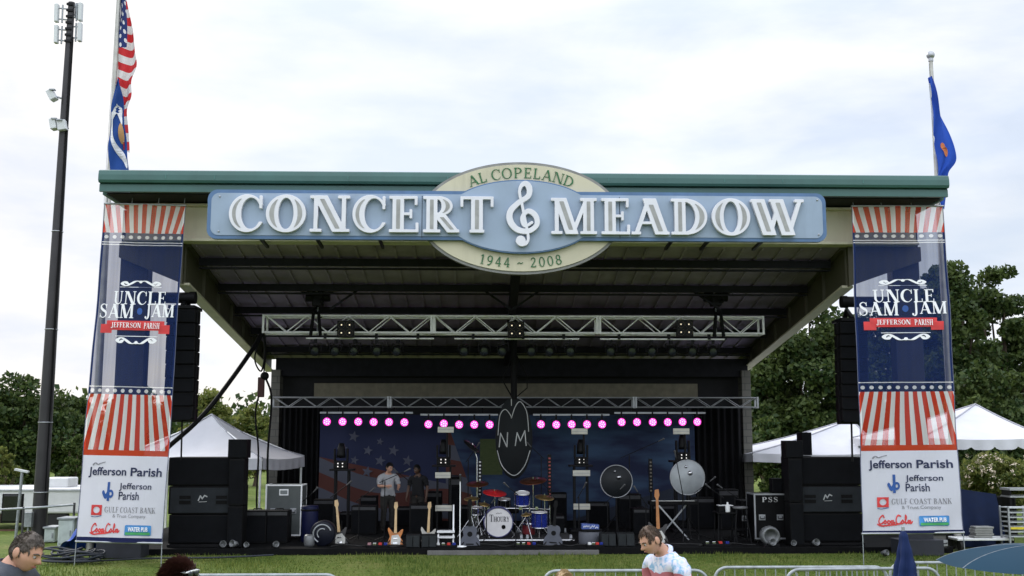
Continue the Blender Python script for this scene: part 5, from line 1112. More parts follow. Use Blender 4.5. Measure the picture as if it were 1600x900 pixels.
# dark clutter behind and between the players
random.seed(21)
cl_ = [(505, 780, 29.6, 34, 'left rear corner'), (545, 800, 30.2, 30, 'backdrop left end'), (575, 775, 30.4, 26, 'backdrop near the person in white'), (632, 792, 30.4, 30, 'backdrop near the person in dark clothes'), (678, 768, 30.6, 24, 'backdrop left of the drums'), (722, 790, 30.4, 30, 'backdrop behind the slate guitar'), (872, 770, 30.4, 28, 'backdrop right of the drums'), (936, 785, 30.2, 34, 'backdrop behind the grey barrel'), (985, 772, 29.6, 36, 'backdrop right of the dim disc'), (1040, 790, 30.0, 40, 'backdrop behind the keyboard'), (1098, 778, 29.4, 40, 'right drape'), (1140, 765, 29.2, 32, 'right pier')]
for px, py, Y, w_, lb in cl_: amp(px-w_/2, px+w_/2, py, None, Y, 'tall black equipment rack at the '+lb, BLACK, GRILLE, .5, 'equipment_rack', 'rack', False)
for px, Y, pt, bo, lb in ((560, 26.4, 775, (.25, .1), 'left of the sunburst guitar'), (640, 27.0, 748, (-.3, .15), 'over the maple necked guitar'), (760, 26.4, 790, (.12, .06), 'before the bass drum'), (858, 27.4, 760, (-.2, .1), 'right of the floor drum'), (905, 25.6, 770, (.1, .1), 'by the grey barrel'), (950, 26.2, 778, (.3, .2), 'left of the keyboard'), (1010, 26.0, 782, (-.2, .2), 'by the orange necked guitar'), (1092, 26.4, 762, (.3, .15), 'right of the pale disc'), (1150, 26.0, 770, (-.3, .1), 'by the bar stool'), (475, 26.6, 775, (.2, .1), 'by the drum case')):
    mic(px, Y, pt, 'dark boom microphone stand '+lb, bo, BLACKM, round_base=False)
for i, (px0, px1) in enumerate(((520, 600), (590, 690), (700, 800), (800, 905), (900, 1010), (1000, 1110), (1090, 1180))):
    T = thing('floor_cable', 'black cable snaking along the stage front, %s from the left' % ORD[i], 'cable', (XP((px0+px1)/2, 24.9), 24.9, .12), 0, 'cables lying on the stage floor'); L_ = mt(px1-px0, 24.9); b = MB(); b.tube(smooth([(-L_/2+L_*t/7, random.uniform(-.25, .35), .015) for t in range(8)], 5), .014, 6); b.build('cable', RUBBER, T)

# extra chrome hardware of the kit
T = thing('drum_rack', 'curved chrome tube rack standing around the drums', 'drum rack', (XP(800, 27.3, RZ), 27.3, RZ)); b = MB()
b.tube(smooth([(-.95, .1, .62), (-.6, -.25, .66), (0, -.35, .68), (.6, -.25, .66), (.95, .1, .62)], 5), .019, 8); b.build('cross_tube', CHROME, T)
for x, y in ((-.95, .1), (-.42, -.32), (.42, -.32), (.95, .1)): b = MB(); b.tube([(x, y, 0), (x, y, .72)], .019, 8); b.build('post', CHROME, T)
for x, y in ((-.6, -.25), (-.2, -.34), (.2, -.34), (.6, -.25)): b = MB(); b.box((x, y, .68), (.07, .07, .07)); b.build('clamp', CHROME, T)
cymbal(757, 787, 26.9, .15, BRZ, R(10), 'smallest bronze cymbal beside the shallow drum')
cymbal(822, 803, 26.6, .13, BRZ, R(-8), 'tiny bronze cymbal between the bass drum and the floor drum')
T = thing('snare_drum_case', 'red banded drum low between the bass drum and the floor drum', 'drum', at(826, 826, 26.9)); b = MB(); b.lathe([(0, -.14), (.15, -.14), (.16, -.1), (.16, .1), (.15, .14), (0, .14)], (0, 0, 0), 24); b.build('shell', pm('dark_red_shell', (.16, .02, .025), .35), T); b = MB(); b.lathe([(.162, .09), (.17, .09), (.17, .14), (.15, .145)], (0, 0, 0), 24); b.build('hoop', CHROME, T)
b = MB(); b.tube([(0, 0, -.14), (0, 0, RZ-T.location.z)], .02, 8); b.build('post', CHROME, T)
# ================================================================== POLES AND FLAGS
def flagpole(px0, py0, px1, py1, Y, pyt, lb):
    q = at(px1, py1, Y); zt = ZP(pyt, Y, q.x); T = thing('flagpole', lb, 'flagpole', (q.x, Y, 0)); 
    b = MB(); b.tube([(0, 0, -.02), (0, 0, zt*.5), (0, 0, zt)], [.085, .07, .045], 14); b.build('pole', pm('aged_aluminium_pole', (.40, .39, .36), .45, .4, dirt=.3), T)
    b = MB(); b.cyl((0, 0, zt), (0, 0, zt+.08), .06, n=12); b.build('truck', ALUD, T); b = MB(); b.sph((0, 0, zt+.16), .10, 16, 10); b.build('finial', ALUD, T)
    b = MB(); b.tube([(-.09, 0, 1), (-.09, -.02, zt*.6), (-.05, 0, zt-.05)], .006, 5); b.build('halyard', pm('rope_white', (.5, .5, .48), .8), T); return q
FY = 25.2
flagpole(184, 0, 170, 300, FY, -30, 'tall pale flagpole behind the left roof corner')
flagpole(1449, 90, 1466, 300, FY, 96, 'grey ball-topped flagpole behind the right roof corner')
def uvn(mb_fn): pass
def flag_mesh(name, Lp, Rp, Y, parent, mat, fold=.12, nf=5, n=60):
    """hanging cloth between a hoist line and a fly line (world points), with folds running down"""
    Ls, Rs = np.array(smooth(Lp, 10)), np.array(smooth(Rp, 10))
    def pick(S, t): z = S[0, 2]*(1-t)+S[-1, 2]*t; return Vector([float(np.interp(-z, -S[:, 2], S[:, q])) for q in range(3)])
    org = parent.location
    def P_(u, v):
        a, c = pick(Ls, v), pick(Rs, v); p = a.lerp(c, u); p.y += fold*math.sin(u*nf*2+v*6)*(.25+u) + .05*math.sin(v*16+u*4); return p-Vector(org)
    b = MB(); nu = 22; b.grid(P_, nu, n); o = b.build(name, mat, parent, recalc=False)
    ul = o.data.uv_layers.new(name='UVMap')
    for pg in o.data.polygons:
        for li in pg.loop_indices: vi = o.data.loops[li].vertex_index; ul.data[li].uv = ((vi % (nu+1))/nu, (vi//(nu+1))/n)
    return o, P_
def usmat():
    m, t, p = nodes_of('us_flag_print'); N = t.nodes.new; LK = t.links.new
    def mth(op, *a):
        n = N('ShaderNodeMath'); n.operation = op
        for i, q in enumerate(a):
            if isinstance(q, (int, float)): n.inputs[i].default_value = q
            else: LK(q, n.inputs[i])
        return n.outputs[0]
    def mixc(f, A, B):
        n = N('ShaderNodeMix'); n.data_type = 'RGBA'; LK(f, n.inputs['Factor'])
        for k, q in (('A', A), ('B', B)):
            if isinstance(q, tuple): n.inputs[k].default_value = q+(1,)
            else: LK(q, n.inputs[k])
        return n.outputs['Result']
    uv = N('ShaderNodeUVMap'); sp = N('ShaderNodeSeparateXYZ'); LK(uv.outputs[0], sp.inputs[0]); u, v = sp.outputs[0], sp.outputs[1]
    w = mth('ADD', v, mth('MULTIPLY', mth('SINE', mth('MULTIPLY', u, 3.0)), -.025)); fr = mth('FRACT', mth('MULTIPLY', w, 10.2)); st = mth('GREATER_THAN', fr, .5)
    col = mixc(st, (.62, .60, .60), (.50, .025, .03))
    can = mth('MULTIPLY', mth('LESS_THAN', v, .36), mth('LESS_THAN', mth('ADD', u, mth('MULTIPLY', v, 1.25)), .92)); col = mixc(can, col, (.018, .035, .15))
    a = mth('SUBTRACT', mth('FRACT', mth('MULTIPLY', u, 3.2)), .5); c = mth('SUBTRACT', mth('FRACT', mth('ADD', mth('MULTIPLY', v, 19), mth('MULTIPLY', mth('FLOOR', mth('MULTIPLY', u, 3.2)), .5))), .5)
    dt = mth('MULTIPLY', can, mth('LESS_THAN', mth('ADD', mth('MULTIPLY', a, a), mth('MULTIPLY', c, c)), .06)); col = mixc(dt, col, (.7, .7, .7))
    LK(col, p.inputs['Base Color']); p.inputs['Roughness'].default_value = .8
    tl = N('ShaderNodeBsdfTranslucent'); LK(col, tl.inputs[0]); mx = N('ShaderNodeMixShader'); mx.inputs[0].default_value = .35; LK(p.outputs[0], mx.inputs[1]); LK(tl.outputs[0], mx.inputs[2])
    LK(mx.outputs[0], t.nodes['Material Output'].inputs[0]); return m
def clothmat(name, col, tr=.35):
    m, t, p = nodes_of(name); N = t.nodes.new; LK = t.links.new
    tcn = N('ShaderNodeTexCoord'); nz = N('ShaderNodeTexNoise'); nz.inputs['Scale'].default_value = 2; LK(tcn.outputs['Object'], nz.inputs['Vector']); rp = N('ShaderNodeValToRGB'); rp.color_ramp.elements[0].color = tuple(c*.85 for c in col)+(1,); rp.color_ramp.elements[1].color = tuple(min(1, c*1.15) for c in col)+(1,)
    LK(nz.outputs['Fac'], rp.inputs[0]); LK(rp.outputs[0], p.inputs['Base Color']); p.inputs['Roughness'].default_value = .75; p.inputs['Specular IOR Level'].default_value = .2
    tl = N('ShaderNodeBsdfTranslucent'); LK(rp.outputs[0], tl.inputs[0]); mx = N('ShaderNodeMixShader'); mx.inputs[0].default_value = tr; LK(p.outputs[0], mx.inputs[1]); LK(tl.outputs[0], mx.inputs[2]); LK(mx.outputs[0], t.nodes['Material Output'].inputs[0]); return m
A = lambda pts, Y: [tuple(at(px, py, Y)) for px, py in pts]
T = thing('flag', 'striped flag with stars hanging limp on the left flagpole', 'flag', at(190, 60, FY))
flag_mesh('cloth', A([(188, -14), (187, 30), (184, 75), (183, 125), (184, 170), (190, 235)], FY), A([(194, -14), (201, 20), (207, 48), (214, 85), (217, 106), (207, 128), (206, 150), (199, 172), (200, 200), (199, 236)], FY), FY, T, usmat(), .10, 4)
FLB = clothmat('royal_blue_cloth', (.022, .07, .27))
T = thing('flag', 'blue flag with white emblem hanging below the striped flag', 'flag', at(185, 200, FY-.12)); FY2 = FY-.16
o, fp = flag_mesh('cloth', A([(184, 122), (177, 145), (173, 185), (170, 225), (171, 262), (172, 285)], FY2), A([(186, 124), (191, 150), (192, 175), (196, 205), (199, 235), (203, 262), (203, 285)], FY2), FY2, T, FLB, .05, 3)
def femb(f, mat, name, bx, off=.02):
    put(loops_mesh(contours(f, *bx, .02)), mat, name, T, lambda q: (lambda p: Vector((p.x, p.y-off, p.z)))(fp(q.x, 1-q.z)))
EMW = pm('emblem_white', (.62, .62, .64), .7); EMT = pm('emblem_tan', (.36, .20, .08), .7)
femb(fpath(smooth([(.10, .62), (.14, .48), (.40, .33), (.75, .24), (.93, .17)]), [.10]*25), EMW, 'ribbon', (0, 0, 1, 1))
femb(U(fpath(smooth([(.12, .63), (.35, .68), (.6, .70), (.85, .69)]), .07), fpath([(.55, .70), (.82, .60)], [.10]*2)), EMW, 'bird_emblem', (0, 0, 1, 1)); femb(fell(.74, .47, .16, .10), EMT, 'nest_emblem', (0, 0, 1, 1), .022)
T = thing('flag', 'plain blue flag with orange crest on the right flagpole', 'flag', at(1465, 200, FY)); FLR = clothmat('bright_blue_cloth', (.03, .09, .46), .5)
o, fp = flag_mesh('cloth', A([(1452, 120), (1456, 150), (1459, 200), (1463, 250), (1466, 290), (1469, 325)], FY-.1), A([(1453, 121), (1469, 165), (1484, 205), (1495, 247), (1479, 272), (1475, 300), (1474, 328)], FY-.1), FY, T, FLR, .10, 3)
femb(U(fell(.42, .42, .13, .035), fell(.30, .46, .10, .03)), pm('emblem_orange', (.45, .13, .04), .7), 'crest', (0, 0, 1, 1), .03)
b = MB(); b.grid(lambda u, v: Vector(at(1451+v*12+u*4, 130+v*135, FY-.05))-T.location, 2, 10); b.build('hoist_band', pm('white_canvas', (.6, .6, .6), .8), T)
# ================================================================== MAST WITH ANTENNAS
YM = 27.6; q0 = at(59.5, 848, YM); T = thing('antenna_mast', 'tall dark steel mast with white antenna panels and cameras', 'mast', (q0.x, YM, 0)); zt = ZP(4, YM, q0.x); DX = at(112, 4, YM).x-q0.x
mx_ = lambda z: DX*z/zt
MASTM = pm('dark_mast', (.030, .028, .030), .45, .2, var=.25, scale=2)
b = MB(); b.tube([(0, 0, -.02), (mx_(zt*.5), 0, zt*.5), (mx_(zt), 0, zt)], [.185, .135, .085], 20); b.build('pole', MASTM, T)
b = MB()
for py in (515, 660, 200, 362, 769): z = ZP(py, YM, q0.x); r = .187-.10*z/zt; b.lathe([(r, -.012), (r+.012, -.012), (r+.012, .012), (r, .012)], (mx_(z), 0, z), 20)
b.build('band', ALUD, T)
ANT = pm('antenna_grey', (.55, .57, .57), .5, var=.06)
for px, pya, pyb, dy in ((91.5, 9, 37, -.1), (91, 42, 70, -.1), (126.5, 5, 33, 0), (125.5, 36, 65, 0), (118, 2, 25, .25)):
    a, c = at(px, pya, YM), at(px-1, pyb, YM); p_, r_ = Vector((c.x-q0.x, dy, c.z)), Vector((a.x-q0.x, dy, a.z)); b = MB(); b.bar(p_, r_, .15, .10); an = b.build('antenna_panel', ANT, T, bev=.02)
    b = MB()
    for s in (.2, .8): e = p_.lerp(r_, s); b.tube([e, (mx_(e.z), 0, e.z)], .02, 6)
    b.tube([p_.lerp(Vector((mx_(p_.z), 0, p_.z)), .4), r_.lerp(Vector((mx_(r_.z), 0, r_.z)), .4)], .025, 6); b.build('antenna_bracket', STEEL, T)
for z in np.arange(ZP(66, YM, q0.x), zt, .17): b = MB(); b.box((mx_(z), -.10, z), (.17, .05, .06)); b.build('cable_clamp', BLACKM, T)
b = MB(); b.tube([(mx_(z)+.12, -.09, z) for z in (1, 5, 9, zt-1)], .03, 6); b.build('cable', BLACK, T)
for px, py, sx, tl_ in ((85, 152, -1, .5), (88, 197, -1, .2), (101, 199, 1, -.2)):
    e = at(px, py, YM); e = Vector((e.x-q0.x, -.15, e.z)); b = MB(); M = Matrix.Rotation(tl_*sx, 3, 'Y'); b.box(e, (.22, .2, .26) if sx == 1 else (.16, .24, .28), 0, M); cm = b.build('camera_housing', ANT, T, bev=.015)
    b = MB(); b.tube([e, (mx_(e.z), 0, e.z-.06)], .025, 6); b.box(e+Vector((-.04*sx, -.1, .12)), (.14, .12, .03)); b.build('camera_arm', STEEL, T)
# small lamp post
T = thing('lamp_post', 'thin lamp post with flat head by the white trailer', 'lamp post', (at(25, 832, 28.5).x, 28.5, 0)); zl = ZP(737, 28.5, -12); b = MB(); b.tube([(0, 0, 0), (.06, 0, zl)], .04, 8); b.build('pole', STEEL, T); b = MB(); b.bar((-.12, 0, zl+.06), (.22, 0, zl-.01), .12, .05); b.build('lamp_head', ANT, T)
# ================================================================== TREES
def tree(label, px, pyt, Y, pw, mat, trunkm, n=60, leaf=.30, per=110, seed=0, lo=.28, cat='tree', name='tree', sprawl=.75, clump=.215):
    rg = np.random.default_rng(seed); H = ZP(pyt, Y, XP(px, Y, 3)); rw = mt(pw, Y)/2; T = thing(name, label, cat, (XP(px, Y, 0), Y, 0), 0, 'trees behind the concert stage')
    b = MB(); tz_ = H*lo*1.25; b.tube([(0, 0, -.05), (.05, 0, tz_*.5), (.0, .1, tz_), (.1, 0, H*.7)], [H*.032, H*.024, H*.019, H*.006], 10)
    cen = []
    while len(cen) < n:
        u = rg.uniform(-1, 1, 3)
        if np.linalg.norm(u) > 1: continue
        if np.linalg.norm(u) < .35: continue
        w_ = 1-.35*max(0, u[2])-(.25 if u[2] < -.6 else 0)
        cen.append(np.array([u[0]*rw*.86*w_, u[1]*rw*sprawl*w_, H*(lo+(1-lo)*.5)+u[2]*H*(1-lo)*.47]))
    for c in cen[::max(1, n//9)]:
        s = Vector((0, 0, tz_*random.uniform(.7, 1.0))); e = Vector(c); b.tube([s, s.lerp(e, .5)+Vector((0, 0, -.06*H)), e], [H*.012, H*.008, H*.003], 6)
    b.build('trunk', trunkm, T)
    V = []; 
    for c in cen:
        cr_ = rw*clump*rg.uniform(.7, 1.5); m_ = int(1.9*per*rg.uniform(.7, 1.3)); d = rg.normal(size=(m_, 3)); d /= np.linalg.norm(d, axis=1)[:, None]; rad = cr_*rg.uniform(.25, 1.12, m_)**.5
        p = c+d*rad[:, None]*np.array([1, 1, .72]); a = rg.normal(size=(m_, 3)); a /= np.linalg.norm(a, axis=1)[:, None]; bb = np.cross(a, rg.normal(size=(m_, 3))); bb /= np.linalg.norm(bb, axis=1)[:, None]
        s = leaf*.72*rg.uniform(.5, 1.3, m_)[:, None]; V.append(np.stack([p-a*s*.5, p+bb*s*.30, p+a*s*.5, p-bb*s*.30], 1).reshape(-1, 3))
    V = np.concatenate(V); V[:, 2] = np.maximum(V[:, 2], .05); me = bpy.data.meshes.new('crown'); me.from_pydata(V.tolist(), [], np.arange(len(V)).reshape(-1, 4).tolist()); me.materials.append(mat); link('crown', me, T); return T
BARK = pm('bark', (.07, .05, .035), .9, bump=.5); LD = leafmat('dark_leaves', (.020, .044, .012), (.085, .115, .030)); LM = leafmat('mid_leaves', (.028, .06, .014), (.12, .15, .038)); LL = leafmat('light_leaves', (.06, .095, .02), (.22, .23, .06), .5)
# left
tree('dark broad tree at the left edge behind the white trailer', 28, 588, 50, 190, LD, BARK, 80, .34, 120, 1, .10)
tree('dark tree between the mast and the left banner', 108, 618, 54, 110, LD, BARK, 55, .34, 110, 2, .10)
tree('dark tree behind the left banner', 200, 610, 58, 150, LD, BARK, 60, .36, 100, 3, .10)
tree('light olive tree right of the left speaker array', 322, 606, 56, 95, LL, BARK, 34, .30, 90, 4, .15, clump=.24)
tree('yellowish tree between the white tent and the left pier', 398, 636, 60, 110, LL, BARK, 40, .32, 100, 5, .12)
tree('low light shrub tree behind the white tent', 330, 668, 47, 150, LL, BARK, 45, .3, 90, 6, .10)
tree('light leafy branch tree in front of the trailer at the far left', -2, 690, 34, 60, LL, BARK, 24, .2, 90, 7, .2)
tree('light bush beside the mast', 112, 672, 40, 60, LM, BARK, 30, .22, 100, 8, .10)
# right
tree('large dark tree right of the stage roof', 1270, 462, 46, 215, LD, BARK, 110, .34, 130, 11, .10)
tree('mid green tree filling the gap behind the right speaker array', 1195, 555, 52, 140, LM, BARK, 70, .34, 120, 12, .10)
tree('tall dark tree right of the right banner', 1500, 408, 44, 150, LD, BARK, 90, .34, 120, 13, .10)
tree('tall dark tree at the right edge of the picture', 1580, 404, 46, 170, LD, BARK, 100, .34, 120, 14, .10)
tree('dark tree behind the right banner', 1395, 470, 50, 190, LD, BARK, 90, .36, 120, 15, .10)
tree('tall dark tree rising directly behind the right banner edge', 1462, 418, 45, 120, LD, BARK, 80, .34, 120, 19, .10)
tree('lighter low tree left of the white marquee', 1212, 650, 38, 100, LM, BARK, 50, .24, 110, 16, .08)
tree('dark tree low behind the marquee at the far right', 1560, 560, 40, 200, LD, BARK, 90, .3, 120, 17, .06)
T = tree('flowering bush with pale blossoms under the right tent', 1560, 708, 33, 150, LL, BARK, 50, .2, 120, 18, .12, 'bush', 'flowering_bush')
rg = np.random.default_rng(4); b = MB(); H = ZP(708, 33, 14)
for i in range(34):
    x, z = rg.uniform(-1.4, 1.4), H*rg.uniform(.55, 1); c_ = np.array([x, -1.15+rg.uniform(-.2, .4), z])
    for _ in range(12): p_ = c_+rg.normal(size=3)*.05; a_, e_ = rg.normal(size=(2, 3))*.018; b.add([p_-a_, p_-e_, p_+a_, p_+e_], [(0, 1, 2, 3)])
b.build('blossom', pm('pale_blossom', (.62, .52, .42), .7, var=.25, scale=3), T)
# far tree belt on the horizon and an added ring behind the camera: one mass
rg = np.random.default_rng(9); V = []
for i in range(640):
    if i < 330: a = rg.uniform(-1.05, 1.05); Yb = 95+rg.uniform(-8, 8); x = math.tan(a*.75)*Yb; h = rg.uniform(4, 7.5); m_ = 150
    else: a = rg.uniform(math.pi*.52, math.pi*1.48); rr = 48+rg.uniform(-6, 8); x, Yb, h, m_ = rr*math.sin(a), rr*math.cos(a)+6, rg.uniform(5, 8), 90   # unseen ring behind the camera, added to keep low sky light off the stage
    if True: pass
    d = rg.normal(size=(m_, 3)); d /= np.linalg.norm(d, axis=1)[:, None]; p = np.array([x, Yb, h*.5])+d*np.array([2.6, 1.6, h*.52])*(1 if i < 330 else np.array([1.5, 1.5, 1]))*rg.uniform(.6, 1, (m_, 1)); aa = rg.normal(size=(m_, 3)); aa /= np.linalg.norm(aa, axis=1)[:, None]; bb = np.cross(aa, rg.normal(size=(m_, 3))); bb /= np.linalg.norm(bb, axis=1)[:, None]
    s = rg.uniform(.3, .8, (m_, 1)); V.append(np.stack([p-aa*s*.5, p+bb*s*.4, p+aa*s*.5, p-bb*s*.4], 1).reshape(-1, 3))
V = np.concatenate(V); V[:, 2] = np.maximum(V[:, 2], 0); me = bpy.data.meshes.new('tree_belt_and_shade_ring'); me.from_pydata(V.tolist(), [], np.arange(len(V)).reshape(-1, 4).tolist()); me.materials.append(LD); tag(link('tree_belt_and_shade_ring', me), 'far off line of trees behind the park, plus an unseen ring added to shade the stage', 'woodland', kind='stuff')
# ================================================================== TENTS
def tent(corners, ze, peak, zpk, valh, label, scallop=False, sag=.18, legs=(0, 1, 2, 3), leglen=None, name='canopy_tent', matr=None):
    cs_ = [Vector((x, y, ze)) for x, y in corners]; pk = Vector((peak[0], peak[1], zpk)); org = Vector((peak[0], peak[1], 0)); T = thing(name, label, 'tent', org); b = MB()
    for i in range(4):
        a, c = cs_[i], cs_[(i+1) % 4]
        def fn(u, v, a=a, c=c):
            e = a.lerp(c, u); p = e.lerp(pk, v); p.z -= sag*math.sin(math.pi*v)*(1-.35*abs(2*u-1)) ; p.z -= .05*math.sin(math.pi*u)*(1-v); return p-org
        b.grid(fn, 14, 12)
    b.build('canopy', matr or WVINYL, T)
    for a in cs_: b = MB(); b.tube([(lambda p: (p.x, p.y, p.z-sag*math.sin(math.pi*v/12)*.65+.012))(a.lerp(pk, v/12)-org) for v in range(13)], .022, 6); b.build('hip_seam', pm('vinyl_seam', (.34, .34, .38), .7), T)
    b = MB()
    for i in range(4):
        a, c = cs_[i], cs_[(i+1) % 4]; L_ = (c-a).length; nrm = Vector(((c-a).y, -(c-a).x, 0)).normalized(); nu = 60
        def fv(u, v, a=a, c=c, nrm=nrm, L_=L_):
            e = a.lerp(c, u); hh = valh*(1-(.35*(1-abs(math.sin(u*L_/.62*math.pi)))**3 if scallop else 0)); return e-org+Vector((0, 0, -v*hh-.05*math.sin(math.pi*u)))+nrm*(.01+.018*v*math.sin(u*40))
        b.grid(fv, nu, 3)
    b.build('valance', matr or WVINYL, T)
    for i in legs:
        p = cs_[i]-org; q = p+(-p).normalized()*.10; b = MB(); b.bar((q.x, q.y, 0), (q.x, q.y, ze-.02), .05, .05); b.build('leg', ALU, T)
    b = MB()
    for i in range(4): b.tube([cs_[i]-org-Vector((0, 0, .05)), pk-org-Vector((0, 0, .12))], .02, 6)
    b.build('frame', ALU, T); return T
Ax, Ay = XP(410, 27.6, 2), 27.6; dx_, dy_ = .19, .98
c4 = [(Ax-4.1*.98, Ay+4.1*.19), (Ax, Ay), (Ax+3.0*.19, Ay+3.0*.98), (Ax-4.1*.98+3*.19, Ay+4.1*.19+3*.98)]
zc_ = ZP(716, 27.6, Ax); pkx = at(330, 648, 29.4)
tent(c4, zc_, (pkx.x, 29.45), pkx.z, .28, 'white pop-up canopy tent with pointed top at the left of the stage', sag=.20)
Yr = 31.5; zr = ZP(708, Yr, 8); pR = at(1330, 655, Yr+2.2)
tent([(XP(1176, Yr, zr), Yr), (XP(1385, Yr, zr), Yr-.2), (XP(1385, Yr, zr)+.1, Yr+4.4), (XP(1176, Yr, zr)+.1, Yr+4.4)], zr, (pR.x, Yr+2.2), pR.z, .25, 'white tent with a low sloping roof between the stage and the right banner', sag=.10, legs=(1, 2))
Yq = 27.2; zq = ZP(684, Yq, 13); pQ = at(1524, 632, Yq+2.6); xa, xb = XP(1440, Yq, zq), XP(1640, Yq, zq)
tent([(xa, Yq), (xb, Yq), (xb, Yq+5.2), (xa, Yq+5.2)], zq, (pQ.x, Yq+2.6), pQ.z, .26, 'large bright white marquee with scalloped edge at the far right', True, .08, legs=(0, 1, 3))
# ================================================================== TRAILER, RAIL, CABINETS
Y = 31; x0, x1 = XP(-60, Y, 1), XP(150, Y, 1); zt = ZP(763, Y, -13); T = thing('travel_trailer', 'white travel trailer with dark window parked at the left', 'trailer', ((x0+x1)/2, Y, 0)); L_ = x1-x0
b = MB(); b.box((0, 1.2, (zt+.45)/2), (L_, 2.4, zt-.45)); b.build('body', pm('trailer_white', (.62, .62, .62), .35, var=.05, dirt=.15), T, bev=.06)
b = MB(); b.box((0, -.01, zt-.06), (L_-.1, .03, .05)); b.build('roof_trim', ALUD, T)
xw = XP(21, Y, 1)-(x0+x1)/2; b = MB(); zz0, zz1 = ZP(815, Y, -13), ZP(774, Y, -13); b.box((xw, -.012, (zz0+zz1)/2), (.52, .03, zz1-zz0)); w_ = b.build('window', pm('dark_window', (.012, .013, .015), .1, spec=.7), T, bev=.05)
b = MB(); b.box((xw, -.004, (zz0+zz1)/2), (.60, .02, zz1-zz0+.08)); b.build('window_frame', BLACK, w_, bev=.05)
b = MB(); b.box((-L_*.28, -.01, ZP(830, Y, -13)), (L_*.42, .02, .10)); b.build('brown_stripe', pm('brown_stripe', (.10, .045, .03), .5), T)
b = MB(); b.box((XP(75, Y, 2)-(x0+x1)/2, 1.0, zt+.13), (.75, .8, .28)); b.build('roof_unit', pm('trailer_white', (.62, .62, .62), .35), T, bev=.04)
for s in (-.35, .2): b = MB(); b.cyl((s*L_, .25, .33), (s*L_, .05, .33), .33, n=24); b.build('wheel', RUBBER, T)
Y = 27.0; pts = [at(-30, 798, Y), at(60, 793, Y), at(117, 788.5, Y)]; T = thing('handrail', 'thin dark handrail rising to the right in front of the trailer', 'railing', (pts[1].x, Y, 0)); b = MB(); b.tube([p-T.location for p in pts], .028, 8); b.build('rail', STEEL, T)
for px in (-20, 37, 116): p = at(px, 792, Y)-T.location; b = MB(); b.tube([(p.x, 0, -.02), (p.x, 0, p.z+(.1 if px == 116 else 0))], .03, 8); b.build('post', pm('dark_post', (.05, .05, .05), .6), T)
CABM = pm('pale_green_cabinet', (.42, .47, .45), .5, dirt=.25)
def cabinet(px0, px1, py0, Y, lb):
    x0, x1 = XP(px0, Y, .5), XP(px1, Y, .5); h = ZP(py0, Y, -12); T = thing('utility_cabinet', lb, 'cabinet', ((x0+x1)/2, Y, 0), 0, 'utility cabinets by the mast'); w_ = x1-x0
    b = MB(); b.box((0, .25, h/2), (w_, .5, h)); b.build('body', CABM, T, bev=.015); b = MB(); b.box((0, -.008, h*.52), (w_*.86, .02, h*.84)); d = b.build('door', CABM, T, bev=.006); b = MB(); b.box((w_*.3, -.03, h*.5), (.03, .03, .12)); b.build('handle', STEEL, d); b = MB(); b.box((0, .25, h+.02), (w_+.06, .58, .05)); b.build('lid', STEEL, T, bev=.01)
cabinet(91, 116, 812, 26.3, 'pale green utility cabinet left of the left banner'); cabinet(70, 87, 826, 27.4, 'shorter pale cabinet just behind the mast')
T = thing('electric_meter', 'small grey meter box on a post beside the mast', 'meter box', (XP(44, 27.3, .5), 27.3, 0)); b = MB(); b.box((0, 0, ZP(812, 27.3, -12)), (.2, .14, .36)); b.build('box', STEEL, T, bev=.01); b = MB(); b.tube([(0, .02, 0), (0, .02, ZP(812, 27.3, -12))], .03, 6); b.build('post', STEEL, T)
T = thing('blue_tarp', 'crumpled bright blue tarp under the left banner', 'tarp', (XP(140, 25.2, .2), 25.2, 0)); b = MB(); b.grid(lambda u, v: (-.6+1.2*u, -.3+.8*v, max(0, (.62*math.sin(math.pi*u)**.8*(1-.4*v)*math.sin(math.pi*min(1, v+.25))+.06*math.sin(u*19+v*11)))), 22, 14); b.build('sheet', pm('blue_tarp', (.02, .07, .36), .5), T)
T = thing('cable_pile', 'pile of coiled dark cables on the grass below the left banner', 'cables', (XP(108, 22.9, 0), 22.9, 0)); b = MB(); random.seed(3)
for i in range(9):
    rr = random.uniform(.25, .6); ox, oy, z = random.uniform(-.25, .3), random.uniform(-.15, .15), .03+i*.028; b.tube([(ox+rr*math.cos(a)*1.25, oy+rr*.5*math.sin(a), max(.02, z+.03*math.sin(a*3+i)*(i > 1))) for a in [2*math.pi*j/26 for j in range(27)]], .022, 6)
b.tube(smooth([(.5, 0, .03), (1.6, .4, .04), (2.9, .5, .04), (4, .9, .05)], 6), .02, 6); b.build('cable', pm('cable_dark', (.02, .025, .035), .6), T)
T = thing('blue_tarp', 'dark blue tarp hanging over gear right of the right banner', 'tarp', (XP(1520, 25.6, .5), 25.6, 0)); h = ZP(762, 25.6, 13); b = MB(); b.grid(lambda u, v: (-.55+1.15*u+.12*v*(u-.5), -.25*v-.06*math.sin(u*14)*v, h*(1-v)*(1-.12*u)+.015), 22, 12); b.grid(lambda u, v: (-.55+1.15*u, .8*v, h*(1-.12*u)+.012), 10, 4); b.build('sheet', pm('navy_tarp', (.006, .013, .042), .7, spec=.15), T)
T = thing('gear_crate', 'low crate carrying the dark blue tarp', 'crate', (XP(1520, 25.75, .5), 25.75, 0)); b = MB(); b.box((.02, .35, h*.42), (.95, .6, h*.84)); b.build('box', BLACK, T)
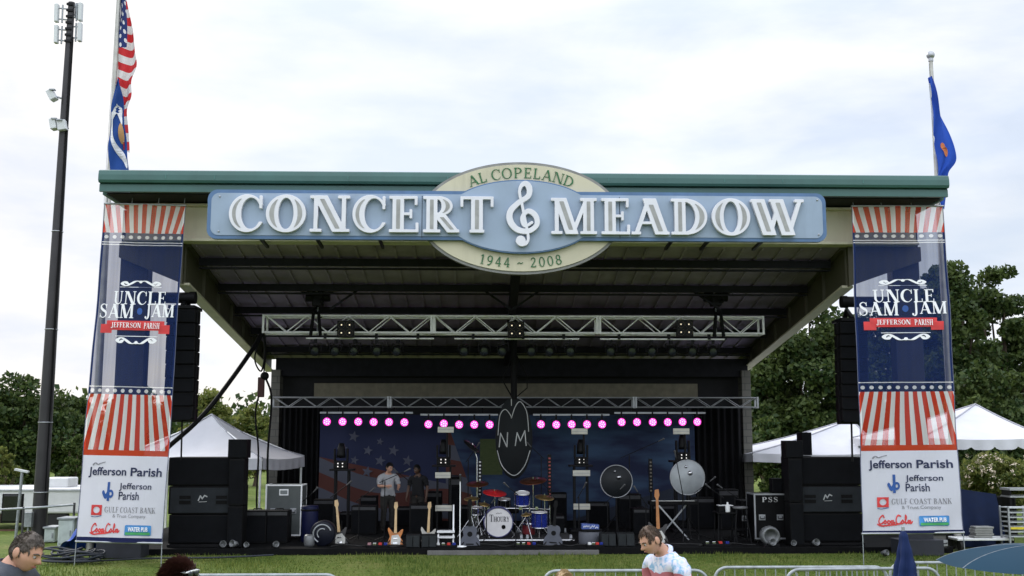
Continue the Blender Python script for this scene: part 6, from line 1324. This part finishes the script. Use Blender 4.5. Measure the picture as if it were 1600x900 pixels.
# odds and ends at the stage edge
random.seed(12)
def par_can(px, Y, lb, s=1.0, rz=0): 
    T = thing('par_can', lb, 'floor light', (XP(px, Y, .12 if Y > 24.4 else 0), Y, .12 if Y > 24.4 else 0), rz, 'silver floor cans along the stage front'); M = Matrix.Rotation(R(78), 3, 'X')
    b = MB(); b.lathe([(0, -.16*s), (.06*s, -.16*s), (.10*s, -.05*s), (.12*s, .12*s), (.11*s, .12*s), (.08*s, .0), (0, -.02*s)], (0, 0, .14*s), 18, 0, M); b.build('can', pm('dull_silver', (.16, .165, .17), .45, .4), T); b = MB(); b.tube([(-.14*s, 0, .14*s), (-.14*s, 0, .01), (.14*s, 0, .01), (.14*s, 0, .14*s)], .012, 6); b.build('yoke', BLACKM, T)
for px, lb in ((348, 'front of the left speaker tower'), (366, 'right of the left speaker tower'), (386, 'front of the left black amplifier'), (430, 'front of the silver road case'), (1206, 'foot of the PSS case'), (1274, 'front of the right subwoofer stack'), (1240, 'front of the right speaker tower'), (1383, 'under the right banner'), (145, 'under the left banner')):
    par_can(px, 24.55 if 200 < px < 1300 else 23.6, 'small silver floor can at the '+lb if not lb.startswith('under') else 'small silver floor can '+lb, random.uniform(.5, .75), random.uniform(-.9, .9))
T = thing('fog_machine', 'silver round fan machine at the foot of the PSS case', 'machine', (XP(1203, 24.7, .12), 24.7, .12)); b = MB(); b.lathe([(0, -.15), (.2, -.15), (.22, 0), (.2, .15), (.15, .16), (.14, .05), (0, .05)], (0, 0, .23), 24, 0, M90); b.build('drum_body', pm('dull_silver', (.16, .165, .17), .45, .4), T); b = MB(); b.box((0, 0, .03), (.36, .3, .05)); b.build('foot', BLACKM, T)
for px0, px1, py0, Y, lb in ((1440, 1452, 838, 24.0, 'grey post block under the right banner'), (1455, 1482, 836, 24.3, 'wide grey block under the right banner')):
    case(px0, px1, py0, Y, lb.replace('block', 'box'), pm('dull_grey_box', (.13, .125, .12), .7), BLACKM, z=0)
T = thing('flat_cart', 'low white flat cart right of the right banner', 'cart', (XP(1540, 24.6, .3), 24.6, 0)); b = MB(); b.box((0, .3, .26), (1.3, .6, .05)); b.build('deck', WHITE, T, bev=.01)
for sx in (-1, 1):
    for yy in (.1, .5): b = MB(); b.cyl((sx*.55-.03, yy, .12), (sx*.55+.03, yy, .12), .12, n=16); b.build('wheel', RUBBER, T)
T = thing('paper_stack', 'pale bundle lying on the flat white cart', 'bundle', (XP(1537, 24.7, .3), 24.7, .287)); b = MB()
for i in range(5): b.box((random.uniform(-.03, .03), .1, .03+i*.05), (.42, .3, .045))
b.build('bundle', pm('pale_bundle', (.26, .26, .25), .7), T, bev=.01)
# ================================================================== BARRIERS AND UMBRELLAS
def barrier(px0, px1, py, Y, label, rz=0):
    zt = ZP(py, Y, 0); x0, x1 = XP(px0, Y, zt), XP(px1, Y, zt); L_ = x1-x0; T = thing('crowd_barrier', label, 'barrier', ((x0+x1)/2, Y, 0), rz, 'steel crowd barriers in front of the lawn'); r = .15; zb = .22
    fr = []
    for cx, cz, a0 in ((-L_/2+r, zt-r, 180), (L_/2-r, zt-r, 90), (L_/2-r, zb+r, 0), (-L_/2+r, zb+r, -90)):
        for i in range(7): a = R(a0-15*i); fr.append((cx+r*math.cos(a), 0, cz+r*math.sin(a)))
    fr.append(fr[0]); b = MB(); b.tube(fr, .019, 8); b.build('frame', STEEL, T); b = MB(); n = int(L_/.115)
    for i in range(1, n): x = -L_/2+L_*i/n; b.tube([(x, 0, zb), (x, 0, zt-(.0 if abs(x) < L_/2-r else .04))], .008, 6)
    b.build('bars', STEEL, T)
    for s in (-1, 1): b = MB(); b.tube([(s*L_*.36, 0, zb), (s*L_*.36, 0, .03)], .017, 6); b.tube([(s*L_*.36, -.28, .012), (s*L_*.36, 0, .07), (s*L_*.36, .28, .012)], .017, 6); b.build('foot', STEEL, T)
barrier(849, 1106, 892.5, 12.6, 'crowd barrier directly in front of the man in the patterned shirt')
barrier(1116, 1386, 888, 12.9, 'crowd barrier left of the closed blue umbrella')
barrier(1390, 1640, 881.5, 13.4, 'crowd barrier passing behind the open blue umbrella')
barrier(1226, 1470, 891, 11.9, 'nearer crowd barrier overlapping the one left of the closed umbrella', R(3))
barrier(290, 532, 897.5, 12.0, 'crowd barrier beside the woman with sunglasses on her head')
UB = clothmat('umbrella_blue', (.014, .048, .085), .25); UN = clothmat('umbrella_navy', (.010, .022, .085), .1)
Yu = 8.6; zt = ZP(851, Yu, 4); cx_ = XP(1622, Yu, zt); T = thing('open_umbrella', 'open steel-blue umbrella at the lower right corner', 'umbrella', (cx_, Yu, 0)); R_ = mt(150, Yu); b = MB(); n = 8
def rim(i, v): a = i*2*math.pi/n+.32; return Vector((R_*math.sin(v*1.1)/math.sin(1.1)*math.cos(a), R_*math.sin(v*1.1)/math.sin(1.1)*math.sin(a), zt-.20*R_*(1-math.cos(v*1.1))/(1-math.cos(1.1))))
for i in range(n):
    b2 = MB(); b2.grid(lambda u, v, i=i: rim(i, v).lerp(rim(i+1, v), u)*1.0-Vector((0, 0, .012*math.sin(math.pi*u)*v)) if v else rim(i, 0), 6, 12); b2.build('canopy_panel', UB, T)
b = MB(); b.tube([(0, 0, 0), (0, 0, zt+.06)], .016, 8); b.build('pole', ALUD, T)
for i in range(n): b = MB(); b.tube([rim(i, v/8)-Vector((0, 0, .004)) for v in range(9)], .006, 5); b.build('rib', pm('rib_steel', (.16, .18, .20), .4, .5), T)
Yc = 11.2; q = at(1411, 828, Yc); T = thing('closed_umbrella', 'closed dark blue umbrella standing upright before the barriers', 'umbrella', (q.x, Yc, 0)); b = MB()
def cu_(u, v):
    a = u*2*math.pi; r = (.035+.085*min(1, v*1.7)-.03*max(0, v-.75)*4*.5)*(1+.30*math.sin(a*5+v*3.0)*min(1, v*3)+.05*math.sin(v*40)); r *= min(1, v*14+.35); return (r*math.cos(a)+.01*math.sin(v*7), r*math.sin(a), q.z-v*1.02)
b.grid(cu_, 60, 40); b.build('folded_canopy', UN, T); b = MB(); b.lathe([(.115, -.02), (.12, -.02), (.12, .02), (.115, .02)], (0, 0, q.z-.62), 20); b.build('strap', pm('strap_navy', (.01, .015, .05), .7), T); b = MB(); b.tube([(0, 0, 0), (0, 0, q.z+.03)], .018, 8); b.build('pole', ALUD, T)
# ================================================================== PEOPLE
def head_pt(q, grow=0.0):
    a, f, c = q.x, q.y, q.z; g = lambda x, m, s: math.exp(-((x-m)/s)**2)
    x, y, z = .074*a, .095*f, .118*c
    if c < 0: x *= 1-.30*c*c; 
    if c < -.1 and f < .1: y *= 1-.42*min(1, (-c-.1)/.7)
    fr = max(0, f)
    y += .012*g(c, -.80, .22)*fr + .014*g(c, -.5, .4)*fr*(.4)
    y += .030*g(c, -.16, .13)*g(a, 0, .15)*fr + .012*g(c, .05, .18)*g(a, 0, .11)*fr
    y += .007*g(c, .24, .10)*g(abs(a), .28, .3)*fr - .013*g(c, .08, .10)*g(abs(a), .36, .17)*fr
    y += .007*g(c, -.45, .06)*g(a, 0, .26)*fr - .005*g(c, -.36, .05)*g(a, 0, .3)*fr + .005*g(c, -.55, .06)*g(a, 0, .24)*fr
    x *= 1+.05*g(c, -.15, .2)
    k = 1+grow; return Vector((x*k, y*k, z*k))
SKIN = pm('skin_tanned', (.52, .285, .20), .5, var=.10, scale=9, spec=.35); SKIN2 = pm('skin_dark', (.10, .052, .034), .5, var=.1)
def shirt_pattern():
    m, t, p = nodes_of('patterned_shirt'); N = t.nodes.new; LK = t.links.new
    tcn = N('ShaderNodeTexCoord'); n = N('ShaderNodeTexNoise'); n.inputs['Scale'].default_value = 16; n.inputs['Detail'].default_value = 3; n.inputs['Distortion'].default_value = 1.2; LK(tcn.outputs['Object'], n.inputs['Vector'])
    rp = N('ShaderNodeValToRGB'); e = rp.color_ramp.elements; e[0].position = .38; e[0].color = (.24, .42, .62, 1); e[1].position = .62; e[1].color = (.70, .70, .78, 1); x = e.new(.47); x.color = (.48, .58, .74, 1); x = e.new(.55); x.color = (.66, .62, .76, 1)
    LK(n.outputs['Fac'], rp.inputs[0])
    sp = N('ShaderNodeSeparateXYZ'); LK(tcn.outputs['Object'], sp.inputs[0]); n2 = N('ShaderNodeTexNoise'); n2.inputs['Scale'].default_value = 7; LK(tcn.outputs['Object'], n2.inputs['Vector'])
    ad = N('ShaderNodeMath'); ad.operation = 'MULTIPLY_ADD'; ad.inputs[1].default_value = .10; LK(n2.outputs['Fac'], ad.inputs[0]); LK(sp.outputs[2], ad.inputs[2])
    lt = N('ShaderNodeMath'); lt.operation = 'LESS_THAN'; lt.inputs[1].default_value = 1.43; LK(ad.outputs[0], lt.inputs[0]); mx = N('ShaderNodeMix'); mx.data_type = 'RGBA'; LK(lt.outputs[0], mx.inputs['Factor']); LK(rp.outputs[0], mx.inputs['A']); mx.inputs['B'].default_value = (.46, .14, .17, 1)
    LK(mx.outputs['Result'], p.inputs['Base Color']); p.inputs['Roughness'].default_value = .85; return m
def person(label, loc, rz, H, shirt, pants, hair, hstyle, skin=SKIN, pitch=0.0, yaw=0.0, longs=False, arms=None, lean=0.0, female=False, group=None, nl=.085):
    T = thing('person', label, 'person', loc, rz, group); k = H/1.75; J = {}
    def V3(x, y, z): return Vector((x, y+lean*max(0, z-.95), z))*k
    sw = .175 if female else .20
    J['pel'] = V3(0, 0, .95); J['wai'] = V3(0, .0, 1.10); J['che'] = V3(0, .0, 1.30); J['nkb'] = V3(0, -.01, 1.45)
    nd = Vector((0, math.sin(-pitch*1.5), math.cos(pitch*1.5))); J['nkt'] = J['nkb']+nd*nl*k; hc = J['nkt']+nd*nl*k+Vector((0, .02*k+.03*k*math.sin(-pitch), .012*k)); J['hea'] = J['nkt'].lerp(hc, .4)
    names = ['pel', 'wai', 'che', 'nkb', 'nkt', 'hea']; ed = [(0, 1), (1, 2), (2, 3), (3, 4), (4, 5)]
    rad = [(.16, .115), (.135, .10), (.16, .115), (.088, .078), (.055, .058), (.05, .055)]; pts = [J[n] for n in names]
    def chain(root, ps, rs):
        i = root
        for p_, r_ in zip(ps, rs): pts.append(p_); rad.append(r_ if isinstance(r_, tuple) else (r_, r_)); ed.append((i, len(pts)-1)); i = len(pts)-1
        return i
    hands = []
    for s in (-1, 1):
        a = (arms or {}).get(s) or [(sw+.075, .0, 1.14), (sw+.085, .09, .90)]
        e_, w_ = [V3(s*q[0], q[1], q[2]) for q in a]; hd = (w_-e_).normalized()
        chain(2, [V3(s*sw*.55, 0, 1.385), V3(s*sw, 0, 1.38), V3(s*sw, 0, 1.38).lerp(e_, .5), e_, e_.lerp(w_, .45), w_, w_+hd*.07*k], [(.085, .075), .066, .052, .042, .041, .029, (.040, .020)]); hands.append((s, w_, hd))
        chain(0, [V3(s*.095, 0, .86), V3(s*.10, .01, .68), V3(s*.105, .02, .49), V3(s*.107, -.01, .33), V3(s*.11, -.02, .09), V3(s*.115, .06, .045), V3(s*.12, .16, .035)], [.095, .080, .056, .055, .040, .042, .032])
    me = bpy.data.meshes.new('body'); me.from_pydata([tuple(p) for p in pts], ed, []); o = bpy.data.objects.new('body', me); COL.objects.link(o)
    sk = o.modifiers.new('skin', 'SKIN'); sk.use_smooth_shade = True
    for i, d in enumerate(me.skin_vertices[0].data): d.radius = (rad[i][0]*k, rad[i][1]*k); d.use_root = (i == 0)
    su = o.modifiers.new('sub', 'SUBSURF'); su.levels = 2; su.render_levels = 2
    bpy.context.view_layer.update(); base = bpy.data.meshes.new_from_object(o.evaluated_get(bpy.context.evaluated_depsgraph_get())); bpy.data.objects.remove(o)
    mb = MB(); mb.add([tuple(v.co) for v in base.vertices], [tuple(p.vertices) for p in base.polygons], 0, True); nbody = len(base.vertices)
    HM = Matrix.Rotation(yaw, 3, 'Z') @ Matrix.Rotation(pitch, 3, 'X')
    mb.sph(hc, 1, 48, 36, 0, HM, lambda q: head_pt(q)*k)
    for s in (-1, 1): mb.sph(hc+HM @ Vector((s*.076*k, -.012*k, -.004)), 1, 12, 8, 0, HM, lambda q: Vector((q.x*.012+s*.010*abs(q.y)*.5, q.y*.022, q.z*.034-.004*q.y))*k)
    for s, w_, hd in hands:                       # palm runs on into five curled fingers
        side = hd.cross(Vector((1, 0, 0))).normalized()
        for j in range(4):
            b0 = w_+hd*.085*k+side*(.028-.019*j)*k; l = (.060, .072, .068, .052)[j]*k; inn = Vector((-s, 0, 0)); mb.tube([b0-hd*.03*k, b0, b0+hd*l*.45+inn*.004, b0+hd*l*.8+inn*.018*k, b0+hd*l*.92+inn*.036*k], [.0088*k, .0092*k, .0085*k, .0075*k, .006*k], 7)
        b0 = w_+hd*.035*k+side*.022*k; mb.tube([b0, b0+side*.028*k+hd*.018*k, b0+side*.036*k+hd*.045*k, b0+side*.030*k+hd*.068*k], [.012*k, .011*k, .009*k, .007*k], 7)
    bo = mb.build('body', skin, T)
    for s in (-1, 1):
        b = MB(); b.sph(hc+HM @ (Vector((s*.030, .0835, .0095))*k), .0095*k, 10, 8); e_ = b.build('eye', pm('eye_white', (.38, .36, .34), .3), T); b = MB(); b.sph(hc+HM @ (Vector((s*.030, .0905, .009))*k), .0055*k, 8, 6); b.build('iris', pm('iris_dark', (.03, .02, .015), .2), e_)
    b = MB()
    for s in (-1, 1): b.tube([hc+HM @ (Vector((s*x, y, z))*k) for x, y, z in ((.014, .098, .028), (.032, .094, .034), (.052, .080, .028))], [.004*k, .005*k, .003*k], 6)
    b.build('eyebrows', hair, T)
    b = MB(); b.tube([hc+HM @ (Vector((x, y, -.053))*k) for x, y in ((-.024, .090), (-.01, .0985), (.01, .0985), (.024, .090))], [.002*k, .0045*k, .0045*k, .002*k], 6); b.build('lips', pm('lips', (.30, .10, .085), .4), T)
    # clothing grown from the body surface
    bmv = [v.co.copy() for v in base.vertices]; nrm = [v.normal.copy() for v in base.vertices]; zc_ = lambda p: p.z/k
    arm = set()
    for i, p in enumerate(bmv):
        z = p.z/k; ax_ = abs(p.x)/k
        if ax_ > sw-.03+ (.06 if z < 1.28 else .02) - (.03 if z < 1.0 else 0) and z > .55: arm.add(i)
    if arms:
        for i, p in enumerate(bmv):
            for s, q in arms.items():
                e_, w_ = [V3(s*t[0], t[1], t[2]) for t in q]
                for a_, c_ in ((V3(s*sw, 0, 1.38), e_), (e_, w_), (w_, w_+(w_-e_).normalized()*.12)):
                    dd = c_-a_; t = max(0, min(1, (p-a_).dot(dd)/dd.length_squared)); 
                    if (p-a_-dd*t).length < .062*k: arm.add(i)
    elb = V3(0, 0, 1.16).z
    def cloth(name, test, off, mat, wr=.006):
        keep = [pg for pg in base.polygons if all(test(i) for i in pg.vertices)]; ids = sorted({i for pg in keep for i in pg.vertices}); mp2 = {q: j for j, q in enumerate(ids)}
        b = MB(); b.add([bmv[i]+nrm[i]*(off+wr*math.sin(bmv[i].z*55/k+bmv[i].x*40+2*math.sin(bmv[i].y*30)))*k for i in ids], [tuple(mp2[i] for i in pg.vertices) for pg in keep], 0, True); oo = b.build(name, mat, T); sm_ = oo.modifiers.new('solid', 'SOLIDIFY'); sm_.thickness = .006; sm_.offset = 1; return oo
    def is_shirt(i):
        p = bmv[i]; z = p.z/k
        if i in arm: return longs and z > .90 or z > 1.19
        return .88 < z < 1.50 - .55*max(0, (p.y/k-lean*(z-.95)+.03) if z > 1.40 else 0)
    cloth('shirt', is_shirt, .014, shirt)
    cloth('trousers', lambda i: i not in arm and .10 < zc_(bmv[i]) < .95, .012, pants)
    cloth('shoes', lambda i: zc_(bmv[i]) < .115, .010, BLACK, 0)
    if longs or hstyle == 'collar' or H == 1.831:
        b = MB(); n = 20; NR = Vector((0, 0, 1)).rotation_difference(nd).to_matrix(); b.grid(lambda u, v: J['nkb']+NR @ (Vector(((.066+.022*v)*math.cos(u*6.283), -.004+(.066+.022*v)*math.sin(u*6.283), .050-.035*v-.012*math.sin(u*6.283)))*k), n, 3); cl_ = b.build('collar', shirt, T); sm_ = cl_.modifiers.new('solid', 'SOLIDIFY'); sm_.thickness = .005
    # hair: a thick shell with strands
    rg = np.random.default_rng(int(H*1000)); b = MB(); nu, nv = 56, 40; vs = []; fl = []
    def inhair(q):
        a, f, c = q.x, q.y, q.z
        if hstyle == 'short': return c > (.62 if f > .55 else .16 if f > .1 else -.18 if f > -.25 else -.48) + .06*math.sin(a*9)
        if hstyle == 'long': return c > (.50 if f > .5 else -.2 if f > .15 else -1.2)
        return c > (.55 if f > .5 else .1 if f > .1 else -.55)
    gr = {'short': .04, 'long': .20, 'mid': .09}[hstyle]
    for i in range(nv+1):
        for j in range(nu):
            th, ph = math.pi*i/nv, 2*math.pi*j/nu; q = Vector((math.sin(th)*math.cos(ph), math.sin(th)*math.sin(ph), math.cos(th))); g_ = gr*(.8+.5*math.sin(ph*5+th*4)*.35+.3*math.sin(ph*13+th*7)*.3)+ (.03 if q.z > .5 else 0)
            vs.append(hc+HM @ (head_pt(q, g_)*k)); fl.append(inhair(q))
    fs = [f for f in [(i*nu+j, (i+1)*nu+j, (i+1)*nu+(j+1) % nu, i*nu+(j+1) % nu) for i in range(nv) for j in range(nu)] if all(fl[t] for t in f)]
    us = sorted({t for f in fs for t in f}); m2 = {t: n for n, t in enumerate(us)}; b.add([vs[t] for t in us], [tuple(m2[t] for t in f) for f in fs], 0, True)
    cnt = {'short': 1400, 'long': 6000, 'mid': 1400}[hstyle]; ln = {'short': .026, 'long': .085, 'mid': .04}[hstyle]*k
    for _ in range(cnt):
        q = Vector(rg.normal(size=3)); q.normalize()
        if not inhair(q): continue
        p0 = hc+HM @ (head_pt(q, gr+.01)*k); out = HM @ q; dn = HM @ Vector((0, -.75, -.75)) if hstyle != 'short' else (HM @ Vector((0, .5, -.6)))*(1 if q.y > 0 else -1)*.6+Vector((0, 0, -.6)); d = (dn-out*dn.dot(out)); d = d.normalized() if d.length > .01 else Vector((1, 0, 0)); d = (d+Vector(rg.normal(size=3))*(.12 if hstyle == 'short' else .22)).normalized(); s_ = d.cross(out).normalized()*(.0028 if hstyle == 'short' else .0016)*k
        m1 = p0+d*ln*.5+out*(.003 if hstyle == 'short' else .008)*k; e_ = p0+d*ln+out*(-.001 if hstyle == 'short' else -.004)*k; b.add([p0-s_, p0+s_, m1+s_, e_, m1-s_], [(0, 1, 2, 3, 4)])
    b.build('hair', hair, T, recalc=False); return T, hc, HM, k
HG = pm('hair_greying', (.085, .068, .055), .55, var=.5, scale=18); HB = pm('hair_brown', (.075, .045, .028), .5, var=.35, scale=25); HR = pm('hair_dark_red', (.045, .016, .012), .45, var=.25, scale=22); HN = pm('hair_black', (.010, .009, .009), .5); HBL = pm('hair_blond', (.42, .30, .16), .5, var=.25, scale=20)
JEAN = pm('jeans', (.05, .075, .13), .85, bump=.3)
def foot(px, Y): return (XP(px, Y, 1.6), Y, gz(XP(px, Y, 1.6), Y)+.0)
person('man with greying hair in a dark grey t-shirt looking down', foot(2, 7.6), R(-97), 1.955, pm('grey_tshirt', (.055, .062, .078), .9, bump=.3), JEAN, HG, 'short', SKIN, R(-26), R(-4), lean=.12, nl=.052)
T, hc, HM, k = person('woman with dark red hair and sunglasses on her head', foot(250, 7.7), R(-115), 1.715, pm('yellow_top', (.45, .30, .08), .85), JEAN, HR, 'long', SKIN, R(-24), R(10), female=True, lean=.1, nl=.07)
G_ = thing('sunglasses', 'sunglasses pushed up on the dark red hair', 'sunglasses', T.matrix_basis @ (hc+HM @ (Vector((0, .085, .105))*k)), R(-110)); b = MB()
for s in (-1, 1): b.sph((s*.034, .006, 0), (.030, .010, .022), 14, 8)
b.build('lens', pm('dark_lens', (.03, .035, .045), .08), G_); b = MB(); b.tube([(-.075, -.11, .0), (-.072, 0, .008), (-.03, .012, .016), (.03, .012, .016), (.072, 0, .008), (.075, -.11, .0)], .006, 6); b.build('frame', WHITE, G_)
person('man in a pale blue patterned shirt looking down to the left', foot(1046, 9.8), R(118), 1.831, shirt_pattern(), JEAN, HB, 'short', SKIN, R(-30), R(-4), lean=.10)
person('child with blond hair just visible above the bottom edge', foot(885, 9.0), R(150), 1.485, pm('white_tee', (.6, .6, .6), .9), JEAN, HBL, 'mid', SKIN, R(-10), 0)
person('person on stage in a white t-shirt and black cap', (XP(606, 28.6, 1), 28.6, .12), R(200), 1.80, pm('off_white_tee', (.36, .36, .38), .9), pm('dark_trousers', (.02, .018, .016), .9), HN, 'mid', SKIN, R(-20), R(20), arms={-1: [(.27, .06, 1.15), (.20, .28, 1.12)], 1: [(.26, .06, 1.15), (.12, .30, 1.16)]})
person('person on stage in dark clothes behind the maple necked guitar', (XP(653, 29.2, 1), 29.2, .12), R(160), 1.72, pm('black_tee', (.010, .010, .012), .9), pm('dark_trousers', (.02, .018, .016), .9), HN, 'mid', SKIN2, R(-15), R(-20))
